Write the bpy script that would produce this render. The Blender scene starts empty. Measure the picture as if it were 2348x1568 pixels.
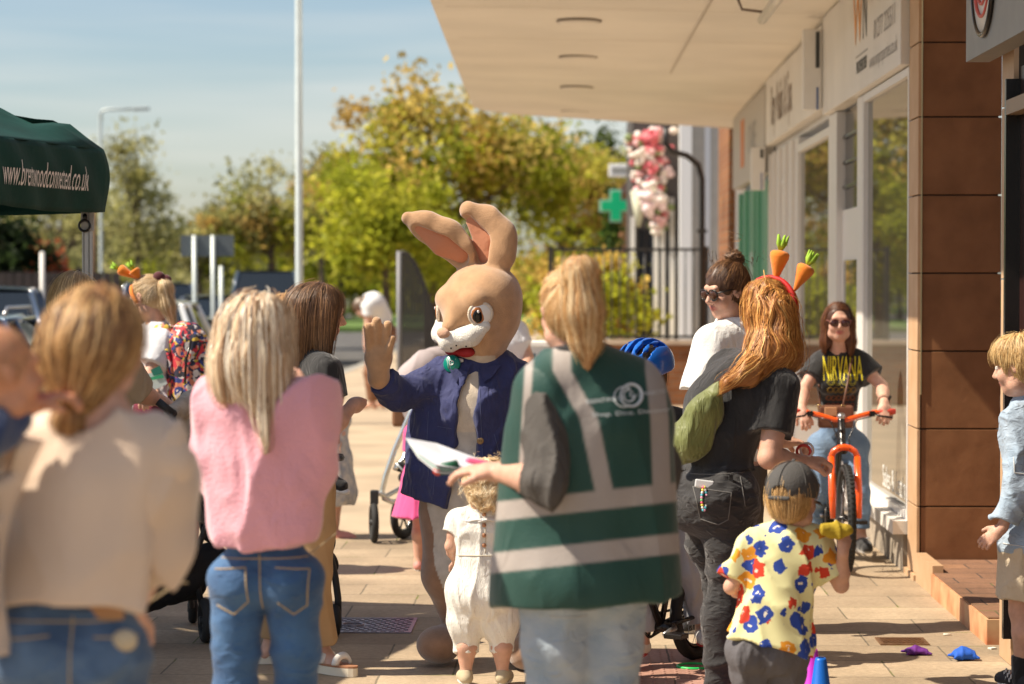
import bpy, math, random
import numpy as np
from mathutils import Vector, Matrix
R = math.radians
sc = bpy.context.scene
col = sc.collection
# ---------------------------------------------------------------- camera
CAMH = 1.62
FPX = 5541.0                     # focal length in pixels of a 2347 px wide picture (85 mm)
cam = bpy.data.cameras.new("camera"); cam_o = bpy.data.objects.new("camera", cam); col.objects.link(cam_o)
cam.lens = 85; cam.sensor_width = 36
cam.clip_start = 0.1; cam.clip_end = 2000
cam_o.location = (0, 0, CAMH)
cam_o.rotation_euler = (R(90 - 1.49), 0, R(1.41))
cam.dof.use_dof = True; cam.dof.focus_distance = 10.15; cam.dof.aperture_fstop = 2.8
sc.camera = cam_o
# ---------------------------------------------------------------- sky, sun, exposure
SUN = Vector((-0.78, -0.14, 0.96)).normalized()
w = bpy.data.worlds.new("World"); sc.world = w; w.use_nodes = True
nt = w.node_tree; nt.nodes.clear()
_o = nt.nodes.new('ShaderNodeOutputWorld'); _b = nt.nodes.new('ShaderNodeBackground'); _s = nt.nodes.new('ShaderNodeTexSky')
_s.sky_type = 'NISHITA'; _s.sun_disc = False
_s.sun_elevation = math.asin(SUN.z); _s.sun_rotation = math.atan2(SUN.x, SUN.y)
_s.air_density = 1.0; _s.dust_density = 1.0; _s.ozone_density = 1.6
_b.inputs[1].default_value = 0.085
# thin high cloud streaks
_tc = nt.nodes.new('ShaderNodeTexCoord'); _mp = nt.nodes.new('ShaderNodeMapping'); _mp.inputs['Scale'].default_value = (1.4, 1.4, 17)
_mp.inputs['Rotation'].default_value = (0, R(-3), 0)
_n = nt.nodes.new('ShaderNodeTexNoise'); _n.inputs['Scale'].default_value = 1.6; _n.inputs['Detail'].default_value = 4
_r = nt.nodes.new('ShaderNodeValToRGB'); _r.color_ramp.elements[0].position = .44; _r.color_ramp.elements[1].position = .66
_r.color_ramp.elements[0].color = (0, 0, 0, 1); _r.color_ramp.elements[1].color = (.42, .42, .42, 1)
_m = nt.nodes.new('ShaderNodeMix'); _m.data_type = 'RGBA'; _m.inputs[7].default_value = (7.6, 7.2, 6.6, 1)
nt.links.new(_tc.outputs['Generated'], _mp.inputs[0]); nt.links.new(_mp.outputs[0], _n.inputs['Vector']); nt.links.new(_n.outputs[0], _r.inputs[0])
nt.links.new(_r.outputs[0], _m.inputs[0]); nt.links.new(_s.outputs[0], _m.inputs[6]); nt.links.new(_m.outputs[2], _b.inputs[0]); nt.links.new(_b.outputs[0], _o.inputs[0])
sl = bpy.data.lights.new("sun", 'SUN'); sl.energy = 5.0; sl.angle = R(0.53); sl.color = (1, .88, .71)
so = bpy.data.objects.new("sun", sl); col.objects.link(so); so.rotation_euler = SUN.to_track_quat('Z', 'Y').to_euler(); so.location = (-20, -5, 30)
sc.view_settings.view_transform = 'Standard'; sc.view_settings.look = 'None'; sc.view_settings.exposure = 0.60; sc.view_settings.gamma = 1
sc.cycles.use_denoising = True
sc.cycles.max_bounces = 8; sc.cycles.transparent_max_bounces = 12
# ---------------------------------------------------------------- picture point -> world point at a given depth
_CM = np.array(cam_o.rotation_euler.to_matrix())
def P(x, y, Y):
    d = _CM @ np.array([(x - 1173.5) / FPX, (784 - y) / FPX, -1.0])
    t = Y / d[1]
    return np.array([d[0] * t, Y, CAMH + d[2] * t])
# ---------------------------------------------------------------- tags
def tag(o, label=None, cat=None, group=None, kind=None):
    if label: o['label'] = label
    if cat: o['category'] = cat
    if group: o['group'] = group
    if kind: o['kind'] = kind
    return o
def thing(name, label, cat, loc=(0, 0, 0), rz=0, group=None):
    o = bpy.data.objects.new(name, None); col.objects.link(o); o.location = [float(v) for v in loc]; o.rotation_euler = (0, 0, rz)
    o.empty_display_size = .1
    return tag(o, label, cat, group)
def copy_tree(o, parent=None):
    c = o.copy(); col.objects.link(c)
    if parent is not None: c.parent = parent
    for ch in list(o.children): copy_tree(ch, c)
    return c
# ---------------------------------------------------------------- mesh from arrays
def mk(name, V, F, mat, parent=None, smooth=True, colors=None):
    """V (n,3), F (m,k) or a list of such arrays"""
    me = bpy.data.meshes.new(name)
    V = np.asarray(V, dtype=np.float32).reshape(-1, 3)
    Fs = [np.asarray(f, dtype=np.int32) for f in (F if isinstance(F, list) else [F]) if len(f)]
    me.vertices.add(len(V)); me.vertices.foreach_set('co', V.ravel())
    tot = np.concatenate([f.ravel() for f in Fs]); cnt = np.concatenate([np.full(len(f), f.shape[1], np.int32) for f in Fs])
    me.loops.add(len(tot)); me.loops.foreach_set('vertex_index', tot)
    me.polygons.add(len(cnt)); st = np.zeros(len(cnt), np.int32); st[1:] = np.cumsum(cnt)[:-1]
    me.polygons.foreach_set('loop_start', st); me.polygons.foreach_set('loop_total', cnt)
    me.polygons.foreach_set('use_smooth', np.full(len(cnt), bool(smooth)) if not isinstance(smooth, np.ndarray) else smooth)
    me.update(calc_edges=True)
    if colors is not None:
        c = np.ones((len(V), 4), np.float32); c[:, :3] = colors
        a = me.color_attributes.new('Col', 'FLOAT_COLOR', 'POINT'); a.data.foreach_set('color', c.ravel())
    if mat: me.materials.append(mat)
    o = bpy.data.objects.new(name, me); col.objects.link(o)
    if parent is not None: o.parent = parent
    return o
# ---------------------------------------------------------------- materials
_mats = {}
def mat(name, c=(.5, .5, .5), rough=.7, bump=0, bscale=60, var=0, vscale=6, metal=0, spec=.5, attr=False, sheen=0, coat=0, sss=0, c2=None, stretch=(1, 1, 1), emit=None, trans=0, wr=0, ws=11, wst=(1, 1, .55)):
    if name in _mats: return _mats[name]
    m = bpy.data.materials.new(name); m.use_nodes = True; t = m.node_tree; p = t.nodes['Principled BSDF']; L = t.links.new
    p.inputs['Roughness'].default_value = rough; p.inputs['Metallic'].default_value = metal; p.inputs['Specular IOR Level'].default_value = spec
    p.inputs['Base Color'].default_value = (*c, 1)
    if sheen: p.inputs['Sheen Weight'].default_value = sheen; p.inputs['Sheen Roughness'].default_value = .5
    if coat: p.inputs['Coat Weight'].default_value = coat; p.inputs['Coat Roughness'].default_value = .08
    if sss: p.inputs['Subsurface Weight'].default_value = sss; p.inputs['Subsurface Radius'].default_value = (.012, .004, .002); p.inputs['Subsurface Scale'].default_value = 1
    if trans: p.inputs['Transmission Weight'].default_value = trans
    if emit: p.inputs['Emission Color'].default_value = (*emit[:3], 1); p.inputs['Emission Strength'].default_value = emit[3]
    tc = t.nodes.new('ShaderNodeTexCoord'); mp = t.nodes.new('ShaderNodeMapping'); mp.inputs['Scale'].default_value = stretch; L(tc.outputs['Object'], mp.inputs[0])
    src = None
    if attr:
        a = t.nodes.new('ShaderNodeAttribute'); a.attribute_name = 'Col'; src = a.outputs['Color']; L(src, p.inputs['Base Color'])
    if var or c2:
        n = t.nodes.new('ShaderNodeTexNoise'); n.inputs['Scale'].default_value = vscale; n.inputs['Detail'].default_value = 5; L(mp.outputs[0], n.inputs['Vector'])
        rp = t.nodes.new('ShaderNodeValToRGB'); rp.color_ramp.elements[0].position = .35; rp.color_ramp.elements[1].position = .65; L(n.outputs[0], rp.inputs[0])
        if c2 and not attr:
            rp.color_ramp.elements[0].color = (*c, 1); rp.color_ramp.elements[1].color = (*c2, 1); L(rp.outputs[0], p.inputs['Base Color'])
        else:
            lo = 1 - var; hi = 1 + var
            rp.color_ramp.elements[0].color = (lo, lo, lo, 1); rp.color_ramp.elements[1].color = (hi, hi, hi, 1)
            mx = t.nodes.new('ShaderNodeMix'); mx.data_type = 'RGBA'; mx.blend_type = 'MULTIPLY'; mx.inputs[0].default_value = 1
            if src: L(src, mx.inputs[6])
            else: mx.inputs[6].default_value = (*c, 1)
            L(rp.outputs[0], mx.inputs[7]); L(mx.outputs[2], p.inputs['Base Color'])
    if bump:
        n = t.nodes.new('ShaderNodeTexNoise'); n.inputs['Scale'].default_value = bscale; n.inputs['Detail'].default_value = 4; L(mp.outputs[0], n.inputs['Vector'])
        b = t.nodes.new('ShaderNodeBump'); b.inputs['Strength'].default_value = bump; b.inputs['Distance'].default_value = .01; L(n.outputs[0], b.inputs['Height']); L(b.outputs[0], p.inputs['Normal'])
    if wr:      # creases of the cloth
        m2 = t.nodes.new('ShaderNodeMapping'); m2.inputs['Scale'].default_value = wst; L(tc.outputs['Object'], m2.inputs[0]); hs = []
        for sc_, am in ((ws, 1), (ws * 2.7, .45)):
            n = t.nodes.new('ShaderNodeTexNoise'); n.noise_type = 'RIDGED_MULTIFRACTAL'; n.inputs['Scale'].default_value = sc_; n.inputs['Detail'].default_value = 1.5; n.inputs['Distortion'].default_value = 1.1; L(m2.outputs[0], n.inputs['Vector'])
            q = t.nodes.new('ShaderNodeMath'); q.operation = 'MULTIPLY'; q.inputs[1].default_value = am; L(n.outputs[0], q.inputs[0]); hs.append(q)
        ad = t.nodes.new('ShaderNodeMath'); ad.operation = 'ADD'; L(hs[0].outputs[0], ad.inputs[0]); L(hs[1].outputs[0], ad.inputs[1])
        b2 = t.nodes.new('ShaderNodeBump'); b2.inputs['Strength'].default_value = 1; b2.inputs['Distance'].default_value = wr; L(ad.outputs[0], b2.inputs['Height'])
        if bump: L(b.outputs[0], b2.inputs['Normal'])
        L(b2.outputs[0], p.inputs['Normal'])
    _mats[name] = m
    return m
# ---------------------------------------------------------------- polygon builder
def nrm(v): v = np.asarray(v, float); return v / (np.linalg.norm(v) + 1e-12)
def frame(d):
    d = nrm(d); u = np.array([0, 0, 1.]) if abs(d[2]) < .9 else np.array([0, 1., 0]); a = nrm(np.cross(u, d)); b = np.cross(d, a); return a, b
class MB:
    def __init__(s): s.V = []; s.Q = []; s.T = []; s.n = 0; s.sq = []; s.st = []; s.C = []
    def add(s, V, Q=(), T=(), smooth=False, c=None):
        V = np.asarray(V, float).reshape(-1, 3); s.V.append(V); s.C.append(np.tile(np.array(c if c is not None else (1, 1, 1), float), (len(V), 1)))
        if len(Q): q = np.asarray(Q) + s.n; s.Q.append(q); s.sq += [smooth] * len(q)
        if len(T): q = np.asarray(T) + s.n; s.T.append(q); s.st += [smooth] * len(q)
        s.n += len(V); return s
    def box(s, c, size, rot=None, taper=1, c_=None):
        x, y, z = [v / 2 for v in size]
        V = np.array([[-x, -y, -z], [x, -y, -z], [x, y, -z], [-x, y, -z], [-x * taper, -y * taper, z], [x * taper, -y * taper, z], [x * taper, y * taper, z], [-x * taper, y * taper, z]])
        if rot is not None:
            if not hasattr(rot, '__len__'): rot = (0, 0, rot)
            V = V @ np.array(Matrix.Rotation(rot[2], 3, 'Z') @ Matrix.Rotation(rot[1], 3, 'Y') @ Matrix.Rotation(rot[0], 3, 'X')).T
        return s.add(V + np.array(c), [[0, 3, 2, 1], [4, 5, 6, 7], [0, 1, 5, 4], [1, 2, 6, 5], [2, 3, 7, 6], [3, 0, 4, 7]], c=c_)
    def bx(s, a, b, c_=None):
        a = np.array(a, float); b = np.array(b, float); return s.box((a + b) / 2, np.abs(b - a), c_=c_)
    def tube(s, pts, r, n=10, caps=True, closed=False, flat=1, c=None):
        pts = np.array(pts, float); m = len(pts); r = np.broadcast_to(np.array(r, float), (m,)); V = []
        up = None
        for i in range(m):
            if closed: d = pts[(i + 1) % m] - pts[i - 1]
            else: d = pts[min(i + 1, m - 1)] - pts[max(i - 1, 0)]
            d = nrm(d)
            if up is None: a, b = frame(d)
            else: a = nrm(up - d * np.dot(up, d)); b = np.cross(d, a)
            up = a
            th = np.arange(n) * 2 * math.pi / n
            V.append(pts[i] + r[i] * (np.cos(th)[:, None] * a + flat * np.sin(th)[:, None] * b))
        V = np.concatenate(V); Q = []
        for i in range(m if closed else m - 1):
            for k in range(n):
                j = (i + 1) % m; Q.append([i * n + k, i * n + (k + 1) % n, j * n + (k + 1) % n, j * n + k])
        T = []
        if caps and not closed:
            V = np.vstack([V, pts[0], pts[-1]])
            for k in range(n): T.append([m * n, (k + 1) % n, k]); T.append([m * n + 1, (m - 1) * n + k, (m - 1) * n + (k + 1) % n])
        return s.add(V, Q, T, True, c=c)
    def ell(s, c, r, rot=None, nu=20, nv=12, cl=None):
        r = np.broadcast_to(np.array(r, float), (3,)); V = []; Q = []; T = []
        for i in range(1, nv):
            ph = math.pi * i / nv
            for k in range(nu): th = 2 * math.pi * k / nu; V.append([math.sin(ph) * math.cos(th), math.sin(ph) * math.sin(th), math.cos(ph)])
        V += [[0, 0, 1], [0, 0, -1]]; V = np.array(V) * r
        if rot is not None: V = V @ np.array(rot).T
        for i in range(nv - 2):
            for k in range(nu): Q.append([i * nu + k, (i + 1) * nu + k, (i + 1) * nu + (k + 1) % nu, i * nu + (k + 1) % nu])
        N = (nv - 1) * nu
        for k in range(nu): T.append([N, k, (k + 1) % nu]); T.append([N + 1, (nv - 2) * nu + (k + 1) % nu, (nv - 2) * nu + k])
        return s.add(V + np.array(c), Q, T, True, c=cl)
    def torus(s, c, R_, r, axis=(1, 0, 0), n=48, m=10, flat=1):
        a, b = frame(axis); th = np.arange(n) * 2 * math.pi / n
        return s.tube(np.array(c) + R_ * (np.cos(th)[:, None] * a + np.sin(th)[:, None] * b), r, m, closed=True, flat=flat)
    def lathe(s, c, prof, n=28, axis=(0, 0, 1), caps=True):
        a, b = frame(axis); ax = nrm(axis); V = []; Q = []; th = np.arange(n) * 2 * math.pi / n
        for (r, h) in prof: V.append(np.array(c) + ax * h + r * (np.cos(th)[:, None] * a + np.sin(th)[:, None] * b))
        for i in range(len(prof) - 1):
            for k in range(n): Q.append([i * n + k, i * n + (k + 1) % n, (i + 1) * n + (k + 1) % n, (i + 1) * n + k])
        return s.add(np.concatenate(V), Q, [], True)
    def prism(s, poly, d, off):
        """poly: 3D points (planar ring); extruded by vector d, starting at off"""
        poly = np.array(poly, float) + np.array(off); n = len(poly); d = np.array(d, float)
        V = np.vstack([poly, poly + d]); Q = [[k, (k + 1) % n, n + (k + 1) % n, n + k] for k in range(n)]
        s.add(V, Q)
        cen = poly.mean(0); V2 = np.vstack([poly, cen]); s.add(V2, [], [[(k + 1) % n, k, n] for k in range(n)])
        V3 = np.vstack([poly + d, cen + d]); return s.add(V3, [], [[k, (k + 1) % n, n] for k in range(n)])
    def sheet(s, grid, smooth=True):
        g = np.array(grid, float); a, b = g.shape[:2]; i = np.arange(a * b).reshape(a, b)
        Q = np.stack([i[:-1, :-1], i[1:, :-1], i[1:, 1:], i[:-1, 1:]], -1).reshape(-1, 4); return s.add(g.reshape(-1, 3), Q, [], smooth)
    def build(s, name, m, parent=None, bevel=0, colors=False, solid=0, subsurf=0):
        F = []; sm = []
        if s.Q: F.append(np.concatenate(s.Q)); sm += s.sq
        if s.T: F.append(np.concatenate(s.T)); sm += s.st
        o = mk(name, np.concatenate(s.V), F, m, parent, smooth=np.array(sm, bool), colors=np.concatenate(s.C) if colors else None)
        if solid: q = o.modifiers.new('s', 'SOLIDIFY'); q.thickness = solid; q.offset = 0
        if subsurf: q = o.modifiers.new('ss', 'SUBSURF'); q.levels = q.render_levels = subsurf
        if bevel: q = o.modifiers.new('b', 'BEVEL'); q.width = bevel; q.segments = 2; q.limit_method = 'ANGLE'
        return o
# ---------------------------------------------------------------- lettering
def text_mesh(s, size=1.0, sx=1.0, shear=0, bold=0, extrude=0):
    cu = bpy.data.curves.new('t', 'FONT'); cu.body = s; cu.size = size; cu.shear = shear; cu.offset = bold; cu.extrude = extrude; cu.align_x = 'CENTER'; cu.align_y = 'CENTER'; cu.resolution_u = 3
    o = bpy.data.objects.new('t', cu); col.objects.link(o); dg = bpy.context.evaluated_depsgraph_get(); me = bpy.data.meshes.new_from_object(o.evaluated_get(dg))
    V = np.array([v.co[:] for v in me.vertices]).reshape(-1, 3); F = [list(p.vertices) for p in me.polygons]
    bpy.data.objects.remove(o); bpy.data.curves.remove(cu); bpy.data.meshes.remove(me)
    V[:, 0] *= sx
    return V, F
def text_obj(name, s, m, parent, origin, xd, yd, size, sx=1, shear=0, bold=0, fn=None, subdiv=False):
    V, F = text_mesh(s, size, sx, shear, bold)
    if fn is not None:      # subdivide so that the letters can follow a curved surface
        import bmesh
        bm = bmesh.new(); vs = [bm.verts.new(v) for v in V]
        for f in F:
            try: bm.faces.new([vs[i] for i in f])
            except ValueError: pass
        for _ in range(3):
            es = [e for e in bm.edges if e.calc_length() > .02]
            if not es: break
            bmesh.ops.subdivide_edges(bm, edges=es, cuts=1); bmesh.ops.triangulate(bm, faces=bm.faces)
        V = np.array([v.co[:] for v in bm.verts]); bm.verts.index_update(); F = [[v.index for v in f.verts] for f in bm.faces]; bm.free()
    xd = np.array(xd, float); yd = np.array(yd, float)
    W = np.array(origin) + V[:, :1] * xd + V[:, 1:2] * yd
    if fn is not None: W = fn(W)
    me = bpy.data.meshes.new(name); me.from_pydata(W.tolist(), [], F); me.materials.append(m)
    o = bpy.data.objects.new(name, me); col.objects.link(o); o.parent = parent
    return o
# ---------------------------------------------------------------- signed distance modelling
def smin(a, b, k):
    if k <= 0: return np.minimum(a, b)
    h = np.maximum(k - np.abs(a - b), 0) / k
    return np.minimum(a, b) - h * h * k * .25
class Cap:      # tapered capsule, optionally squashed along a direction
    def __init__(s, a, b, ra, rb, k=.02, sq=None, f=1, cut=False, cuta=False):
        s.a = np.array(a, float); s.b = np.array(b, float); s.ra = ra; s.rb = rb; s.k = k; s.sq = None if sq is None else nrm(sq); s.f = f; s.cut = cut; s.cuta = cuta
    def lo(s, e): return np.minimum(s.a - s.ra, s.b - s.rb) - e
    def hi(s, e): return np.maximum(s.a + s.ra, s.b + s.rb) + e
    def d(s, p, e=0):
        a = s.a; b = s.b; q = p - a; ab = b - a
        if s.sq is not None:
            q = q + (s.f - 1) * (q @ s.sq)[..., None] * s.sq; ab = ab + (s.f - 1) * (ab @ s.sq) * s.sq
        t = np.clip((q @ ab) / (ab @ ab + 1e-9), 0, 1)
        v = q - t[..., None] * ab
        d = np.sqrt((v * v).sum(-1)) - (s.ra + (s.rb - s.ra) * t) - e
        if s.cut: d = np.maximum(d, (p - s.b) @ nrm(s.b - s.a))
        if s.cuta: d = np.maximum(d, (p - s.a) @ nrm(s.a - s.b))
        return d
class Ell:
    def __init__(s, c, r, k=.02, rot=None):
        s.c = np.array(c, float); s.r = np.broadcast_to(np.array(r, float), (3,)).copy(); s.k = k; s.rot = None if rot is None else np.array(rot, float)
    def lo(s, e): return s.c - s.r.max() - e
    def hi(s, e): return s.c + s.r.max() + e
    def d(s, p, e=0):
        q = p - s.c
        if s.rot is not None: q = q @ s.rot      # columns of rot are the local axes
        r = s.r + e; L = np.sqrt(((q / r) ** 2).sum(-1)); M = np.sqrt(((q / (r * r)) ** 2).sum(-1))
        return L * (L - 1) / (M + 1e-9)
def ez(*ang):   # rotation matrix from degrees x,y,z
    return np.array(Matrix.Rotation(R(ang[2]), 3, 'Z') @ Matrix.Rotation(R(ang[1]), 3, 'Y') @ Matrix.Rotation(R(ang[0]), 3, 'X'))
class Vol:
    def __init__(s, prims, vox=.008, e=0, pad=.03, lo=None, hi=None):
        s.vox = vox; s.lo = np.min([p.lo(e) for p in prims], 0) - pad; s.hi = np.max([p.hi(e) for p in prims], 0) + pad
        if lo is not None: s.lo = np.maximum(s.lo, lo)
        if hi is not None: s.hi = np.minimum(s.hi, hi)
        s.n = np.maximum(((s.hi - s.lo) / vox).astype(int) + 2, 3); s.g = np.full(s.n, 1.0, np.float32)
        for p in prims: s.put(p, e)
    def _sub(s, lo, hi):
        i0 = np.clip(((lo - s.lo) / s.vox).astype(int) - 1, 0, s.n); i1 = np.clip(((hi - s.lo) / s.vox).astype(int) + 2, 0, s.n)
        if (i1 <= i0).any(): return None, None
        ax = [(s.lo[i] + np.arange(i0[i], i1[i]) * s.vox).astype(np.float32) for i in range(3)]
        return tuple(slice(i0[i], i1[i]) for i in range(3)), np.stack(np.meshgrid(*ax, indexing='ij'), -1)
    def put(s, p, e=0):
        m = max(p.k, .01) + .02; sl_, pts = s._sub(p.lo(e) - m, p.hi(e) + m)
        if sl_ is None: return s
        s.g[sl_] = smin(s.g[sl_], p.d(pts, e), p.k); return s
    def cutout(s, p, k=.01, e=0):
        m = k + .02; sl_, pts = s._sub(p.lo(e) - m, p.hi(e) + m)
        if sl_ is None: return s
        s.g[sl_] = -smin(-s.g[sl_], p.d(pts, e), k); return s
    def plane(s, o, n, k=.004):      # keep the side the normal points away from
        ax = [(s.lo[i] + np.arange(s.n[i]) * s.vox).astype(np.float32) for i in range(3)]; n = nrm(n)
        d = (ax[0][:, None, None] - o[0]) * n[0] + (ax[1][None, :, None] - o[1]) * n[1] + (ax[2][None, None, :] - o[2]) * n[2]
        s.g = -smin(-s.g, -d.astype(np.float32), k); return s
    def disp(s, f, band=.05):
        i = np.nonzero(np.abs(s.g) < band); p = np.stack([s.lo[k] + i[k] * s.vox for k in range(3)], -1); s.g[i] += f(p).astype(np.float32); return s
    def sample(s, p):
        q = (np.asarray(p) - s.lo) / s.vox; q = np.clip(q, 0, s.n - 1.001); i = q.astype(int); f = (q - i); g = s.g
        x, y, z = i.T; fx, fy, fz = f.T; r = 0
        for dx in (0, 1):
            for dy in (0, 1):
                for dz in (0, 1): r = r + g[x + dx, y + dy, z + dz] * (fx if dx else 1 - fx) * (fy if dy else 1 - fy) * (fz if dz else 1 - fz)
        return r
    def grad(s, p):
        h = s.vox; G = np.stack([s.sample(p + np.eye(3)[i] * h) - s.sample(p - np.eye(3)[i] * h) for i in range(3)], -1)
        return G / (np.linalg.norm(G, axis=-1, keepdims=True) + 1e-9)
    def surf(s):
        g = s.g; g[0] = g[-1] = 1; g[:, 0] = g[:, -1] = 1; g[:, :, 0] = g[:, :, -1] = 1
        ins = g < 0; c = ins[:-1, :-1, :-1].astype(np.int8)
        tot = np.zeros(np.array(g.shape) - 1, np.int8)
        for dx in (0, 1):
            for dy in (0, 1):
                for dz in (0, 1): tot += ins[dx:g.shape[0] - 1 + dx, dy:g.shape[1] - 1 + dy, dz:g.shape[2] - 1 + dz]
        act = (tot > 0) & (tot < 8); idx = np.argwhere(act); x, y, z = idx.T
        num = -np.ones(act.shape, np.int32); num[x, y, z] = np.arange(len(idx))
        acc = np.zeros((len(idx), 3)); cnt = np.zeros(len(idx))
        for a in range(3):
            o1, o2 = [k for k in range(3) if k != a]
            for u in (0, 1):
                for v in (0, 1):
                    A = idx.copy(); A[:, o1] += u; A[:, o2] += v; B = A.copy(); B[:, a] += 1
                    ga = g[A[:, 0], A[:, 1], A[:, 2]]; gb = g[B[:, 0], B[:, 1], B[:, 2]]; m = (ga < 0) != (gb < 0)
                    t = np.where(m, ga / np.where(m, ga - gb, 1), 0); pt = A.astype(float); pt[:, a] += t
                    acc[m] += pt[m]; cnt[m] += 1
        V = s.lo + acc / cnt[:, None] * s.vox; Q = []
        for a in range(3):
            o1, o2 = [k for k in range(3) if k != a]
            s0 = [slice(1, -1)] * 3; s0[a] = slice(0, -1); s1 = list(s0); s1[a] = slice(1, None)
            A = ins[tuple(s0)]; B = ins[tuple(s1)]; e = np.argwhere(A != B); off = np.array([1, 1, 1]); off[a] = 0; e = e + off
            fl = ins[e[:, 0], e[:, 1], e[:, 2]]
            def nn(u, v): q = e.copy(); q[:, o1] -= u; q[:, o2] -= v; return num[q[:, 0], q[:, 1], q[:, 2]]
            q = np.stack([nn(1, 1), nn(0, 1), nn(0, 0), nn(1, 0)], -1)
            if a == 1: fl = ~fl
            q[~fl] = q[~fl][:, ::-1]; Q.append(q)
        Q = np.concatenate(Q); Q = Q[(Q >= 0).all(1)]
        return V, Q
    def mesh(s, name, m, parent, colfn=None):
        V, Q = s.surf(); return mk(name, V, Q, m, parent, True, colfn(V) if colfn else None)
def hitY(V_, X, Z, start=-.5):
    """first surface met when moving along +y from start"""
    X = np.asarray(X, float); Z = np.asarray(Z, float); y = np.full(X.shape, float(start)); done = np.zeros(X.shape, bool)
    for _ in range(220):
        d = V_.sample(np.stack([X, y, Z], -1)); inb = (X > V_.lo[0]) & (y > V_.lo[1]); done |= (d < 0) & inb; y = np.where(done, y, y + .004)
        if done.all(): break
    a = y - .0045; b = y.copy()
    for _ in range(5):
        m = (a + b) / 2; d = V_.sample(np.stack([X, m, Z], -1)); a = np.where(d < 0, a, m); b = np.where(d < 0, m, b)
    return a
# fold fields (metres)
def fold(seed, amp=.006, f=18, stretch=(1, 1, .35), ridge=True):
    rg = np.random.RandomState(seed); st = np.array(stretch); D = rg.normal(size=(4, 3)); D /= np.linalg.norm(D, axis=1)[:, None]; ph = rg.rand(8) * 6.28
    def fn(p):
        q = p * st * f; wv = q + .9 * np.sin(q[:, [1, 2, 0]] * .7 + ph[:3]) + .5 * np.sin(q[:, [2, 0, 1]] * 1.7 + ph[3:6])
        a = np.sin(wv @ D[0] + ph[6]); b = np.sin(wv @ D[1] * 1.6 + ph[7]); c = np.sin(wv @ D[2] * 2.9)
        if ridge: v = (1 - np.abs(a)) ** 2 * 1.2 + .5 * (1 - np.abs(b)) ** 2 + .2 * c - .8
        else: v = a + .5 * b + .25 * c
        return -amp * v
    return fn
# hair strands: ribbons that follow the surface of a volume
def strands(vol, starts, flow, n=14, step=.02, width=.0035, lift=.004, cols=((.3, .2, .1),), seed=1, jitter=.25, nvar=None):
    rg = np.random.RandomState(seed); N = len(starts); p = np.array(starts, float); off = rg.rand(N) * lift + .001; off[rg.rand(N) < .07] += lift * 1.6; pts = []; nm = []
    nst = nvar if nvar is not None else np.full(N, n)
    jit = rg.normal(size=(N, 3)) * jitter
    for i in range(n):
        for _ in range(2): g = vol.grad(p); d = vol.sample(p); p = p - g * np.clip(d - off, -.03, .03)[:, None]
        g = vol.grad(p); pts.append(p.copy()); nm.append(g)
        f = flow(p, i) + jit * (.6 + .4 * math.sin(i * .9)); f = f - g * (f * g).sum(-1)[:, None]; f /= np.linalg.norm(f, axis=-1)[:, None] + 1e-6
        live = (i < nst)[:, None]; p = p + np.where(live, f * step, f * step * .02)
    Pn = np.stack(pts, 1); G = np.stack(nm, 1); T = np.gradient(Pn, axis=1); S = np.cross(T, G); S /= np.linalg.norm(S, axis=-1, keepdims=True) + 1e-9
    wd = width * .44 * (.4 + rg.rand(N))[:, None, None] * np.linspace(1, .35, n)[None, :, None]
    A = Pn - S * wd; B = Pn + S * wd; Cc = Pn + G * wd * .6
    V = np.stack([A, Cc, B], 2).reshape(-1, 3)
    base = (np.arange(N)[:, None] * n + np.arange(n - 1)[None]) * 3; base = base.ravel()
    Q = np.concatenate([np.stack([base, base + 3, base + 4, base + 1], -1), np.stack([base + 1, base + 4, base + 5, base + 2], -1)])
    cs = np.array(cols)[rg.randint(len(cols), size=N)] * (.75 + .5 * rg.rand(N))[:, None]
    C = np.repeat(cs, n * 3, axis=0)
    return V, Q, C
def hair_obj(name, vols, strs, m, parent, base=(.15, .1, .05)):
    Vs = []; Qs = []; Cs = []; n = 0
    for v in vols:
        V, Q = v.surf(); Vs.append(V); Qs.append(Q + n); Cs.append(np.tile(np.array(base), (len(V), 1))); n += len(V)
    for V, Q, C in strs: Vs.append(V); Qs.append(Q + n); Cs.append(C); n += len(V)
    return mk(name, np.concatenate(Vs), [np.concatenate(Qs)], m, parent, True, np.concatenate(Cs))
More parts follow.
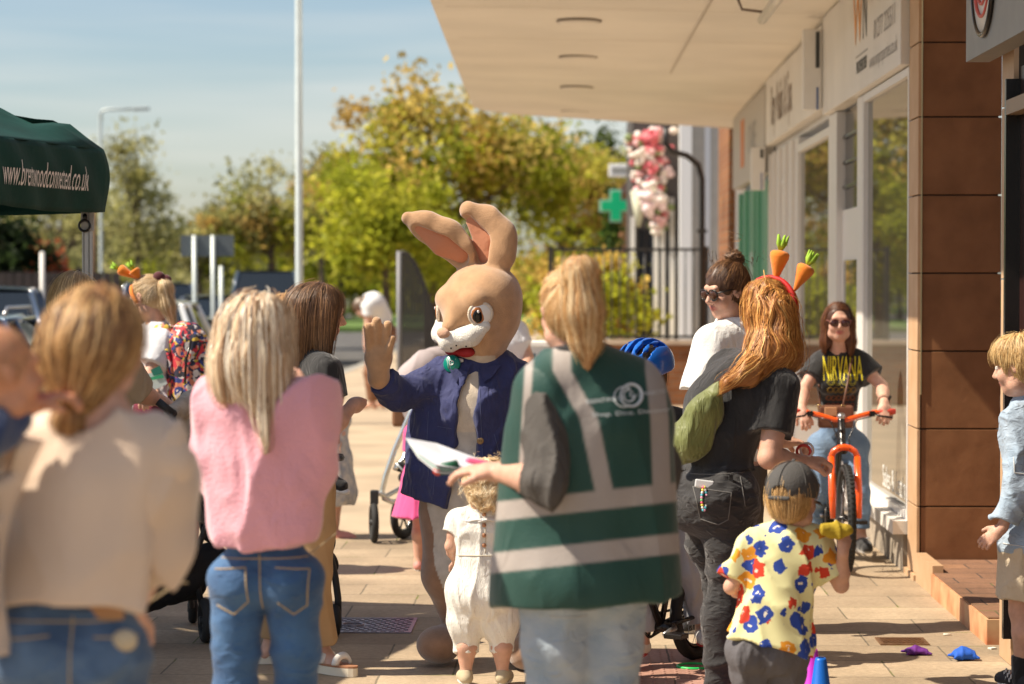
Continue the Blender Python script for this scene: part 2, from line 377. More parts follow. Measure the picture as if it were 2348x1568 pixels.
# ================================================================ people
SK = dict(fair=(.62, .36, .26), tan=(.56, .31, .21), pink=(.66, .38, .29))
def skin(kind='fair'): return mat('skin_' + kind, SK[kind], .5, bump=.18, bscale=200, attr=True, sss=.12, spec=.4, var=.09, vscale=28)
HAIRM = mat('hair', (.2, .1, .05), .46, attr=True, spec=.45)
def unit(v): return nrm(v)
class Fig:
    def __init__(s, label, x, Y, H=1.65, yaw=0, w=1.0, cat='person', child=False, hs=None, group=None, vox=.0065, sk='fair'):
        s.Y = Y; s.loc = np.array([P(x, 900, Y)[0], Y, 0.]); s.k = H / 1.65; s.w = w; s.vox = vox; s.sk = sk
        s.root = thing('person', label, cat, s.loc, group=group); s.child = child
        th = R(yaw); s.fw = np.array([math.sin(th), math.cos(th), 0]); s.sv = np.array([math.cos(th), -math.sin(th), 0])
        if s.sv[0] < -1e-6: s.sv = -s.sv
        s.hk = hs if hs else (s.k ** .35)
        k = s.k; f = s.fw; v = s.sv; Z = np.array([0, 0, 1.])
        leg = .92 if not child else .86
        J = {}
        J['pelvis'] = Z * .93 * k * leg / .92; J['waist'] = Z * 1.06 * k * (1 if not child else .97); J['chest'] = Z * 1.24 * k; J['neck'] = Z * 1.385 * k - f * .01
        if child: J['chest'] = Z * 1.14 * k; J['neck'] = Z * 1.27 * k; J['waist'] = Z * .96 * k
        J['head'] = J['neck'] + Z * .155 * s.hk + f * .02
        sw = .165 if not child else .155
        for c, g in (('l', -1), ('r', 1)):
            J['s' + c] = J['neck'] + v * g * sw * k - Z * .035 * k; J['e' + c] = J['s' + c] + np.array([0, 0, -.28 * k]) + v * g * .03 * k
            J['w' + c] = J['e' + c] + np.array([0, 0, -.24 * k]) + f * .06 * k
            J['h' + c] = J['pelvis'] + v * g * .09 * k - Z * .03 * k; J['k' + c] = Z * .47 * k + v * g * .10 * k + f * .01; J['a' + c] = Z * .075 * k + v * g * .10 * k - f * .02
            J['t' + c] = J['a' + c] + f * .15 * k - Z * .045 * k + v * g * .02
        s.J = J; s.face(yaw, 0)
    def at(s, x, y, dy=0): return P(x, y, s.Y + dy) - s.loc
    def set(s, **kw):
        for n, v in kw.items(): s.J[n] = s.at(*v)
        return s
    def mv(s, names, d):
        for n in names.split(): s.J[n] = s.J[n] + np.array(d)
        return s
    def face(s, yaw, pitch=0, roll=0):
        f = np.array([math.sin(R(yaw)) * math.cos(R(pitch)), math.cos(R(yaw)) * math.cos(R(pitch)), math.sin(R(pitch))]); rt = nrm(np.cross(f, [0, 0, 1])); u = np.cross(rt, f)
        if roll: c, n = math.cos(R(roll)), math.sin(R(roll)); rt, u = rt * c + u * n, u * c - rt * n
        s.HM = np.stack([rt, f, u], 1); return s
    def hp(s, x, y, z): return s.J['head'] + s.HM @ (np.array([x, y, z]) * s.hk)
    def hE(s, c, r, k=.012): return Ell(s.hp(*c), np.array(r) * s.hk, k * s.hk, s.HM)
    def hC(s, a, b, ra, rb, k=.01): return Cap(s.hp(*a), s.hp(*b), ra * s.hk, rb * s.hk, k * s.hk)
    # ---- body parts as primitives
    def torso(s, flat=1.38):
        J = s.J; k = s.k * s.w; f = nrm(s.fw); up = nrm(J['neck'] - J['pelvis']); fq = nrm(f - up * (f @ up)); m = .035 * k
        L = []
        mid = lambda a, b, t: a + (b - a) * t
        L.append(Cap(J['hl'], J['hr'], .098 * k, .098 * k, m, fq, 1.1))
        L.append(Cap(mid(J['hl'], J['pelvis'], .55), mid(J['waist'], J['pelvis'], .0) + (J['sl'] - J['sr']) * .09, .095 * k, .075 * k, m, fq, 1.2)); L.append(Cap(mid(J['hr'], J['pelvis'], .55), J['waist'] + (J['sr'] - J['sl']) * .09, .095 * k, .075 * k, m, fq, 1.2))
        cw = .20
        L.append(Cap(J['waist'] + (J['sl'] - J['sr']) * .09, J['chest'] + (J['sl'] - J['sr']) * cw, .078 * k, .088 * k, m, fq, 1.2)); L.append(Cap(J['waist'] + (J['sr'] - J['sl']) * .09, J['chest'] + (J['sr'] - J['sl']) * cw, .078 * k, .088 * k, m, fq, 1.2))
        for c in 'lr':
            L.append(Cap(mid(J['chest'], J['s' + c], .45), mid(J['neck'], J['s' + c], .62) - up * .015 * k, .088 * k, .052 * k, m, fq, 1.15))
            L.append(Cap(J['neck'] - up * .03 * k, mid(J['neck'], J['s' + c], .95), .058 * k, .048 * k, m))
        L.append(Cap(J['waist'], J['chest'], .10 * k, .11 * k, m, fq, flat)); L.append(Cap(J['chest'], J['neck'] - up * .03 * k, .11 * k, .07 * k, m, fq, flat))
        for c in 'lr': L.append(Ell(mid(J['h' + c], J['pelvis'], .2) - fq * .045 * k - up * .02 * k, .082 * k, m))
        return L
    def bust(s, a=.055):
        J = s.J; k = s.k; up = nrm(J['neck'] - J['pelvis']); fq = nrm(s.fw - up * (s.fw @ up)); v = nrm(J['sr'] - J['sl'])
        return [Ell(J['chest'] + fq * .085 * k * s.w + v * g * .065 * k + up * .01, a * k, .04) for g in (-1, 1)]
    def neck(s): J = s.J; q = 1 if not s.child else .8; return [Cap(J['neck'] - np.array([0, 0, .03]) * s.k, s.hp(0, -.015, -.05), .054 * s.hk * q, .052 * s.hk * q, .03 * s.k)]
    def head(s):
        E = s.hE; C = s.hC
        return [E((0, -.012, .027), (.075, .094, .088), .01), E((0, .028, -.035), (.059, .064, .074), .03), E((0, .060, -.088), (.026, .026, .022), .03), C((-.042, .02, -.075), (.042, .02, -.075), .026, .026, .03),
                C((0, .088, .012), (0, .108, -.020), .007, .0115, .012), C((-.010, .096, -.026), (.010, .096, -.026), .008, .008, .008), E((-.036, .062, -.028), (.026, .024, .026), .02), E((.036, .062, -.028), (.026, .024, .026), .02),
                C((-.034, .078, .034), (.034, .078, .034), .012, .012, .02), E((0, .088, -.051), (.022, .0095, .0055), .006), E((0, .086, -.062), (.018, .0095, .0065), .006)] + \
               [C((g * .074, .004, .008), (g * .078, -.004, -.024), .011, .0075, .006) for g in (-1, 1)] + [E((g * .082, -.014, .004), (.005, .017, .024), .006) for g in (-1, 1)]
    def arm(s, c, full=True):
        J = s.J; k = s.k * (1 if not s.child else .95); a, b, d = J['s' + c], J['e' + c], J['w' + c]; ww = .5 + .5 * s.w
        L = [Cap(a, a + (b - a) * .5, .050 * k * ww, .045 * k * ww, .02), Cap(a + (b - a) * .5, b, .045 * k * ww, .038 * k * ww, .015)]
        if full: L += [Cap(b, b + (d - b) * .35, .038 * k * ww, .040 * k * ww, .015), Cap(b + (d - b) * .35, d, .040 * k * ww, .026 * k * ww, .015)]
        return L
    def leg(s, c, foot=True):
        J = s.J; k = s.k; ww = s.w; h, kn, a, t = J['h' + c], J['k' + c], J['a' + c], J['t' + c]; bk = nrm(s.fw) * -.02 * k
        L = [Cap(h, h + (kn - h) * .5, .09 * k * ww, .075 * k * ww, .03 * k), Cap(h + (kn - h) * .5, kn, .075 * k * ww, .056 * k * ww, .03 * k), Cap(kn, kn + (a - kn) * .35 + bk, .054 * k * ww, .056 * k * ww, .02 * k), Cap(kn + (a - kn) * .35 + bk, a, .056 * k * ww, .036 * k, .02 * k)]
        if foot:
            fd = t - a; L += [Cap(a - nrm(fd * [1, 1, 0]) * .03 * k - np.array([0, 0, .035]) * k, a + fd * .1, .034 * k, .036 * k, .02), Cap(a, a + fd * .7, .036 * k, .030 * k, .02), Cap(a + fd * .7, t, .034 * k, .024 * k, .02)]
        return L
    def hand(s, c, d=None, n=None, curl=.5, spread=1, sgn=None, hk=None):
        J = s.J; w = J['w' + c]; d = nrm(w - J['e' + c]) if d is None else nrm(d); n = np.array([0, 0, -1.]) if n is None else np.array(n, float); n = nrm(n - d * (n @ d)); a = np.cross(d, n)
        if sgn is None: sgn = 1 if c == 'l' else -1
        a = a * sgn; k = (hk or (s.k ** .8)); M = np.stack([a, d, n], 1)
        L = [Ell(w + d * .048 * k, np.array([.038, .052, .016]) * k, .012 * k, M), Cap(w - d * .01 * k, w + d * .03 * k, .024 * k, .026 * k, .015 * k)]
        ln = [.068, .076, .070, .055]
        for j in range(4):
            o = (1.5 - j) * .0185 * k; p = w + d * (.086 - abs(j - 1.2) * .004) * k + a * o; dd = nrm(d + a * (1.5 - j) * .10 * spread); nn = n; r = .0098 * k * (1 if j < 3 else .88)
            for q, (fr, cu) in enumerate(((.45, .5), (.32, .9), (.23, .7))):
                an = curl * cu; dd, nn = dd * math.cos(an) + nn * math.sin(an), nn * math.cos(an) - dd * math.sin(an); e = p + dd * ln[j] * fr * k; L.append(Cap(p, e, r, r * .93, .004 * k)); r *= .93; p = e
        t0 = w + d * .025 * k + a * .026 * k; dd = nrm(d * .75 + a * .65 + n * .35 * curl); t1 = t0 + dd * .038 * k; d2 = nrm(dd + d * .4 + n * curl * .7 - a * curl * .5); t2 = t1 + d2 * .034 * k
        L += [Cap(t0, t1, .015 * k, .012 * k, .012 * k), Cap(t1, t2, .0115 * k, .010 * k, .004 * k)]
        return L
    def lipcol(s):
        base = np.array(SK[s.sk]); lp = s.hp(0, .094, -.056); Mi = s.HM.T; hk = s.hk
        def f(V):
            C = np.tile(base, (len(V), 1)); q = (V - lp) @ Mi.T / hk; r = (q[:, 0] / .027) ** 2 + (q[:, 2] / .014) ** 2
            wgt = np.clip(1.4 - r, 0, 1) * (q[:, 1] > -.03); C = C * (1 - wgt[:, None]) + np.array([.50, .16, .13]) * wgt[:, None]
            for g in (-1, 1):
                e = s.hp(g * .038, .09, -.03); dd = np.linalg.norm(V - e, axis=1) / hk; ww = np.clip(1 - dd / .04, 0, 1)[:, None] * .22; C = C * (1 - ww) + np.array([.66, .25, .19]) * ww
            return C
        return f
    def body(s, hands=None, faced=True, vox=None, feet=True, extra=(), legs=True):
        L = s.torso() + s.neck() + s.head()
        for c in 'lr':
            L += s.arm(c) + s.leg(c, feet)
            h = (hands or {}).get(c, {}); L += s.hand(c, **h)
        L += list(extra)
        v = Vol(L, vox or s.vox)
        for g in (-1, 1):
            v.cutout(s.hE((g * .031, .100, .009), (.014, .014, .010)), .012)
            v.cutout(s.hE((g * .088, -.004, 0), (.005, .008, .014)), .004)
        v.cutout(s.hC((-.017, .102, -.0565), (.017, .102, -.0565), .0018, .0018), .003)
        o = v.mesh('body', skin(s.sk), s.root, s.lipcol()); return o
    def eyes(s, iris=(.08, .05, .03)):
        for g in (-1, 1):
            m = MB(); m.ell(s.hp(g * .031, .077, .009), .0125 * s.hk, cl=(.8, .78, .75)); m.ell(s.hp(g * .031, .0815, .009), .0088 * s.hk, cl=iris); m.build('eye', mat('eye', (.8, .8, .8), .15, attr=True), s.root, colors=True)
    # ---- clothing
    def sleeve(s, c, fr=.5, ease=.018, end=None):
        """fr of the upper arm, >1 runs on down the forearm"""
        J = s.J; k = s.k * (1 if not s.child else .95); a, b, d = J['s' + c], J['e' + c], J['w' + c]; e2 = end if end is not None else ease
        if fr <= 1:
            m = a + (b - a) * fr; return [Cap(a, m, .050 * k + ease, .046 * k + e2, .02, cut=True)]
        m = b + (d - b) * (fr - 1); return [Cap(a, b, .050 * k + ease, .040 * k + ease, .02), Cap(b, m, .041 * k + ease, .034 * k + e2, .02, cut=True)]
    def top(s, name, m, hem, fr=(.5, .5), ease=.016, aease=.02, end=None, fl=None, neck=.012, extra=(), flat=1.38, vox=None, nk=1.0, hemn=(0, 0, -1), cuts=(), colfn=None, tt=True):
        J = s.J; up = nrm(J['neck'] - J['chest']); L = []
        for p in s.torso(flat): q = p; (setattr(q, 'ra', q.ra + ease), setattr(q, 'rb', q.rb + ease)) if isinstance(q, Cap) else setattr(q, 'r', q.r + ease); L.append(q)
        for c, f_ in zip('lr', fr):
            if f_: L += s.sleeve(c, f_, aease, end)
        L += list(extra); v = Vol(L, vox or s.vox, pad=.04)
        hn = np.array(hemn, float); v.plane(np.array([0, 0, hem]) if np.isscalar(hem) else hem, hn)
        v.cutout(Cap(J['neck'] + up * neck * s.k, J['neck'] + up * .2 * s.k, .05 * s.k * nk, .13 * s.k * nk, .01), .012)
        for q in cuts: v.cutout(q, .008)
        if fl: v.disp(fl)
        s.lastvol = v
        return v.mesh(name, m, s.root, colfn)
    def pants(s, name, m, top, fr=.98, ease=.014, cuff=None, fl=None, vox=None, extra=(), colfn=None, topn=(0, 0, 1)):
        J = s.J; k = s.k; ww = s.w; L = []
        for p in s.torso()[:3] + s.torso()[-2:]:
            if isinstance(p, Cap): p.ra += ease; p.rb += ease
            else: p.r = p.r + ease
            L.append(p)
        cf = ease if cuff is None else cuff
        for c in 'lr':
            h, kn, a = J['h' + c], J['k' + c], J['a' + c]; md = h + (kn - h) * .5
            if fr <= .5: mm = h + (kn - h) * fr * 2; L.append(Cap(h, mm, .092 * k * ww + ease, .074 * k * ww + cf, .02 * k, cut=True)); continue
            f2 = (fr - .5) * 2; mm = kn + (a - kn) * f2; cv = kn + (a - kn) * .35 + nrm(s.fw) * -.02 * k
            L += [Cap(h, md, .092 * k * ww + ease, .077 * k * ww + ease, .02 * k), Cap(md, kn, .077 * k * ww + ease, .058 * k * ww + ease, .02 * k)]
            if f2 > .4: L += [Cap(kn, cv, .056 * k * ww + ease, .058 * k * ww + ease, .02 * k), Cap(cv, mm, .058 * k * ww + ease, .042 * k + cf, .02 * k, cut=True)]
            else: L.append(Cap(kn, mm, .058 * k * ww + ease, .056 * k * ww + cf, .02 * k, cut=True))
        L += list(extra); v = Vol(L, vox or s.vox, pad=.04); v.plane(np.array([0, 0, top]) if np.isscalar(top) else top, np.array(topn))
        if fl: v.disp(fl)
        s.lastvol = v
        return v.mesh(name, m, s.root, colfn)
    def shoe(s, c, m, sole=None, big=1.0):
        J = s.J; a, t = J['a' + c], J['t' + c]; k = s.k * big; fd = (t - a) * [1, 1, 0]; d = nrm(fd); z = a[2] - .075 * s.k
        a0 = np.array([a[0], a[1], z]); side = np.array([-d[1], d[0], 0])
        v = Vol([Cap(a0 - d * .03 * k + [0, 0, .04 * k], a0 + d * .12 * k + [0, 0, .035 * k], .038 * k, .040 * k, .02), Cap(a0 + d * .03 * k + [0, 0, .05 * k], a0 + d * .17 * k + [0, 0, .028 * k], .036 * k, .034 * k, .02), Cap(a0 - d * .01 * k + [0, 0, .05 * k], a0 + [0, 0, .09 * k], .04 * k, .042 * k, .02, cut=True)], .006)
        v.plane(a0 + [0, 0, .012 * k], (0, 0, -1), .002); o = v.mesh('shoe', m, s.root)
        mb = MB(); ring = []
        for i in range(20):
            th = i / 20 * 2 * math.pi; u = math.cos(th); w_ = math.sin(th); ring.append(a0 + d * (.065 + .125 * u) * k + side * w_ * (.040 + .006 * u) * k)
        mb.prism(ring, (0, 0, .018 * k), (0, 0, .001)); mb.build('sole', sole or mat('sole', (.7, .68, .62), .6), o); return o
    # ---- hair
    def scalp(s, e=.012, face=True, low=-.02):
        L = [s.hE((0, -.016, .028), (.077 + e, .096 + e, .090 + e), .01), s.hE((0, -.045, -.02), (.066 + e, .062 + e, .075 + e), .03)]
        return L
    def hairvol(s, prims, e=.012, face=True, vox=.006, ears=True, seed=3, amp=.003):
        v = Vol(s.scalp(e) + list(prims), vox, pad=.05)
        if face: v.cutout(s.hE((0, .092, -.048), (.066, .075, .088)), .015)
        if ears:
            for g in (-1, 1): v.cutout(s.hE((g * .086, .012, -.03), (.02, .034, .045)), .01)
        v.disp(fold(seed, amp, 60, (1, 1, .2), True)); return v
    def pts_on(s, n, seed=0, zmin=-.02, ymax=.075, rad=.1, cond=None):
        n = int(n * 1.8); rg = np.random.RandomState(seed); out = []
        while len(out) < n:
            d = rg.normal(size=3); d /= np.linalg.norm(d); q = d * np.array([.085, .105, .1])
            if q[2] < zmin or q[1] > ymax or (q[1] > .03 and q[2] < .02): continue
            if cond is not None and not cond(q): continue
            out.append(s.hp(*q))
        return np.array(out)
def combed(fig, tie):       # flow of scalp hair towards a tie point
    T = np.array(tie)
    def f(p, i): d = T - p; return d / (np.linalg.norm(d, axis=-1, keepdims=True) + 1e-6)
    return f
def parted(fig, back=-.6):      # centre parting: hair leaves the forehead to both sides
    d0 = downward(fig, (0, .03, .13))
    def f(p, i):
        q = (p - fig.J['head']) @ fig.HM / fig.hk; fr = np.clip((q[:, 1] - .0) / .05, 0, 1)[:, None] * (q[:, 2] > .0)[:, None]; side = np.where(q[:, 0] > 0, 1., -1.)[:, None] * fig.HM[:, 0]
        return d0(p, i) * (1 - .75 * fr) + fr * (side * 1.3 + fig.HM[:, 1] * back)
    return f
def downward(fig, part=(0, -.03, .12), g=(0, 0, -1), mix=2.2):
    c = fig.hp(*part)
    def f(p, i):
        d = p - c; r = np.linalg.norm(d, axis=-1, keepdims=True); return d / (r + 1e-6) * np.clip(1.4 - r * 6, 0, 1) + np.array(g) * np.clip(r * 8, .15, mix)
    return f
# ================================================================ ground
def node_mat(name):
    m = bpy.data.materials.new(name); m.use_nodes = True; t = m.node_tree; return m, t, t.nodes['Principled BSDF'], t.links.new
def paving(name, ca, cb, w_, h_, mortar=(.20, .165, .115), off=.5, rough=.85, ms=.005):
    m, t, p, L = node_mat(name); p.inputs['Roughness'].default_value = rough; p.inputs['Specular IOR Level'].default_value = .3
    tc = t.nodes.new('ShaderNodeTexCoord'); mp = t.nodes.new('ShaderNodeMapping'); mp.inputs['Location'].default_value = (.18, .235, 0); L(tc.outputs['Object'], mp.inputs[0])
    nw = t.nodes.new('ShaderNodeTexNoise'); nw.inputs['Scale'].default_value = 9; L(tc.outputs['Object'], nw.inputs['Vector'])
    vm = t.nodes.new('ShaderNodeVectorMath'); vm.operation = 'MULTIPLY_ADD'; vm.inputs[1].default_value = (.008, .008, 0); L(nw.outputs['Color'], vm.inputs[0]); L(mp.outputs[0], vm.inputs[2])
    b = t.nodes.new('ShaderNodeTexBrick'); b.offset = off; b.inputs['Scale'].default_value = 1; b.inputs['Brick Width'].default_value = w_; b.inputs['Row Height'].default_value = h_; b.inputs['Mortar Size'].default_value = ms; b.inputs['Mortar Smooth'].default_value = .3; b.inputs['Bias'].default_value = 0
    b.inputs['Color1'].default_value = (*ca, 1); b.inputs['Color2'].default_value = (*cb, 1); b.inputs['Mortar'].default_value = (*mortar, 1); L(vm.outputs[0], b.inputs['Vector'])
    mx = None; src = b.outputs['Color']
    for sc_, lo, hi in ((.7, .84, 1.10), (2.2, .80, 1.12), (38, .86, 1.12), (190, .88, 1.10)):
        n = t.nodes.new('ShaderNodeTexNoise'); n.inputs['Scale'].default_value = sc_; n.inputs['Detail'].default_value = 4; L(tc.outputs['Object'], n.inputs['Vector'])
        r = t.nodes.new('ShaderNodeMapRange'); r.inputs[1].default_value = .3; r.inputs[2].default_value = .7; r.inputs[3].default_value = lo; r.inputs[4].default_value = hi; L(n.outputs[0], r.inputs[0])
        mx = t.nodes.new('ShaderNodeMix'); mx.data_type = 'RGBA'; mx.blend_type = 'MULTIPLY'; mx.inputs[0].default_value = 1; L(src, mx.inputs[6]); L(r.outputs[0], mx.inputs[7]); src = mx.outputs[2]
    # moss in some joints
    n = t.nodes.new('ShaderNodeTexNoise'); n.inputs['Scale'].default_value = 3.3; L(tc.outputs['Object'], n.inputs['Vector']); r = t.nodes.new('ShaderNodeMapRange'); r.inputs[1].default_value = .56; r.inputs[2].default_value = .66; L(n.outputs[0], r.inputs[0])
    mu = t.nodes.new('ShaderNodeMath'); mu.operation = 'MULTIPLY'; L(r.outputs[0], mu.inputs[0]); L(b.outputs['Fac'], mu.inputs[1])
    mg = t.nodes.new('ShaderNodeMix'); mg.data_type = 'RGBA'; L(mu.outputs[0], mg.inputs[0]); L(src, mg.inputs[6]); mg.inputs[7].default_value = (.16, .17, .04, 1)
    # chewing gum and dirt spots
    v = t.nodes.new('ShaderNodeTexVoronoi'); v.inputs['Scale'].default_value = 3.1; L(tc.outputs['Object'], v.inputs['Vector']); lt = t.nodes.new('ShaderNodeMath'); lt.operation = 'LESS_THAN'; lt.inputs[1].default_value = .045; L(v.outputs['Distance'], lt.inputs[0])
    m3 = t.nodes.new('ShaderNodeMath'); m3.operation = 'MULTIPLY'; m3.inputs[1].default_value = .35; L(lt.outputs[0], m3.inputs[0])
    ms_ = t.nodes.new('ShaderNodeMix'); ms_.data_type = 'RGBA'; L(m3.outputs[0], ms_.inputs[0]); L(mg.outputs[2], ms_.inputs[6]); ms_.inputs[7].default_value = (.09, .08, .07, 1)
    L(ms_.outputs[2], p.inputs['Base Color'])
    nb = t.nodes.new('ShaderNodeTexNoise'); nb.inputs['Scale'].default_value = 120; L(tc.outputs['Object'], nb.inputs['Vector'])
    ad = t.nodes.new('ShaderNodeMath'); ad.operation = 'MULTIPLY_ADD'; ad.inputs[1].default_value = -3; L(b.outputs['Fac'], ad.inputs[0]); L(nb.outputs[0], ad.inputs[2])
    bp = t.nodes.new('ShaderNodeBump'); bp.inputs['Strength'].default_value = .35; bp.inputs['Distance'].default_value = .006; L(ad.outputs[0], bp.inputs['Height']); L(bp.outputs[0], p.inputs['Normal'])
    return m
m_slab = paving('paving_slabs', (.45, .35, .24), (.345, .265, .18), .6, .42)
m_asph = mat('asphalt', (.10, .095, .09), .9, bump=.3, bscale=150, var=.25, vscale=2)
m_tan = mat('far_path', (.44, .345, .24), .9, bump=.2, bscale=90, var=.14, vscale=1.2)
g = MB(); n_ = 40
g.sheet([[(-320 + 700 * i / n_, -40 + 700 * j / n_, -.14) for j in range(n_ + 1)] for i in range(n_ + 1)]).build('ground', m_asph).__setitem__('kind', 'structure')
def slab(name, a, b, m, kind='structure'): o = MB().bx(a, b).build(name, m); o['kind'] = kind; return o
slab('pavement', (-3.9, -6, -.3), (6, 15.4, 0), m_slab)
slab('path', (-3.9, 15.402, -.3), (6, 75, -.003), m_tan)
slab('kerb', (-4.06, -6, -.3), (-3.902, 75, .004), mat('kerb_stone', (.36, .34, .30), .8, bump=.3, var=.15))
m_tac = paving('red_paving', (.40, .23, .18), (.36, .20, .15), .4, .4, (.12, .08, .06))
o = MB().bx((.20, 8.3, .0005), (.80, 10.55, .005)).build('tactile_paving', m_tac); o['kind'] = 'structure'
mb = MB(); rg = np.random.RandomState(4)
for i in range(12):
    for j in range(44): mb.ell((.23 + i * .05, 8.33 + j * .05, .005), (.009, .009, .0035), nu=6, nv=4)
o = mb.build('paving_studs', mat('stud', (.38, .21, .16), .8), None); o['kind'] = 'structure'
m_grass = mat('grass', (.10, .17, .03), .9, var=.4, vscale=3, bump=.5, bscale=40)
slab('verge', (-9, 80, -.3), (10, 120, .02), m_grass)
slab('lawn', (-60, 120.5, -.3), (60, 200, .03), m_grass)
# manhole cover in a slab, small square cover
def cover(name, label, cx, cy, wx, wy, pat, colr):
    t = thing(name, label, 'cover', (cx, cy, 0)); mt = mat('cast_' + name, colr, .42, metal=.7, bump=.3, var=.2, vscale=20)
    f = MB(); z = .006
    for s_ in (-1, 1): f.box((s_ * wx / 2, 0, z / 2), (.018, wy + .018, z)); f.box((0, s_ * wy / 2, z / 2), (wx - .02, .018, z))
    f.build('frame', mt, t); b = MB(); b.box((0, 0, .0015), (wx - .02, wy - .02, .003))
    nx, ny = int(wx / pat), int(wy / pat)
    for i in range(nx):
        for j in range(ny):
            x, y = (i - (nx - 1) / 2) * pat, (j - (ny - 1) / 2) * pat
            if abs(x) < .07 and abs(y) < .045 and wx > .4: continue
            b.box((x + (.25 * pat if j % 2 else -.25 * pat), y, .005), (pat * .62, pat * .38, .004))
    b.build('plate', mt, t)
    if wx > .4: k = MB(); k.torus((0, 0, .006), .05, .005, (0, 0, 1), 24, 6); k.box((0, 0, .005), (.05, .012, .006)); k.box((-.11, 0, .005), (.012, .07, .006)); k.build('key_hole', mt, t)
    return t
p_ = P(838, 1437, 11.25); cover('manhole_cover', 'grey iron manhole cover with raised diamond pattern beside the stroller wheel', p_[0] - .06, 11.24, .56, .46, .042, (.25, .22, .24))
p_ = P(2066, 1470, 10.82); cover('drain_cover', 'small rusty square drain cover in the slabs near the shop step', p_[0], 10.80, .20, .19, .02, (.30, .17, .09))
# litter
m_lit = mat('litter', (.8, .76, .66), .8)
o = MB().tube([P(2162, 1462, 11.0) * [1, 1, 0] + [0, 0, .005], P(2180, 1461, 11.0) * [1, 1, 0] + [0, 0, .005]], .004, 8).build('cigarette_end', m_lit); tag(o, 'white and orange cigarette end on the paving by the step', 'litter')
o = MB().box(P(2274, 1488, 10.6) * [1, 1, 0] + [0, 0, .004], (.03, .025, .006), .5).build('paper_scrap', m_lit); tag(o, 'tiny scrap of white paper lying beside the blue beanbag', 'litter')
# ================================================================ shop parade
XF = 1.866
m_white = mat('white_paint', (.74, .71, .66), .5, bump=.05, var=.05, vscale=2)
m_soff = mat('soffit', (.76, .71, .63), .75, bump=.08, bscale=15, var=.05, vscale=1.2)
m_seam = mat('soffit_seam', (.45, .38, .30), .9)
m_tile = paving('stone_tile', (.33, .155, .065), (.27, .12, .05), 3, 3)
def stone(name, a, b, c2):
    m = mat(name, a, .62, bump=.35, bscale=9, c2=b, vscale=5); return m
m_brown = stone('brown_stone_tile', (.20, .084, .030), (.275, .122, .048), 0)
m_tanst = stone('tan_stone_tile', (.56, .37, .22), (.50, .31, .17), 0)
m_grout = mat('grout', (.06, .045, .035), .9)
m_glass, t_, p_, L_ = node_mat('shop_glass'); p_.inputs['Base Color'].default_value = (.13, .12, .095, 1); p_.inputs['Roughness'].default_value = .015; p_.inputs['IOR'].default_value = 3.0; p_.inputs['Specular IOR Level'].default_value = .8
m_frame = mat('white_frame', (.72, .70, .68), .35, spec=.5)
shop = thing('shop_parade', 'row of shops under a deep cream canopy along the right side', 'building', (XF, 13, 0))
def S(mb, name, m, **k): o = mb.build(name, m, shop, **k); o.matrix_parent_inverse = Matrix.Translation((-XF, -13, 0)); return o
# walls behind and above
mb = MB(); mb.bx((XF + .05, 13.45, 2.82), (XF + .4, 28.4, 6.5)); mb.bx((XF + .05, 26.7, 0), (XF + .4, 28.4, 2.815)); S(mb, 'wall', m_white)
m_brick = paving('brown_brick', (.30, .13, .055), (.22, .09, .04), .215, .075, (.22, .17, .12), rough=.8, ms=.006)
# brick is laid on vertical faces: rotate its mapping
for n_ in m_brick.node_tree.nodes:
    if n_.type == 'MAPPING': n_.inputs['Rotation'].default_value = (R(90), 0, 0)
S(MB().bx((XF - .02, 28.4, 0), (XF + .6, 30.5, 4.2)), 'brick_wall', m_brick)
S(MB().bx((XF + .42, 8, 3.6), (XF + .9, 28.4, 6.5)), 'upper_wall', m_brick)
# canopy
def canopy(name, pts, thick=.24):
    # pts: list of (Y, xin, zin, xout, zout)
    mb = MB(); lo = [];
    for (Y, xi, zi, xo, zo) in pts: lo.append([(xo + (xi - xo) * t, Y, zo + (zi - zo) * t) for t in np.linspace(0, 1, 9)])
    lo = np.array(lo); mb.sheet(lo, False); up = lo + [0, 0, thick]; mb.sheet(up[:, ::-1], False)
    mb.sheet(np.stack([up[:, 0], lo[:, 0]], 0).transpose(0, 1, 2), False); mb.sheet(np.stack([lo[:, -1], up[:, -1]], 0), False)
    mb.sheet(np.stack([lo[0], up[0]], 0), False); mb.sheet(np.stack([up[-1], lo[-1]], 0), False)
    return S(mb, name, m_soff)
ci = [(15.8, XF + .05, 3.52, -.97, 3.56), (20, XF + .05, 3.49, -1.03, 3.57), (24.5, XF + .05, 3.44, -1.09, 3.575), (27.6, XF + .05, 3.40, -1.12, 3.575), (28.15, XF + .05, 3.385, -.98, 3.57), (28.4, XF + .05, 3.38, -.7, 3.55)]
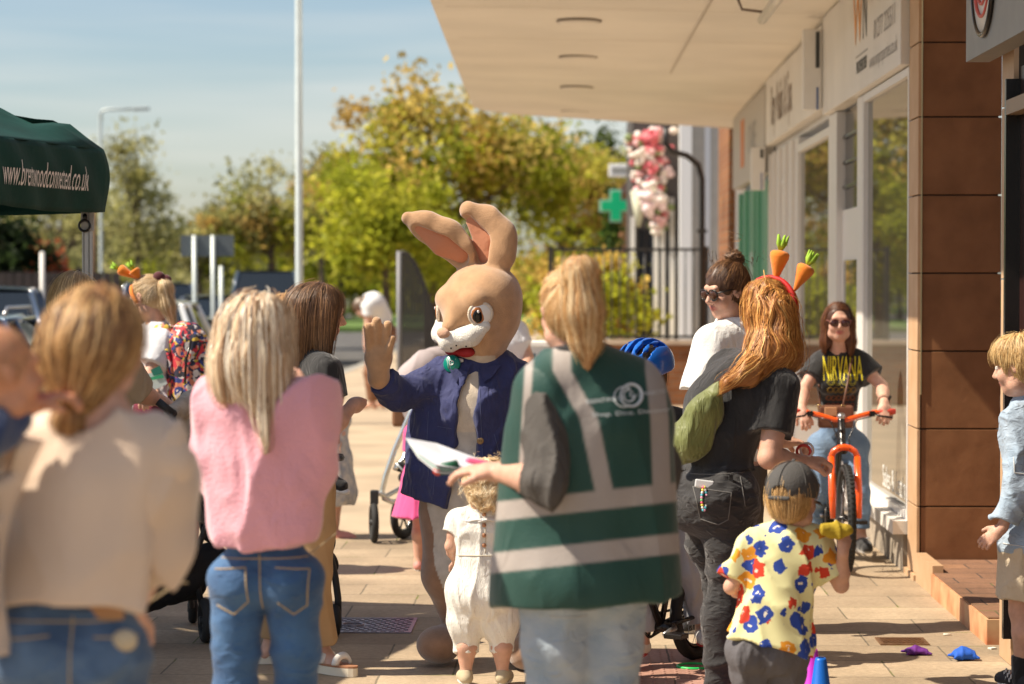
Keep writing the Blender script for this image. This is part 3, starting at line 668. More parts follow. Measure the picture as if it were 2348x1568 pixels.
# trim the inner canopy where the slab meets the fascia
cano = canopy('canopy', ci)
canopy('near_canopy', [(2.0, XF + .05, 3.52, .30, 3.56), (11.8, XF + .05, 3.52, .28, 3.56), (12.3, XF + .05, 3.52, .10, 3.56), (15.79, XF + .05, 3.52, .10, 3.56)])  # unseen part; outer edge shaped so its shade line crosses the pillar
mb = MB()
for Y in (17.2, 19.4, 22.0, 25.2):
    mb.add([(-.9, Y, 3.553), (XF - .1, Y, 3.495), (XF - .1, Y + .012, 3.495), (-.9, Y + .012, 3.553)], [[0, 1, 2, 3]])
for a, b in (((.95, 16), (.90, 28)),):
    mb.add([(.95, 16, 3.512), (.96, 16, 3.512), (.90, 22, 3.482), (.89, 22, 3.482)], [[0, 1, 2, 3]])
S(mb, 'soffit_joint', m_seam)
for Y, x in ((18.0, 1327), (20.9, 1325), (24.0, 1322), (27.3, 1320)):
    X = P(x, 600, Y)[0]; zt = 3.535 if Y < 23 else 3.52
    mb = MB(); mb.lathe((X, Y, zt), [(.150, .03), (.160, .0), (.152, -.022), (.140, -.028), (.0, -.020)], 36); S(mb, 'soffit_light', m_soff)
    mb = MB(); mb.torus((X, Y, zt - .004), .163, .007, (0, 0, 1), 36, 6); S(mb, 'light_rim', mat('light_rim', (.25, .2, .16), .6))
# fluorescent tube on brackets
mb = MB(); a = P(1747, 84, 16.3); b = P(1815, -12, 14.0); a[2] = 3.36; b[2] = 3.36; a[0] = P(1747, 84, 16.3)[0]; b[0] = a[0] + .0; mb.tube([a, b], .035, 14); to = mb.build('tube_light', mat('tube', (.66, .62, .54), .3), None); tag(to, 'slim white tube light slung under the canopy on metal brackets', 'light')
mb = MB()
for q in (.15, .75): c = a + (b - a) * q; mb.tube([c + [0, 0, .01], c + [-.16, 0, .03], c + [-.2, 0, .13]], .010, 8)
mb.build('bracket', mat('bracket', (.25, .2, .17), .5, metal=.5), to)
# pillar with tiles
mb = MB(); mb.bx((XF + .006, 13.036, 0), (XF + .42, 13.36, 3.5)); S(mb, 'pillar_core', m_grout)
zs = [.03, .398, .816, 1.234, 1.652, 2.07, 2.488, 2.906, 3.5]
zs[7] = 2.886
for i in range(8):
    a, b = zs[i] + .004, zs[i + 1] - .004
    S(MB().bx((XF + .012, 13.018, a), (XF + .435, 13.035, b)), 'pillar_tile', m_brown, bevel=.003)
    S(MB().bx((XF - .012, 13.012, a), (XF + .005, 13.36, b)), 'pillar_side_tile', m_tanst, bevel=.002)
S(MB().bx((XF - .03, 12.99, .0), (XF + .44, 13.40, .03)), 'pillar_base', m_tanst)
S(MB().bx((XF + .004, 13.008, 1.0), (XF + .0105, 13.016, 3.3)), 'pillar_trim', mat('brass_trim', (.7, .6, .35), .3, metal=.8))
# door step with stone riser
mb = MB(); mb.prism([(1.838, 10.72, 0), (1.838, 12.35, 0), (1.90, 12.98, 0), (2.9, 12.98, 0), (2.9, 10.72, 0)], (0, 0, .112), (0, 0, 0)); S(mb, 'door_step', stone('step_edge', (.62, .38, .20), (.50, .17, .07), 0), bevel=.004)
mb = MB(); mb.prism([(1.85, 10.74, 0), (1.85, 12.34, 0), (1.91, 12.96, 0), (2.9, 12.96, 0), (2.9, 10.74, 0)], (0, 0, .006), (0, 0, .113)); m_steptop = paving('step_tiles', (.30, .16, .09), (.24, .13, .08), .3, .2, (.08, .06, .05)); S(mb, 'step_tile', m_steptop)
S(MB().bx((1.845, 12.37, 0), (1.90, 12.97, .155)), 'step_kerb', m_tanst)
S(MB().bx((2.9, 10.4, 0), (3.0, 13.4, 3.5)), 'entrance_wall', m_brown)
# right jamb clad in tan stone and the near dark shopfront
for i in range(4):
    z0 = [0, .9, 1.62, 2.35][i] + .003; z1 = [.9, 1.62, 2.35, 3.0][i] - .003
    S(MB().bx((1.838, 10.13, z0), (1.86, 10.40, z1)), 'jamb_tile', m_tanst, bevel=.002)
S(MB().bx((1.861, 10.132, 0), (2.3, 10.398, 3.0)), 'jamb', m_grout)
m_black = mat('black_frame', (.012, .010, .010), .25)
S(MB().bx((1.80, 10.09, .12), (1.87, 10.128, 2.45)), 'door_frame', m_black)
S(MB().bx((1.86, 5, 0), (1.9, 10.09, 2.5)), 'dark_shopfront', mat('dark_front', (.035, .012, .010), .3))
S(MB().bx((1.80, 5, 2.30), (1.858, 10.089, 2.36)), 'transom', mat('transom', (.30, .2, .12), .5))
# near sign board with spiral roundel
ns = thing('sign_board', 'grey shop sign board with a round red spiral emblem at top right', 'sign', (1.79, 9, 2.9))
def Pl(o, org): o.matrix_parent_inverse = Matrix.Translation([-v for v in org]); return o
Pl(MB().bx((1.70, 6.2, 2.555), (1.80, 10.5, 3.5)).build('board', mat('sign_grey', (.26, .245, .22), .5, var=.06), ns), (1.79, 9, 2.9))
zc = 2.87; yc = 10.02
mb = MB(); mb.lathe((1.70, yc, zc), [(0, .012), (.245, .012), (.245, 0)], 40, (-1, 0, 0)); Pl(mb.build('roundel', m_white, ns), (1.79, 9, 2.9))
mb = MB(); mb.torus((1.690, yc, zc), .245, .012, (1, 0, 0)); Pl(mb.build('roundel_rim', m_black, ns), (1.79, 9, 2.9))
th = np.linspace(0, 6.5 * math.pi, 140); rr = .03 + .165 * th / th[-1]
mb = MB(); mb.tube(np.stack([np.full(140, 1.684), yc - rr * np.cos(th), zc + rr * np.sin(th)], 1), .004 + .006 * (np.sin(th * .5) ** 2), 6); Pl(mb.build('spiral', mat('spiral_red', (.62, .12, .10), .5), ns), (1.79, 9, 2.9))
# shopfront: window 1, recessed door, window 2, green shop
def XY(x): return 5541 * XF / (x - 1310)
def front_box(name, y0, y1, z0, z1, m, x0=XF, x1=XF + .08, bevel=0, parent=None): return S(MB().bx((x0, y0, z0), (x1, y1, z1)), name, m, bevel=bevel)
Y1 = 13.40; Y2 = 15.55
def window(y0, y1, z0, z1, fr=.05, m=m_frame, mull=()):
    o = thing('window', None, None); o.parent = shop; o.location = (0, (y0 + y1) / 2 - 13, 0)
    bpy.data.objects.remove(o)
    f = MB()
    f.bx((XF - .01, y0, z0), (XF + .05, y0 + fr, z1)); f.bx((XF - .01, y1 - fr, z0), (XF + .05, y1, z1)); f.bx((XF - .01, y0 + fr, z0), (XF + .05, y1 - fr, z0 + fr)); f.bx((XF - .01, y0 + fr, z1 - fr), (XF + .05, y1 - fr, z1))
    for q in mull: f.bx((XF - .012, q - fr / 2, z0 + fr), (XF + .05, q + fr / 2, z1 - fr))
    fo = S(f, 'window', m)
    pn = MB().bx((XF + .02, y0 + fr, z0 + fr), (XF + .03, y1 - fr, z1 - fr)).build('pane', m_glass, fo); return fo
window(13.39, 15.5, .285, 2.79, .045)
front_box('sill', 13.38, 15.5, .21, .284, m_white, XF - .09, XF + .06)
front_box('stall_riser', 13.40, 15.5, 0, .209, mat('plinth', (.33, .28, .22), .8, bump=.3, var=.2, vscale=8), XF - .03, XF + .06)
# recessed door between windows
front_box('door_pier', 15.5, 15.78, 0, 2.79, m_frame, XF - .012, XF + .1)
front_box('door_pier', 17.0, 17.5, 0, 2.79, m_frame, XF - .012, XF + .1)
front_box('door', 15.78, 17.0, .05, 2.1, m_frame, XF + .03, XF + .08)
front_box('door_glass', 15.95, 16.85, .45, 1.75, m_glass, XF + .022, XF + .029)
front_box('fanlight', 15.78, 17.0, 2.11, 2.79, mat('dark_glass', (.01, .01, .012), .1), XF + .05, XF + .08)
mb = MB()
for z in (2.25, 2.42, 2.6): mb.bx((XF + .03, 15.78, z), (XF + .049, 17.0, z + .02))
S(mb, 'fanlight_bar', m_black)
mb = MB(); mb.tube([(XF - .04, 15.95, 1.0), (XF - .04, 15.95, 1.4)], .012, 8); S(mb, 'door_handle', mat('brass', (.6, .45, .2), .3, metal=.9))
window(17.5, 20.0, .5, 2.72, .06)
front_box('stall_riser', 17.5, 20.0, 0, .499, m_frame, XF - .01, XF + .06)
front_box('shop_pier', 20.0, 22.7, 0, 2.79, m_frame, XF + .0, XF + .1)
mb = MB()
for y in (20.3, 20.9, 21.5, 22.1, 22.6): mb.bx((XF - .03, y, 0), (XF - .001, y + .08, 2.78))
S(mb, 'pilaster', m_frame)
window(20.99, 21.49, .6, 2.5, .04)
m_green = mat('green_paint', (.10, .30, .20), .35)
front_box('green_shopfront', 22.7, 26.7, 0, 2.55, m_green, XF + .0, XF + .1)
mb = MB()
for y in (22.75, 23.9, 24.4, 25.6, 26.5): mb.bx((XF - .035, y, 0), (XF - .001, y + .14, 2.55))
S(mb, 'green_post', mat('green_post', (.13, .38, .26), .35))
front_box('poster', 24.6, 25.2, 1.4, 1.9, mat('poster_paper', (.35, .45, .42), .4), XF - .012, XF - .001)
front_box('door_gap', 24.06, 24.38, .1, 2.3, mat('dark_gap', (.05, .04, .03), .4), XF - .006, XF - .001)
# fascias
def fascia(y0, y1, z0, z1, label, m=m_white):
    t = thing('shop_sign', label, 'sign', (XF - .06, (y0 + y1) / 2, (z0 + z1) / 2)); o = MB().bx((XF - .06, y0, z0), (XF + .04, y1, z1)).build('fascia', m, t, bevel=.006); Pl(o, t.location); return t
m_fas = mat('fascia_white', (.76, .74, .71), .35, var=.03)
m_dk = mat('sign_dark', (.03, .035, .04), .5); m_or = mat('sign_orange', (.80, .30, .03), .5); m_gr = mat('sign_grey_text', (.33, .31, .30), .5); m_br = mat('sign_brown', (.25, .17, .12), .5)
def sign_text(t, s, m, y, z, size, sx=1, bold=0, x=XF - .0625):
    o = text_obj('lettering', s, m, t, (x, y, z), (0, -1, 0), (0, 0, 1), size, sx, 0, bold); return Pl(o, t.location)
f1 = fascia(13.38, 17.5, 2.80, 3.50, 'white estate agent sign with tall orange and black letters above the big window')
sign_text(f1, 'W', m_or, 15.35, 3.26, .50, .95, .004); sign_text(f1, 'N', m_dk, 14.98, 3.26, .50, .6, .004); sign_text(f1, 'PROPERTIES', m_dk, 15.15, 2.95, .10, 1.0, .004)
sign_text(f1, '01277 225511', m_gr, 14.05, 3.10, .17, 1.0); sign_text(f1, 'www.wnproperties.co.uk', m_gr, 14.12, 2.93, .13, .95)
Pl(MB().bx((XF - .064, 14.85, 3.02), (XF - .061, 15.45, 3.028)).build('rule', m_gr, f1), f1.location)
f2 = fascia(17.6, 22.6, 2.86, 3.46, 'white nail salon sign with grey lettering, middle of the three shop signs')
sign_text(f2, 'Ray Nails & Spa', m_br, 20.95, 3.16, .50, .66, .004)
f3 = fascia(22.75, 27.2, 2.62, 3.42, 'white and grey shop sign with an orange stripe, farthest of the three shop signs', mat('fascia_grey', (.50, .46, .41), .5))
Pl(MB().bx((XF - .0645, 25.4, 2.80), (XF - .061, 25.9, 3.3)).build('stripe', mat('stripe_orange', (.62, .20, .05), .5), f3), f3.location)
sign_text(f3, 'CAFE', m_gr, 24.3, 3.02, .42, 1.1, .004)
# projecting signs
def proj_sign(y, x0, z0, z1, label, wd=.36):
    t = thing('projecting_sign', label, 'sign', (x0, y, (z0 + z1) / 2)); mb = MB(); mb.bx((x0 - wd, y - .05, z0), (x0, y + .05, z1)); Pl(mb.build('panel', m_fas, t, bevel=.01), t.location)
    mb = MB(); mb.bx((x0 - wd * .3, y - .056, z0), (x0 - .03, y - .0505, z0 + .16)); Pl(mb.build('blue_corner', mat('sign_blue', (.03, .10, .32), .4), t), t.location)
    mb = MB(); mb.bx((x0 - wd * .35, y - .056, z0 + .3), (x0 - wd * .15, y - .0505, z1 - .02)); Pl(mb.build('dark_stripe', m_dk, t), t.location); return t
proj_sign(17.55, XF - .061, 2.84, 3.42, 'white projecting box sign with blue corner beside the nail salon sign', .14)
proj_sign(22.68, XF - .061, 2.45, 2.85, 'small white projecting sign with navy corner above the green shopfront', .13)
# Sales & Lettings on the glass
text_obj('window_lettering', 'Sales & Lettings', mat('vinyl_white', (.85, .85, .82), .5), shop, (XF + .018, 14.1, .43), (0, -1, 0), (0, 0, 1), .19, .95).matrix_parent_inverse = Matrix.Translation((-XF, -13, 0))
# ================================================================ trees
m_bark = mat('bark', (.11, .08, .055), .9, bump=.6, bscale=20, var=.3, vscale=5)
m_leaf, t_, p_, L_ = node_mat('leaves'); _a = t_.nodes.new('ShaderNodeAttribute'); _a.attribute_name = 'Col'; L_(_a.outputs['Color'], p_.inputs['Base Color']); p_.inputs['Roughness'].default_value = .6; p_.inputs['Specular IOR Level'].default_value = .25
_tr = t_.nodes.new('ShaderNodeBsdfTranslucent'); L_(_a.outputs['Color'], _tr.inputs['Color']); _mx = t_.nodes.new('ShaderNodeMixShader'); _mx.inputs[0].default_value = .62; L_(p_.outputs[0], _mx.inputs[1]); L_(_tr.outputs[0], _mx.inputs[2]); L_(_mx.outputs[0], t_.nodes['Material Output'].inputs[0])
GREEN = [(.46, .46, .04), (.37, .40, .035), (.54, .52, .06), (.26, .29, .03)]
GOLD = [(.64, .46, .12), (.60, .47, .13), (.54, .37, .11), (.54, .50, .09)]
OLIVE = [(.42, .40, .14), (.34, .33, .12), (.48, .45, .20), (.28, .26, .10)]  # olive leaf tones, lightened to stand in for distance haze
def tree(name, label, X, Y, blobs, trunk_r, cols, n=9000, leaf=.07, seed=1, clump=.30, group='trees beyond the pavement', base=0, top_cols=None, nc=None, sparse=1.0, cat='tree'):
    """blobs: list of (dx, z, rx, rz): crown built from leaf clumps spread inside these ellipsoids"""
    n = int(n * 1.0); leaf *= 1.18; rg = np.random.RandomState(seed); t = thing(name, label, cat, (X, Y, base), group=group)
    C = []; nc = nc or max(30, n // 130); vols = np.array([b[2] ** 2 * b[3] for b in blobs]); vols = vols / vols.sum()
    for i in range(nc):
        b = blobs[rg.choice(len(blobs), p=vols)]; d = rg.normal(size=3); d /= np.linalg.norm(d); r = rg.rand() ** .42
        C.append([b[0] + d[0] * r * b[2], d[1] * r * b[2], b[1] - base + d[2] * r * b[3]])
    C = np.array(C); zmin, zmax = C[:, 2].min(), C[:, 2].max(); mb = MB()
    hb = max(zmin + .25 * (zmax - zmin), .5); cx = np.mean([b[0] for b in blobs]) * .3
    tr = [np.array([0, 0, 0]), np.array([cx * .3 + .04, .03, hb * .5]), np.array([cx * .6, -.04, hb]), np.array([cx, .03, hb + .45 * (zmax - hb)]), np.array([cx * 1.2, 0, zmax - .3])]
    mb.tube(tr, [trunk_r, trunk_r * .8, trunk_r * .65, trunk_r * .38, trunk_r * .08], 9)
    sel = C[rg.permutation(nc)[:min(nc, 46)]]
    for c in sel:
        q = rg.rand() * .8; z0 = hb * .8 + (zmax - hb) * q * .7; z0 = min(z0, max(c[2] - .1, hb * .6)); s_ = np.array([cx * min(1, z0 / zmax), 0, z0]); mid = s_ * .5 + c * .5 + [0, 0, -.08 * np.linalg.norm(c - s_)]
        rr = trunk_r * .28; mb.tube([s_, mid, c], [rr, rr * .6, rr * .12], 5, caps=False)
    mb.build('trunk', m_bark, t)
    per = rg.multinomial(n, np.ones(nc) / nc); idx = np.repeat(np.arange(nc), per); sg = clump * (.6 + .9 * rg.rand(nc))
    dd = rg.normal(size=(n, 3)) * sg[idx][:, None] * [1, 1, .8]; p = C[idx] + dd
    a = rg.normal(size=(n, 3)); a /= np.linalg.norm(a, axis=1)[:, None]; b = np.cross(a, rg.normal(size=(n, 3))); b /= np.linalg.norm(b, axis=1)[:, None]
    sz = leaf * (.5 + rg.rand(n))[:, None]; V = np.stack([p - a * sz, p + b * sz * .6, p + a * sz, p - b * sz * .6], 1).reshape(-1, 3)
    cl = np.array(cols)[rg.randint(len(cols), size=nc)]
    if top_cols is not None:
        m = (rg.rand(nc) < np.clip((C[:, 2] - zmin) / (zmax - zmin) * 1.5 - .35, 0, .95)); cl[m] = np.array(top_cols)[rg.randint(len(top_cols), size=m.sum())]
    col_ = cl[idx] * (.7 + .6 * rg.rand(n))[:, None]; col_ = np.repeat(col_, 4, axis=0)
    mk('crown', V, np.arange(4 * n).reshape(-1, 4), m_leaf, t, False, col_); return t
def PX(x, Y): return P(x, 640, Y)[0]
def PZ(y, Y): return P(1200, y, Y)[2]
tree('maple_tree', 'tallest tree with golden brown top and lime green lower leaves behind the rabbit', PX(985, 55), 55, [(-.1, 4.3, 2.0, 1.5), (-1.2, 3.6, 1.3, 1.5), (-.3, 5.6, .8, 1.3), (-1.6, 5.3, .5, 1.0), (.9, 4.6, 1.4, 1.1), (2.2, 4.0, 1.6, 1.1), (0, 2.6, 2.0, 1.0), (-.4, 6.5, .3, .6)], .16, GREEN, 12500, .075, 11, .30, top_cols=GOLD)
tree('maple_tree', 'golden brown tree under the far end of the canopy left of the green cross', PX(1300, 64), 64, [(0, 4.3, 2.0, 1.5), (-1.3, 4.6, 1.4, 1.2), (1.2, 3.6, 1.0, 1.3), (0, 2.6, 1.8, 1.0)], .16, GOLD + GREEN[:2], 7000, .08, 12, .36)
tree('small_tree', 'bright lime green low tree directly left of the rabbit ears', PX(880, 48), 48, [(0, 3.0, 1.3, .9), (-.9, 2.7, .8, .7), (1.0, 2.6, 1.0, .8), (0.2, 2.0, 1.3, .6)], .10, GREEN[:3], 6500, .065, 13, .24)
tree('small_tree', 'spreading olive and green tree with a slim dark trunk left of the tall pole', PX(622, 60), 60, [(0, 3.3, 1.6, 1.0), (-1.0, 3.0, .8, .6), (.9, 2.9, .9, .8), (.1, 4.3, .7, .5), (-.6, 2.6, .7, .4)], .13, GREEN + GOLD[1:3] + OLIVE, 6500, .065, 14, .24)
tree('willow_tree', 'pale airy olive tree with forked trunk behind the gazebo leg', PX(315, 72), 72, [(-.3, 4.7, 1.0, .9), (.4, 4.0, .9, 1.0), (-.5, 3.2, .7, .8), (.5, 2.7, .8, .7), (-.1, 5.3, .6, .4)], .15, OLIVE, 3400, .065, 15, .30)
tree('willow_tree', 'thin pale tree between the tall pole and the golden treetop', PX(735, 75), 75, [(0, 4.2, .8, 1.2), (.2, 5.2, .4, .8), (-.3, 3.0, .8, .7)], .10, OLIVE + GREEN[:1], 2600, .075, 16, .22)
tree('willow_tree', 'hazy pale tree left of the lamp behind the gazebo', PX(150, 85), 85, [(0, 3.8, 2.2, .9), (-1.5, 3.6, 1.5, .9), (1.0, 3.0, 1.2, .6)], .14, OLIVE, 3600, .08, 17, .4)
tree('conifer', 'dark green conifer at the far left under the gazebo edge', PX(8, 52), 52, [(0, 2.6, .7, .5), (0, 2.0, 1.0, .6), (0, 1.3, 1.1, .7)], .12, [(.03, .05, .015), (.02, .035, .012)], 4500, .07, 18, .2)
tree('bush', 'rust red bush beside the dark fence at far left', PX(80, 55), 55, [(0, 1.9, .55, .55), (.3, 1.5, .5, .4)], .05, [(.40, .08, .03), (.33, .10, .04)], 1800, .06, 19, .15, cat='bush')
tree('small_tree', 'dense dull green tree at centre left beyond the road sign', PX(455, 88), 88, [(0, 3.2, 1.6, 1.0), (.9, 2.4, 1.6, .8), (-1.2, 2.4, 1.2, .8)], .13, OLIVE + GREEN[1:2], 5200, .09, 20, .3)
tree('small_tree', 'dull green tree between the tall pole and the rabbit, far off', PX(780, 95), 95, [(0, 3.0, 2.2, 1.3), (2.2, 2.6, 2.0, 1.2), (-2.0, 2.6, 1.6, 1.0)], .13, GREEN, 7000, .10, 21, .3)
tree('evergreen_tree', 'dark evergreen tree behind the pharmacy cross', PX(1412, 80), 80, [(0, 5.5, .7, 1.4), (0, 4.0, .9, 1.2), (.2, 2.6, 1.0, 1.0)], .16, [(.05, .08, .02), (.08, .11, .02)], 4000, .09, 22, .25)
tree('bush', 'green and orange bush behind the black railings', PX(1350, 37), 37, [(0, 1.5, .75, .55), (-.4, 1.2, .6, .5), (.5, 1.2, .5, .5)], .05, GREEN[:3] + GOLD[:1], 4500, .05, 23, .14, cat='bush')
tree('ivy', 'ivy covered post below the pharmacy cross', PX(1400, 46.5), 46.5, [(0, 2.5, .12, .5), (0, 1.8, .16, .6), (0, 3.0, .1, .4)], .05, [(.05, .10, .02), (.12, .17, .03)], 1800, .05, 24, .09, cat='ivy')
for i, (x, Y, wd, c) in enumerate(((40, 100, 4.5, OLIVE), (330, 105, 4.5, OLIVE), (620, 110, 4.5, OLIVE + GREEN), (900, 108, 4.5, GREEN), (1180, 110, 4.5, GREEN + GOLD), (1400, 100, 3.5, GREEN))):
    tree('hedgerow_tree', ['pale thicket on the skyline at far left', 'pale thicket on the skyline behind the gazebo leg', 'olive thicket on the skyline behind the grey road sign', 'green thicket on the skyline left of the rabbit', 'mixed thicket on the skyline behind the ponytail woman', 'green thicket on the skyline behind the railings'][i], PX(x, Y), Y, [(-wd * .5, 1.8, wd * .6, 1.3), (wd * .4, 2.0, wd * .6, 1.4), (0, 1.1, wd, .8)], .1, c, 5200, .13, 40 + i, .4, group='thickets on the skyline')
# the far side of the street, to the left
tree('small_tree', 'round green tree beyond the parked cars left of the rabbit', -9.5, 92, [(0, 3.0, 1.8, 1.3)], .12, GREEN, 3000, .1, 60, .3)
# ================================================================ street furniture
m_galv = mat('galvanised', (.62, .68, .66), .45, metal=.25, var=.06)
def lamp(label, x, Y, h, arm, r=.05, base_h=1.45, br=.075):
    t = thing('street_lamp', label, 'lamp', (PX(x, Y), Y, 0), group='street lamps'); mb = MB(); mb.lathe((0, 0, -.1), [(br, 0), (br, base_h), (br * .95, base_h + .08), (r, base_h + .18), (r * .85, h)], 16); mb.build('pole', m_galv, t)
    if arm: mb = MB(); mb.tube([(0, 0, h - .15), (.05, 0, h - .04), (.12, 0, h), (arm * .75, 0, h + .02)], r * .75, 8); mb.build('arm', m_galv, t); mb = MB(); mb.box((arm * .88, 0, h + .02), (.42, .2, .08), (0, R(-2), 0)); mb.build('lamp_head', mat('lamp_head', (.45, .5, .5), .4), t, bevel=.02)
    return t
lamp('tall pale grey lamp post with thick base, nearest pole left of the rabbit', 686, 27, 8.5, 1.4, .044)
lamp('slim street lamp with a flat head on a long arm behind the gazebo', 232, 60, PZ(250, 60), 1.15, .045, 1.6, .06)
t = thing('road_sign', 'back of a grey rectangular road sign on slim posts', 'sign', (PX(470, 33), 33, 0))
mb = MB(); mb.bx((-.33, -.03, 1.93), (.40, -.01, 2.22)); mb.build('panel', mat('sign_back', (.10, .12, .13), .5), t)
for dx in (-.135, .12, .23): mb = MB(); mb.tube([(dx, 0 - .06, 0), (dx, -.06, 2.22 if dx < .2 else 1.8)], .030, 10); mb.build('post', m_galv, t)
t = thing('post', 'white marker post in front of the red bush', 'post', (PX(97, 33), 33, 0)); MB().tube([(0, 0, 0), (0, 0, 1.98)], .035, 10).build('shaft', m_white, t); MB().ell((0, 0, 1.98), (.035, .035, .02)).build('cap', m_white, t)
t = thing('telegraph_pole', 'brown wooden pole behind the gazebo leg', 'pole', (PX(214, 50), 50, 0)); MB().tube([(0, 0, 0), (0, 0, 3.4)], [.09, .07], 12).build('shaft', mat('wood_pole', (.25, .15, .08), .9, bump=.4), t)
# dark slatted fence far left
t = thing('timber_fence', 'dark slatted timber fence behind the cars at far left', 'fence', (PX(60, 46), 46, 0)); mb = MB()
for i in range(30): mb.box((-3.2 + i * .17, 0, .8), (.15, .03, 1.9))
mb.build('boards', mat('dark_timber', (.05, .035, .03), .8, var=.3), t)
for i in range(3): MB().box((-3 + i * 2, .08, .85), (.1, .1, 2.0)).build('post', mat('dark_timber2', (.04, .03, .025), .8), t)
# curved topped dark gate standing open, by the path
t = thing('metal_gate', 'dark slatted gate leaf with a curved top behind the rabbit', 'gate', (PX(919, 26.8), 26.8, 0)); mb = MB(); prof = []
for i in range(15):
    q = i / 14; x = q * .42; h = 1.92 - .04 * q - 1.05 * max(0, q - .05) ** 1.9; prof.append((x, h)); 
    if i < 14: mb.box((x + .015, i * .006, h / 2 + .05), (.026, .02, h - .1))
mb.build('slats', mat('gate_dark', (.045, .043, .045), .5), t)
mb = MB(); mb.tube([(-.02, 0, 0), (-.02, 0, 1.93)], .028, 10); mb.build('gate_post', mat('gate_grey', (.22, .22, .24), .5), t)
mb = MB(); mb.tube([(x + .0, i * .006, h) for i, (x, h) in enumerate(prof)], .02, 8); mb.box((.2, -.02, .25), (.42, .03, .05)); mb.build('gate_rail', mat('gate_dark', ()), t)
# brick wall with black railings
wx0 = PX(1150, 31); t = thing('garden_wall', 'low brown brick wall with pale coping beyond the shops', 'wall', (wx0, 31, 0)); mb = MB(); mb.bx((0, 0, 0), (2.85, .22, .78)); mb.build('brickwork', m_brick, t); MB().bx((-.02, -.03, .781), (2.87, .25, .84)).build('coping', mat('coping', (.55, .46, .36), .8, var=.1), t)
t = thing('railings', 'black metal railings on top of the low brick wall', 'railing', (PX(1262, 31.1), 31.1, .84)); m_rail = mat('rail_black', (.03, .03, .03), .4)
L0 = 2.0
for z in (.04, 1.16): MB().box((L0 / 2, 0, z), (L0, .03, .035)).build('rail', m_rail, t)
mb = MB()
for i in range(19): mb.tube([(.05 + i * .105, 0, .05), (.05 + i * .105, 0, 1.15)], .009, 6)
mb.build('bars', m_rail, t)
for x in (0, L0): MB().box((x, 0, .6), (.06, .06, 1.2)).build('post', m_rail, t)
# downpipe
t = thing('downpipe', 'black downpipe bending out from the canopy end', 'pipe', (PX(1608, 29), 29, 0)); Y = 29.3; pts = [P(1526, 292, Y), P(1526, 330, Y), P(1540, 347, Y), P(1575, 357, Y), P(1600, 378, Y), P(1609, 410, Y), P(1609, 500, Y)]; pts.append([pts[-1][0], Y, 0.02])
Pl(MB().tube(pts, .036, 12).build('pipe', mat('pipe_black', (.015, .014, .015), .35), t), t.location)
for z in (1.0, 2.2): Pl(MB().box((pts[-1][0], Y, z), (.12, .1, .04)).build('clip', m_rail, t), t.location)
# white rendered building beyond
t = thing('white_building', 'white rendered building end behind the black downpipe', 'building', (1.5, 34, 0)); Y = 34; x0, x1 = PX(1557, Y), PX(1800, Y)
Pl(MB().bx((x0 + .17, Y, 0), (x1, Y + 5, 6.5)).build('wall', mat('render', (.60, .55, .47), .8, var=.05), t), t.location)
Pl(MB().bx((x0, Y - .15, 0), (x0 + .165, Y + .1, 6.5)).build('corner_post', mat('bright_white', (.85, .85, .84), .5), t), t.location)
Pl(MB().bx((x0 + .35, Y - .05, 0), (x0 + .43, Y - .002, 6.5)).build('corner_post', mat('bright_white', ()), t), t.location)
Pl(MB().bx((x0 - .02, Y - .2, 5.6), (x1, Y + 5, 5.9)).build('cornice', m_white, t), t.location)
# shopfront dressed with flowers
Y = 38; t = thing('flower_shop', 'dark glazed shopfront with white posts behind the railings', 'building', (PX(1500, Y), Y, 0)); xa, xb = PX(1449, Y), PX(1556, Y)
Pl(MB().bx((xa, Y, 0), (xb, Y + 4, 4.3)).build('wall', mat('dark_shop', (.07, .06, .06), .5), t), t.location)
for x in (1450, 1503, 1518, 1540):
    X = PX(x, Y); Pl(MB().bx((X - .035, Y - .06, 0), (X + .035, Y - .003, 2.6 if x < 1500 else 2.9)).build('white_post', mat('bright_white', ()), t), t.location)
for (u, v) in ((1462, 1478), (1481, 1500), (1522, 1538)): Pl(MB().bx((PX(u, Y), Y - .02, .2), (PX(v, Y), Y - .002, 2.4)).build('door_pane', mat('blue_black', (.01, .012, .02), .1), t), t.location)
tg = thing('flower_garland', 'hanging garland of pink, white and red artificial flowers', 'flowers', (PX(1500, 37.6), 37.6, 3.2)); rg = np.random.RandomState(5); mb = MB(); FC = [(.8, .72, .68), (.78, .70, .62), (.72, .42, .42), (.66, .15, .18), (.8, .62, .62), (.75, .74, .6), (.20, .25, .10)]
for i in range(240):
    q = rg.rand(); y = 298 + q * 235; x = 1490 + (q - .5) * 8 + rg.normal() * (26 - 14 * q) + (12 if q > .75 else 0); c = P(x, y, 37.6 + rg.rand() * .25); r = .035 + rg.rand() * .05
    mb.ell(c, (r, r, r * .8), nu=7, nv=5, cl=FC[rg.randint(7)] if not (q < .2 and rg.rand() < .5) else FC[3])
for (x, y, r, c) in ((1492, 315, .12, 3), (1490, 385, .10, 3), (1487, 470, .19, 4), (1500, 455, .14, 0), (1480, 430, .13, 0), (1512, 505, .10, 2), (1470, 360, .12, 1)):
    for k in range(14): mb.ell(P(x, y, 37.55) + rg.normal(size=3) * r * .5, r * .4, nu=8, nv=5, cl=FC[c])
Pl(mb.build('blossoms', mat('blossom', (.8, .7, .7), .7, attr=True), tg, colors=True), tg.location)
mb = MB(); leafy = [P(1468, 440, 37.7), P(1462, 520, 37.7)]; mb.tube(leafy, [.16, .03], 8); Pl(mb.build('foliage', mat('pale_foliage', (.55, .55, .42), .8), tg), tg.location)
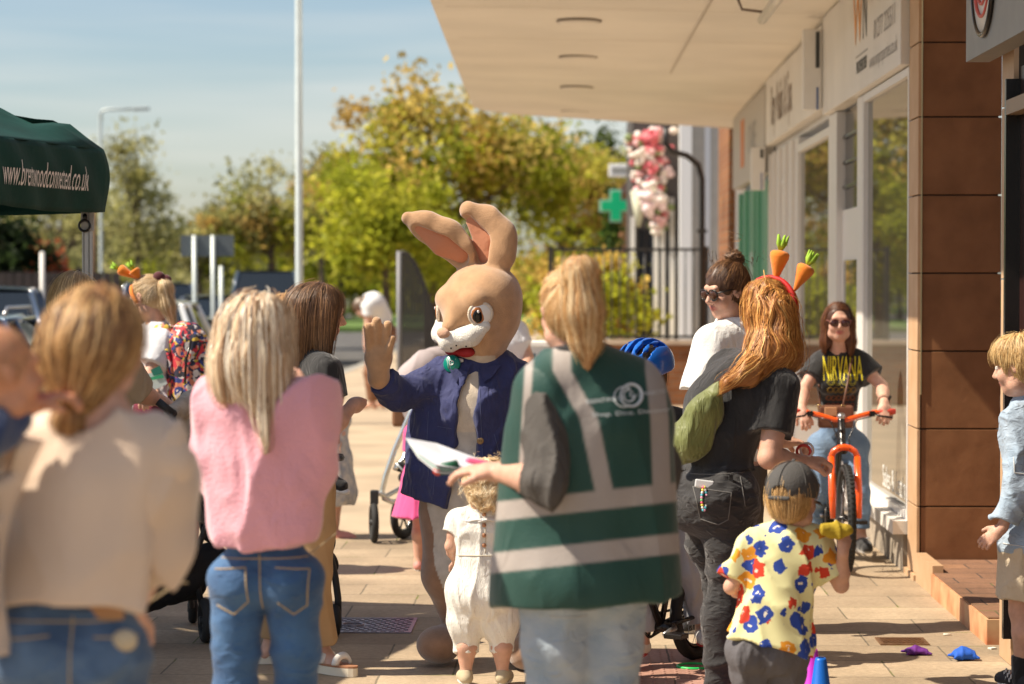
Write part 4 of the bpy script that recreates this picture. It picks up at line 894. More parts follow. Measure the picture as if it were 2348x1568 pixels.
# brick building with pharmacy cross
Y = 50; t = thing('brick_building', 'brown brick building with white windows behind the pharmacy cross', 'building', (PX(1440, Y), Y, 0)); xa, xb = PX(1425, Y), PX(1640, Y)
Pl(MB().bx((xa, Y, 0), (xb, Y + 8, 3.4)).build('wall', m_brick, t), t.location); Pl(MB().prism([(xa - .1, Y - .1, 3.4), (xb, Y - .1, 3.4), (xb, Y - .1, 4.4), (xa + .5, Y - .1, 4.2)], (0, 8, 0), (0, 0, 0)).build('roof', mat('roof_tile', (.16, .10, .08), .9), t), t.location)
f = Pl(MB().bx((xa + .2, Y - .04, 1.2), (xa + .75, Y - .004, 2.2)).build('window', m_white, t), t.location); MB().bx((xa + .25, Y - .05, 1.25), (xa + .7, Y - .041, 2.15)).build('pane', m_glass, f)
Y = 45; t = thing('pharmacy_sign', 'green illuminated pharmacy cross hanging beside the flowers', 'sign', P(1411, 472, Y)); mg = mat('cross_green', (.0, .25, .10), .4, emit=(0, .30, .12, .35)); mp_ = mat('cross_edge', (.55, .72, .62), .5)
for a_, m_, dy, nm in ((.0, mp_, 0, 'cross_case'), (-.05, mg, -.07, 'cross_face')):
    q = .30 + a_ * .6; h = .11 + a_ * .5; MB().box((0, dy, 0), (2 * q, .1, 2 * h)).box((0, dy + .001, q / 2 + h / 2), (2 * h, .1, q - h)).box((0, dy + .001, -q / 2 - h / 2), (2 * h, .1, q - h)).build(nm, m_, t)
MB().tube([(.3, 0, 0), (1.2, .5, 0)], .025, 8).build('bracket', m_rail, t)
t = thing('hanging_sign', 'small white hanging shop sign above the green cross', 'sign', P(1428, 391, 44)); MB().box((0, 0, 0), (.52, .06, .24)).build('panel', mat('bright_white', ()), t, bevel=.02); MB().bx((-.2, -.034, -.05), (.2, -.031, .05)).build('lettering', mat('grey_text2', (.35, .35, .33), .6), t); MB().tube([(.26, 0, .1), (1.0, .4, .1)], .02, 8).build('bracket', m_rail, t)
# low houses far left
for (x, Y, wd, h, c, lb) in ((150, 120, 9, 4.2, (.30, .2, .15), 'brown roofed house hidden among the trees at far left'), (860, 130, 8, 3.2, (.5, .48, .42), 'pale low building far beyond the pavement'),):
    X = PX(x, Y); t = thing('house', lb, 'house', (X, Y, 0)); MB().bx((-wd / 2, 0, 0), (wd / 2, 6, h * .55)).build('wall', mat('house_wall_%d' % x, c, .8), t); MB().prism([(-wd / 2 - .3, 0, h * .55), (wd / 2 + .3, 0, h * .55), (wd / 2 - 1.5, 0, h), (-wd / 2 + 1.5, 0, h)], (0, 6, 0), (0, 0, 0)).build('roof', mat('house_roof', (.20, .12, .09), .9), t); f = MB().bx((-1, -.05, .8), (0, -.01, 1.6)).build('window', m_white, t); MB().bx((-.92, -.06, .88), (-.08, -.051, 1.52)).build('pane', m_glass, f)
# ================================================================ cars
m_tyre = mat('tyre', (.018, .018, .018), .8); m_rim = mat('alloy', (.45, .45, .46), .3, metal=.9); m_cg = mat('car_glass', (.015, .02, .025), .05, spec=.9); m_red = mat('tail_red', (.5, .02, .02), .25); m_lite = mat('head_light', (.75, .76, .78), .1)
def car(label, x, Y, rz, c, h=1.5, L=4.3, estate=True, rails=False, z=-.14, name='parked_car'):
    t = thing(name, label, 'car', (PX(x, Y), Y, z), R(rz), 'cars in the car park'); mp = mat('car_%02d%02d%02d' % tuple(int(v * 99) for v in c), c, .3, coat=1, metal=.3); W = 1.78
    # side profile stations along x (front +x): (x, zlow, zbelt, half width)
    st = [(-L / 2, .45, .80, .72), (-L / 2 + .12, .28, .95, .82), (-L / 2 + .7, .22, .98, .88), (-.3, .22, .96, .89), (L / 2 - 1.3, .22, .93, .89), (L / 2 - .5, .24, .80, .84), (L / 2 - .1, .30, .68, .74), (L / 2, .42, .58, .66)]
    g_ = []
    for (u, zl, zb, hw) in st:
        ring = [(hw * .9, zl), (hw, zl + .12), (hw * 1.0, (zl + zb) / 2), (hw * .97, zb - .05), (hw * .86, zb), (0, zb + .03)]; ring = ring + [(-a, b) for a, b in ring[-2::-1]]; g_.append([(u, a, b) for a, b in ring])
    mb = MB(); g_ = np.array(g_); mb.sheet(g_[:, ::-1]); mb.add(g_[0], [], [[0, i, i + 1] for i in range(1, 10)], False); mb.add(g_[-1], [], [[0, i + 1, i] for i in range(1, 10)], False)
    mb.build('body', mp, t)
    xr = -L / 2 + (.25 if estate else .9); cab = [(xr, .93, .80), (xr + .28, h - .08, .62), (xr + .7, h, .60), (.35, h - .02, .60), (L / 2 - 1.05, .93, .80)]
    mb = MB(); g2 = []
    for (u, zz, hw) in cab: g2.append([(u, hw, .93 if zz > .94 else .9), (u, hw * 1.0, zz - .05 if zz > .94 else .91), (u, hw * .88, zz), (u, 0, zz + .02), (u, -hw * .88, zz), (u, -hw, zz - .05 if zz > .94 else .91), (u, -hw, .93 if zz > .94 else .9)])
    roof = np.array(g2)[1:4]; mb.sheet(roof[:, 1:6][:, ::-1]); mb.build('roof', mp, t)
    # glasshouse: lower ring wide, upper ring narrow
    lo_ = [(xr, -.80), (xr, .80), (L / 2 - 1.05, .80), (L / 2 - 1.05, -.80)]; hi_ = [(xr + .26, -.575), (xr + .26, .575), (.36, .575), (.36, -.575)]
    lo3 = np.array([(a, b, .93) for a, b in lo_]); hi3 = np.array([(a, b, h - .055) for a, b in hi_])
    gm = MB()
    for i in range(4): j = (i + 1) % 4; gm.add([lo3[i], lo3[j], hi3[j], hi3[i]], [[0, 3, 2, 1]])
    gm.build('windows', m_cg, t)
    pm = MB()
    for i in range(4): pm.tube([lo3[i], hi3[i]], .035, 6)
    for s_ in (-1, 1): pm.tube([(-.15, s_ * .80, .93), (-.15, s_ * .60, h - .05)], .03, 6); pm.tube([(.36, s_ * .58, h - .05), (-L / 2 + .5, s_ * .58, h - .05)], .03, 6)
    pm.build('window_pillars', mp, t)
    for a_ in (-L / 2 + .8, L / 2 - .85):
        for s_ in (-1, 1):
            wh = MB(); wh.torus((a_, s_ * .80, .31), .25, .075, (0, 1, 0), 28, 8); to_ = wh.build('tyre', m_tyre, t); r_ = MB(); r_.lathe((a_, s_ * .84, .31), [(0, .03), (.05, .03), (.19, .01), (.2, -.03)], 20, (0, s_, 0)); r_.build('rim', m_rim, to_)
    for s_ in (-1, 1):
        MB().ell((L / 2 - .12, s_ * .60, .62), (.12, .14, .07)).build('headlight', m_lite, t); MB().box((-L / 2 + .03, s_ * .70, .85), (.08, .16, .2)).build('tail_light', m_red, t, bevel=.02)
        MB().ell((L / 2 - 1.25, s_ * .98, 1.0), (.07, .11, .08)).build('mirror', mp, t)
        if rails: MB().tube([(-1.6, s_ * .56, h - .01), (-1.5, s_ * .57, h + .06), (.1, s_ * .57, h + .07), (.25, s_ * .56, h)], .016, 6).build('roof_rail', m_rim, t)
    MB().box((L / 2 + .005, 0, .42), (.02, .5, .11)).build('number_plate', m_white, t); return t
car('dark blue estate car with roof rails at the far left', -135, 20.5, -84, (.02, .045, .10), 1.45, 4.4, True, True)
car('blue people carrier parked behind the roof railed estate at far left', -40, 28, -80, (.06, .09, .15), 1.66, 4.2, True)
car('white hatchback parked behind the woman in the carrot headband', 300, 26, -86, (.72, .73, .74), 1.52, 4.0, True)
car('dark blue van parked beside the tall pale pole', 610, 50, -82, (.05, .08, .12), 1.95, 4.6, True)
car('navy car parked below the grey road sign', 365, 45, -78, (.03, .05, .10), 1.70, 4.3, True)
car('dark grey car parked right of the road sign posts', 505, 38, -80, (.06, .07, .09), 1.50, 4.2, True)
car('silver saloon parked behind the blonde woman in pink', 470, 31, -84, (.35, .35, .34), 1.25, 4.2, False)
car('black hatchback farthest left in the car park', 240, 52, -80, (.03, .035, .05), 1.60, 4.2, True)
# ================================================================ gazebo
gC = np.array([-2.25, 11.6, 0]); gd1 = np.array([-.216, -.976, 0]); gd2 = np.array([-.976, .216, 0])
gz = thing('gazebo', 'dark green pop-up gazebo with white web address on its valance', 'gazebo', gC); m_gz = mat('gazebo_cloth', (.004, .042, .034), .8, bump=.2, bscale=30, var=.15, vscale=4, spec=.25)
def gp(u, v, z): return gd1 * u + gd2 * v + np.array([0, 0, z])
GL = 2.9
for nm, (fn, L_, sd) in {'a': (lambda t: (t, 0), GL, 1), 'b': (lambda t: (0, t), GL, 2), 'c': (lambda t: (t, GL), GL, 3), 'd': (lambda t: (GL, t), GL, 4)}.items():
    ns_ = 60; grid = []; out = {1: -gd2, 2: -gd1, 3: gd2, 4: gd1}[sd]
    for i in range(ns_ + 1):
        t = GL * i / ns_; u, v = fn(t); row = []
        for j in range(13):
            q = j / 12; z = 2.24 - .29 * q - .02 * math.sin(t * 2.1 + .4) * q; bul = .012 * math.sin(t * 7 + sd) * q + .02 * math.sin(q * 3.1) + .008 * math.sin(t * 19 + q * 5)
            row.append(gp(u, v, z) + out * bul)
        grid.append(row)
    MB().sheet(grid).build('valance', m_gz, gz, solid=.003)
pk = gp(GL / 2, GL / 2, 2.92); cs = [gp(0, 0, 2.24), gp(GL, 0, 2.24), gp(GL, GL, 2.24), gp(0, GL, 2.24)]; mb = MB()
for i in range(4):
    a, b = cs[i], cs[(i + 1) % 4]; grid = []
    for p in range(25):
        q = p / 24; row = []
        for r_ in range(25):
            t = r_ / 24; A = a + (b - a) * t; X = A + (pk - A) * q; sag = -.10 * math.sin(math.pi * t) * math.sin(math.pi * min(1, q * 1.05)) * (1 - q * .5) + .05 * (1 - q) ** 6 * 0
            fl_ = .06 * math.exp(-((q - .10) / .05) ** 2) * math.exp(-(min(t, 1 - t) / .10) ** 2) + .014 * math.sin(q * 30 + t * 9) * math.exp(-(min(t, 1 - t) / .12) ** 2) * (q > .03)
            row.append(X + [0, 0, sag + fl_])
        grid.append(row)
    mb.sheet(grid)
mb.build('roof', m_gz, gz, solid=.003)
m_alu = mat('gazebo_alu', (.55, .54, .52), .4, metal=.5)
for (u, v) in ((.06, .06), (GL - .06, .06), (GL - .06, GL - .06), (.06, GL - .06)):
    c = gp(u, v, 0); mb = MB(); mb.box(c + [0, 0, 1.05], (.052, .045, 2.10), .2); 
    lg = mb.build('leg', m_alu, gz, bevel=.006); mb = MB()
    for s_ in (-1, 1): mb.box(c + np.array([s_ * .012, -.024, 1.0]), (.006, .006, 1.9), 0)
    mb.build('groove', mat('alu_dark', (.3, .3, .29), .5, metal=.4), lg); MB().box(c + [0, 0, 1.90], (.062, .056, .10), .2).build('slider', mat('slider', (.45, .44, .42), .5), lg, bevel=.005)
mb = MB(); c = gp(.06, .06, 1.875) + [-.005, -.045, 0]; mb.torus(c, .026, .006, (0, 1, 0), 24, 8); mb.build('pull_ring', m_black, gz); MB().ell(c + [0, .01, .04], (.012, .012, .02)).build('ring_clip', m_black, gz)
t0 = .70
def gfn(W):
    out = []
    for p in W:
        d = p - np.array([0, 0, 0]); t = d @ gd1; z = p[2]; q = (2.24 - z) / .29; bul = .012 * math.sin(t * 7 + 1) * q + .02 * math.sin(q * 3.1) + .008 * math.sin(t * 19 + q * 5); out.append(p - gd2 * (bul + .006))
    return np.array(out)
text_obj('web_address', 'www.brentwoodconnected.co.uk', mat('gz_text', (.80, .76, .72), .6), gz, gp(t0, 0, 2.085), tuple(-gd1), (0, 0, 1), .165, .395, .12, .0, fn=gfn)
# ================================================================ the rabbit costume
m_fur = mat('tan_plush', (.56, .36, .22), .95, bump=.35, bscale=240, attr=True, sheen=.6, spec=.1, var=.10, vscale=22)
m_fur2 = mat('cream_plush', (.66, .57, .46), .95, bump=.6, bscale=130, sheen=.5, spec=.15, var=.08, vscale=12)
m_inner = mat('ear_lining', (.58, .24, .13), .9, sheen=.3, bump=.2)
m_jkt = mat('navy_cotton', (.026, .034, .125), .8, bump=.3, bscale=300, var=.12, vscale=9, sheen=.2, wr=.016, ws=10)
rb = Fig('person in a tan rabbit costume and navy jacket waving one paw', 1090, 10.2, 1.72, 188, w=1.18, vox=.008)
TAN = np.array([.52, .31, .17]); BR = np.array([.28, .165, .105]); CRM = np.array([.52, .48, .43])
rb.set(neck=(1105, 828, 0), chest=(1102, 905, 0), waist=(1098, 1030, 0), pelvis=(1080, 1150, 0), hl=(1040, 1185, 0), hr=(1130, 1185, .02), kl=(1022, 1315, -.06), al=(1054, 1442, .03), kr=(1160, 1330, -.04), ar=(1172, 1455, .03),
       sl=(1018, 868, -.02), el=(912, 908, -.10), wl=(868, 862, -.20), sr=(1190, 872, .02), er=(1203, 985, .02), wr=(1188, 1085, -.10), head=(1100, 708, 0))
rb.J['tl'] = rb.at(1005, 1488, -.12); rb.J['tr'] = rb.at(1215, 1505, -.22)
rb.hk = 1.0; rb.face(222, -12, 3); E, C = rb.hE, rb.hC
A = rb.at
head_pr = [E((0, -.02, .035), (.172, .172, .158), .02), E((0, .00, -.07), (.150, .150, .115), .06), C((0, .10, .02), (0, .185, -.035), .075, .034, .05), C((-.07, .085, -.13), (.07, .085, -.13), .060, .060, .05), E((-.105, .095, -.055), (.05, .05, .05), .04), E((.105, .095, -.055), (.05, .05, .05), .04), E((-.07, .11, .06), (.06, .045, .05), .04), E((.07, .11, .06), (.06, .045, .05), .04)]
ears = []; cuts = []; lin = []
def ear(pts, rs, n, inner, ir, f=1.7):
    n = nrm(n)
    for i in range(len(pts) - 1): ears.append(Cap(A(*pts[i]), A(*pts[i + 1]), rs[i], rs[i + 1], .03, n, f))
    for i in range(len(inner) - 1):
        a, b = A(*inner[i]) + n * .030, A(*inner[i + 1]) + n * .030; cuts.append(Cap(a, b, ir[i], ir[i + 1], .01, n, 1.3)); lin.append(Cap(A(*inner[i]) + n * .004, A(*inner[i + 1]) + n * .004, ir[i] * .95, ir[i + 1] * .95, .02, n, 2.6))
ear([(1112, 612, 0), (1136, 578, 0), (1138, 545, 0), (1112, 508, 0), (1072, 482, -.01)], [.062, .088, .088, .068, .042], (-.50, -.86, -.05), [(1112, 590, 0), (1108, 552, 0), (1080, 506, 0)], [.034, .046, .026])
ear([(1098, 605, 0), (1068, 578, 0), (1025, 545, 0), (975, 518, 0), (936, 501, 0)], [.055, .076, .080, .064, .032], (-.15, -.90, -.42), [(1056, 584, 0), (1015, 560, 0), (960, 523, 0)], [.040, .054, .028])
body = rb.torso(1.15) + [Ell(A(1072, 1125, 0), (.20, .19, .27), .05), Ell(A(1085, 950, 0), (.165, .15, .2), .05)]
for c in 'lr':
    J = rb.J; h, kn, a = J['h' + c], J['k' + c], J['a' + c]; body += [Cap(h, kn, .140, .098, .05), Cap(kn, a, .098, .060, .04)]
    t = J['t' + c]; body += [Cap(a + [0, 0, -.03], t + (a - t) * .45 + [0, 0, -.0], .062, .060, .03), Ell(t + [0, 0, .02], (.095, .115, .076), .04)]
body += rb.arm('l') + rb.arm('r') + [Cap(A(1105, 835), A(1100, 790), .09, .10, .03)]
# waving paw
body += [Ell(A(868, 816, -.21), (.058, .034, .060), .02), Cap(A(868, 868, -.2), A(868, 830, -.2), .042, .045, .03)]
for (a, b, r1, r2) in (((848, 795), (843, 750), .019, .017), ((865, 785), (864, 737), .019, .018), ((884, 785), (889, 744), .019, .018), ((886, 818), (901, 775), .020, .014)): body.append(Cap(A(*a, -.22), A(*b, -.25), r1, r2, .006))
body += [Ell(J['wr'] + [0, 0, -.07], (.05, .06, .07), .02)]
v = Vol(body + head_pr + ears, .0068, pad=.04)
for q in cuts: v.cutout(q, .012)
v.cutout(E((-.036, .172, -.142), (.052, .045, .020)), .012)
v.disp(fold(7, .0022, 22, (1, 1, .5), False))
def rcol(V):
    Cc = np.tile(TAN, (len(V), 1)); x, y, z = V.T; px = 1310 + (x + rb.loc[0]) * 543; zz = z
    low = zz < 1.14; edge = 985 + 55 * np.clip((.72 - zz) / .55, 0, 1) ** 1.6 + 4 * np.sin(zz * 25); front = y < .08
    Cc[low] = BR; m = low & front & (px > edge) & (zz > .30) & (px < 1165 + 20 * (zz > .7)); Cc[m] = CRM; m = (zz > .98) & (zz < 1.30) & (y < .02); Cc[m & (np.abs(px - 1075) < 62)] = (.62, .53, .42); return Cc
v.mesh('body', m_fur, rb.root, rcol)
v = Vol(lin, .006); v.mesh('ear_lining', m_inner, rb.root)
v = Vol([C((-.004, .196, -.088), (-.082, .158, -.076), .045, .043, .02), C((-.082, .158, -.076), (-.122, .112, -.045), .043, .032, .02), C((.004, .196, -.088), (.082, .158, -.076), .045, .043, .02), C((.082, .158, -.076), (.122, .112, -.045), .043, .032, .02), E((0, .205, -.10), (.04, .035, .035), .02), E((0, .158, -.186), (.03, .012, .012), .01)], .006); v.disp(fold(9, .0015, 60)); v.mesh('muzzle', mat('white_plush', (.80, .77, .70), .95, bump=.7, bscale=160, sheen=.5), rb.root)
Vol([E((0, .232, -.052), (.034, .018, .024), .01)], .005).mesh('nose', mat('nose_plush', (.60, .37, .26), .9, bump=.5, bscale=150), rb.root)
Vol([E((-.036, .150, -.150), (.048, .030, .022), .01), E((.03, .150, -.150), (.048, .030, .022), .01)], .005).mesh('mouth', mat('mouth_red', (.36, .012, .014), .7), rb.root)
mb = MB()
for (a, b, z) in ((-.052, .222, -.105), (-.07, .206, -.09), (-.085, .198, -.112), (-.035, .238, -.115)): mb.ell(rb.hp(a, b - .006, z), .0038)
mb.build('whisker_dots', m_black, rb.root)
for g in (-1, 1):
    nn = nrm(rb.HM @ np.array([g * .78, .60, .10])); up = nrm(rb.HM[:, 2] - nn * (rb.HM[:, 2] @ nn)); sd = np.cross(up, nn); M = np.stack([sd, nn, up], 1); c = rb.hp(g * .112, .116, .012)
    def ED(o, r, nm, m, k=.004, par=rb.root): return Vol([Ell(c + M @ np.array(o), np.array(r), k, M)], .004).mesh(nm, m, par)
    e = ED((0, .012, 0), (.047, .012, .044), 'eye', mat('eye_white', (.80, .78, .75), .7)); so_ = -1 if g < 0 else 1
    s_ = np.sign(M[:, 0] @ rb.HM[:, 0]) * -g      # + towards the nose
    ED((s_ * .010, .0185, -.003), (.031, .0065, .036), 'iris', mat('iris_orange', (.42, .15, .04), .4), par=e); ED((s_ * .015, .0225, -.008), (.022, .0045, .029), 'pupil', mat('pupil', (.004, .004, .005), .12), par=e); ED((s_ * .010, .0265, .012), (.0065, .004, .008), 'glint', mat('glint', (.85, .85, .85), .3), par=e)
    mb = MB(); th = np.linspace(0, 2 * math.pi, 41)[:-1]; mb.tube(c + (M @ np.stack([.048 * np.cos(th), np.full(40, .010), .045 * np.sin(th)]) * 1.0).T, .0075, 6, closed=True); mb.build('eye_trim', mat('trim_cream', (.72, .62, .5), .9, bump=.6, bscale=200), e)
# jacket
ex = [Ell(A(1072, 1125, 0), (.23, .215, .30), .05), Ell(A(1085, 950, 0), (.192, .178, .23), .05), Cap(A(990, 960, 0), A(985, 1140, -.02), .10, .13, .05, (0, 1, 0), 1.0), Cap(A(1175, 960, .02), A(1170, 1140, .02), .09, .12, .05), Cap(A(1080, 1000, .06), A(1080, 1150, .06), .16, .19, .06), Ell(A(1072, 1110, 0), (.235, .215, .24), .05)]
for c, e2 in (('l', .033), ('r', .03)): pass
OY = (0, 1, 0)
cut_open = [Cap(A(1087, 845, -.14), A(1070, 930, -.20), .010, .040, .01, OY, .30), Cap(A(1070, 930, -.20), A(1064, 1040, -.25), .040, .046, .01, OY, .30), Cap(A(1064, 1040, -.25), A(1068, 1200, -.25), .046, .085, .01, OY, .42)]
cut2 = []
fa_, fb_ = fold(21, .010, 17, (1, 1, .45)), fold(22, .0048, 46, (1, 1, .6)); fj = lambda p: fa_(p) + fb_(p); 
rb.top('jacket', m_jkt, hem=A(985, 1150, 0), hemn=(-.28, 0, -1), fr=(1.86, 1.9), ease=.028, aease=.030, end=.030, fl=fj, neck=.02, extra=ex, flat=1.12, vox=.007, nk=1.0, cuts=cut_open + cut2)
mb = MB(); b_ = mat('button', (.30, .19, .08), .35)
for (x, y) in ((1094, 922), (1104, 1005)):
    q = A(x, y, 0); V_ = rb.lastvol; yy = -.36
    for i in range(60):
        if V_.sample(np.array([[q[0], yy, q[2]]]))[0] < .0: break
        yy += .005
    b2 = MB(); b2.lathe((q[0], yy + .004, q[2]), [(0, .012), (.009, .013), (.0145, .010), (.015, .002)], 20, (0, -1, 0)); b2.build('button', b_, rb.root); b3 = MB()
    for a in (-1, 1): b3.ell((q[0] + a * .004, yy - .0095, q[2]), .002)
    b3.build('button_hole', m_black, rb.root)
def onvol(V_, x, y, lift=.003, fig=rb, start=-.45):
    q = fig.at(x, y, 0); return np.array([q[0], hitY(V_, [q[0]], [q[2]], start)[0] - lift, q[2]])
jv = rb.lastvol; m_st = mat('stitch', (.10, .12, .24), .8)
for k_, pl in enumerate(([(985, 940), (980, 1050)], [(1006, 974), (1040, 978)], [(962, 1052), (1004, 1056), (998, 1125)], [(955, 1148), (1010, 1160)], [(1102, 860), (1110, 1060)], [(1135, 990), (1150, 1045)])):
    pp = []
    for a, b in zip(pl[:-1], pl[1:]):
        for t in np.linspace(0, 1, 14): pp.append(onvol(jv, a[0] + (b[0] - a[0]) * t, a[1] + (b[1] - a[1]) * t, .0012))
    MB().tube(pp, .0011, 5).build('seam', m_st, rb.root)
# collar flaps
for pl in ([(1030, 838), (1075, 850), (1066, 888), (1050, 875)], [(1100, 842), (1150, 835), (1130, 862), (1112, 872)]):
    pp = np.array([onvol(jv, a, b, .006) if 1 else 0 for a, b in pl]); c_ = pp.mean(0); MB().prism([p for p in pp], (0, -.008, 0), (0, 0, 0)).build('collar', m_jkt, rb.root, bevel=.003)
# badge
bc = onvol(jv, 1038, 832, .012); bd = MB(); nb = nrm([-.25, -.95, .15]); bd.lathe(bc, [(0, .006), (.034, .005), (.037, .0), (.037, -.004)], 30, nb); bo = bd.build('badge', mat('badge_green', (.0, .22, .17), .3), rb.root)
a_, b_2 = frame(nb); mb = MB(); mb.torus(bc + nb * .0065 + [0, 0, .004], .010, .0016, nb, 20, 5); mb.torus(bc + nb * .0065 + [.004, 0, .004], .006, .0014, nb, 20, 5)
for dx in (-.018, -.010, .018): mb.tube([bc + nb * .0065 + np.array([dx, 0, .02]), bc + nb * .0065 + np.array([dx + .006, 0, -.02])], .0012, 5)
mb.build('badge_mark', mat('badge_white', (.8, .85, .82), .4), bo)
# ================================================================ pushchairs
m_tube = mat('pram_silver', (.70, .74, .72), .25, metal=.8); m_pblk = mat('pram_black', (.018, .018, .02), .6, bump=.2); m_fab = mat('pram_fabric', (.012, .012, .014), .9, bump=.3, bscale=200); m_gry = mat('pram_grey', (.42, .36, .36), .85, bump=.2, bscale=150)
class Pram:
    def __init__(s, label, x, Y): s.Y = Y; s.loc = np.array([P(x, 900, Y)[0], Y, 0.]); s.t = thing('pushchair', label, 'pushchair', s.loc)
    def at(s, x, y, dy=0): return P(x, y, s.Y + dy) - s.loc
    def tube(s, name, pts, r, m): return MB().tube([s.at(*p) for p in pts], r, 10).build(name, m, s.t)
    def wheel(s, x, y, dy, rad, axis, w_=.022):
        c = s.at(x, y, dy); c[2] = rad; o = MB().torus(c, rad - w_, w_, axis, 36, 10).build('wheel', m_tyre, s.t); mb = MB(); mb.torus(c, rad - 2.2 * w_, .006, axis, 30, 6); a, b = frame(axis)
        mb.build('rim', m_tube, o); mb = MB()
        for k in range(6): th = k * math.pi / 3; d = a * math.cos(th) + b * math.sin(th); mb.tube([c, c + d * (rad - 2 * w_)], .007, 6)
        mb.tube([c - nrm(axis) * .025, c + nrm(axis) * .025], .02, 10); mb.build('spokes', m_pblk, o); return c
    def cloth(s, name, caps, m, e=0, vox=.009, fl=None, cuts=()):
        v = Vol(caps, vox)
        for q in cuts: v.cutout(q, .01)
        if fl: v.disp(fl)
        return v.mesh(name, m, s.t)
p3 = Pram('pale silver framed pushchair with pinkish grey hood beside the rabbit', 920, 14.9); a = p3.at
c1 = p3.wheel(857, 1200, -.1, .125, (1, .18, 0)); p3.tube('fork', [(857, 1195, -.1), (857, 1150, -.1), (858, 1130, -.1)], .018, m_pblk); MB().box(p3.at(858, 1140, -.1), (.05, .05, .09)).build('swivel', m_pblk, p3.t, bevel=.008)
c1 = p3.wheel(925, 1180, .12, .14, (1, -.5, 0), .026); p3.wheel(1000, 1190, .3, .14, (1, -.5, 0), .026)
p3.tube('frame', [(962, 900, 0), (940, 950, 0), (905, 1030, 0), (884, 1090, 0), (876, 1125, 0), (880, 1143, 0), (898, 1150, 0), (965, 1152, .05), (1010, 1150, .2)], .017, m_tube); p3.tube('frame', [(862, 1128, -.05), (884, 1138, 0), (935, 1110, .1), (985, 1120, .3)], .015, m_tube)
p3.tube('seat_tube', [(955, 950, .1), (940, 1000, .1), (925, 1052, .1), (905, 1075, 0)], .014, m_tube); p3.tube('push_bar', [(962, 900, 0), (950, 850, .15), (935, 830, .2), (960, 822, .3)], .014, m_pblk)
p3.cloth('hood', [Cap(a(948, 868, 0), a(1000, 850, .2), .11, .13, .05), Cap(a(975, 838, 0), a(1010, 838, .25), .10, .12, .05)], m_gry, fl=fold(3, .004, 20), cuts=[Ell(a(985, 930, -.1), (.2, .25, .13))])
p3.cloth('backrest', [Cap(a(945, 915, .1), a(962, 975, .1), .09, .07, .04, (0, 1, 0), 2.2), Cap(a(985, 900, .25), a(995, 990, .25), .10, .08, .04, (0, 1, 0), 2)], m_gry)
p3.cloth('seat', [Cap(a(915, 1070, .05), a(965, 1082, .1), .035, .05, .03), Cap(a(925, 1095, .1), a(990, 1100, .2), .04, .05, .03), Cap(a(950, 1040, .1), a(965, 1070, .1), .06, .06, .03)], m_fab, fl=fold(5, .006, 25)); p3.tube('seat_piping', [(908, 1062, -.02), (930, 1085, -.02), (968, 1088, 0)], .006, m_tube)
MB().ell(a(944, 1062, -.05), (.035, .02, .03)).build('toy', mat('toy_blue', (.02, .25, .65), .3), p3.t); MB().box(a(915, 950, .9), (.09, .08, .16)).build('bag', mat('brown_bag', (.20, .09, .04), .7), p3.t, bevel=.02)
p1 = Pram('black pushchair with beige muslin over its hood, between the cream blouse and pink top', 430, 10.7); a = p1.at
p1.wheel(442, 1408, .6, .075, (1, .15, 0)); p1.wheel(470, 1480, 0, .10, (1, .3, 0)); p1.wheel(488, 1440, .05, .10, (1, .3, 0)); p1.wheel(520, 1420, .55, .075, (1, .15, 0)); 
p1.tube('frame', [(392, 945, -.1), (420, 1040, 0), (440, 1120, .1), (438, 1215, .1), (455, 1270, .2), (470, 1310, .2), (520, 1370, .4)], .014, m_pblk); p1.tube('frame', [(480, 1100, 0), (475, 1200, 0), (440, 1290, 0), (430, 1330, .1), (440, 1390, .5)], .014, m_pblk); p1.tube('frame', [(425, 1215, .1), (470, 1420, .1)], .014, m_pblk); p1.tube('push_bar', [(362, 920, -.1), (392, 945, -.1), (410, 955, .1)], .018, m_pblk); p1.tube('fork', [(442, 1408, .6), (440, 1345, .6)], .014, m_pblk)
p1.cloth('basket', [Cap(a(400, 1330, .1), a(480, 1290, .2), .09, .10, .05), Cap(a(360, 1370, .1), a(440, 1345, .3), .05, .07, .05), Cap(a(330, 1380, .1), a(400, 1310, .1), .06, .10, .05)], m_fab, fl=fold(6, .01, 18)); p1.cloth('backrest', [Cap(a(460, 1010, .1), a(485, 1220, .2), .10, .05, .03, (0, 1, 0), 2), Cap(a(470, 1090, 0), a(500, 1180, .1), .06, .06, .03)], m_fab)
p1.cloth('side_panel', [Cap(a(450, 1030, .05), a(468, 1180, .1), .07, .045, .02, (0, 1, 0), 4)], mat('pram_olive', (.16, .14, .11), .9, bump=.3))
p1.cloth('muslin', [Cap(a(400, 945, 0), a(440, 925, .1), .05, .06, .04), Cap(a(405, 975, .05), a(450, 985, .1), .03, .05, .03)], mat('muslin', (.42, .36, .29), .9, bump=.3, var=.25, vscale=14), fl=fold(8, .016, 22)); p1.cloth('hood', [Cap(a(405, 985, .1), a(470, 1000, .2), .07, .09, .05)], m_fab)
p2 = Pram('black pushchair with a tan leather roundel seen right of the blue jeans', 750, 10.9); a = p2.at
p2.wheel(769, 1440, 0, .075, (1, .12, 0)); p2.wheel(650, 1425, .3, .075, (1, .12, 0)); p2.tube('frame', [(742, 1195, 0), (752, 1250, 0), (768, 1320, 0), (775, 1372, 0), (775, 1400, 0)], .016, m_pblk); p2.tube('frame', [(742, 1300, .05), (758, 1270, .05), (768, 1320, .05)], .010, m_tube); p2.tube('fork', [(762, 1440, 0), (762, 1385, 0), (778, 1385, 0), (778, 1440, 0)], .010, m_pblk); p2.tube('frame', [(740, 1160, .2), (700, 1300, .3), (650, 1410, .3)], .014, m_pblk)
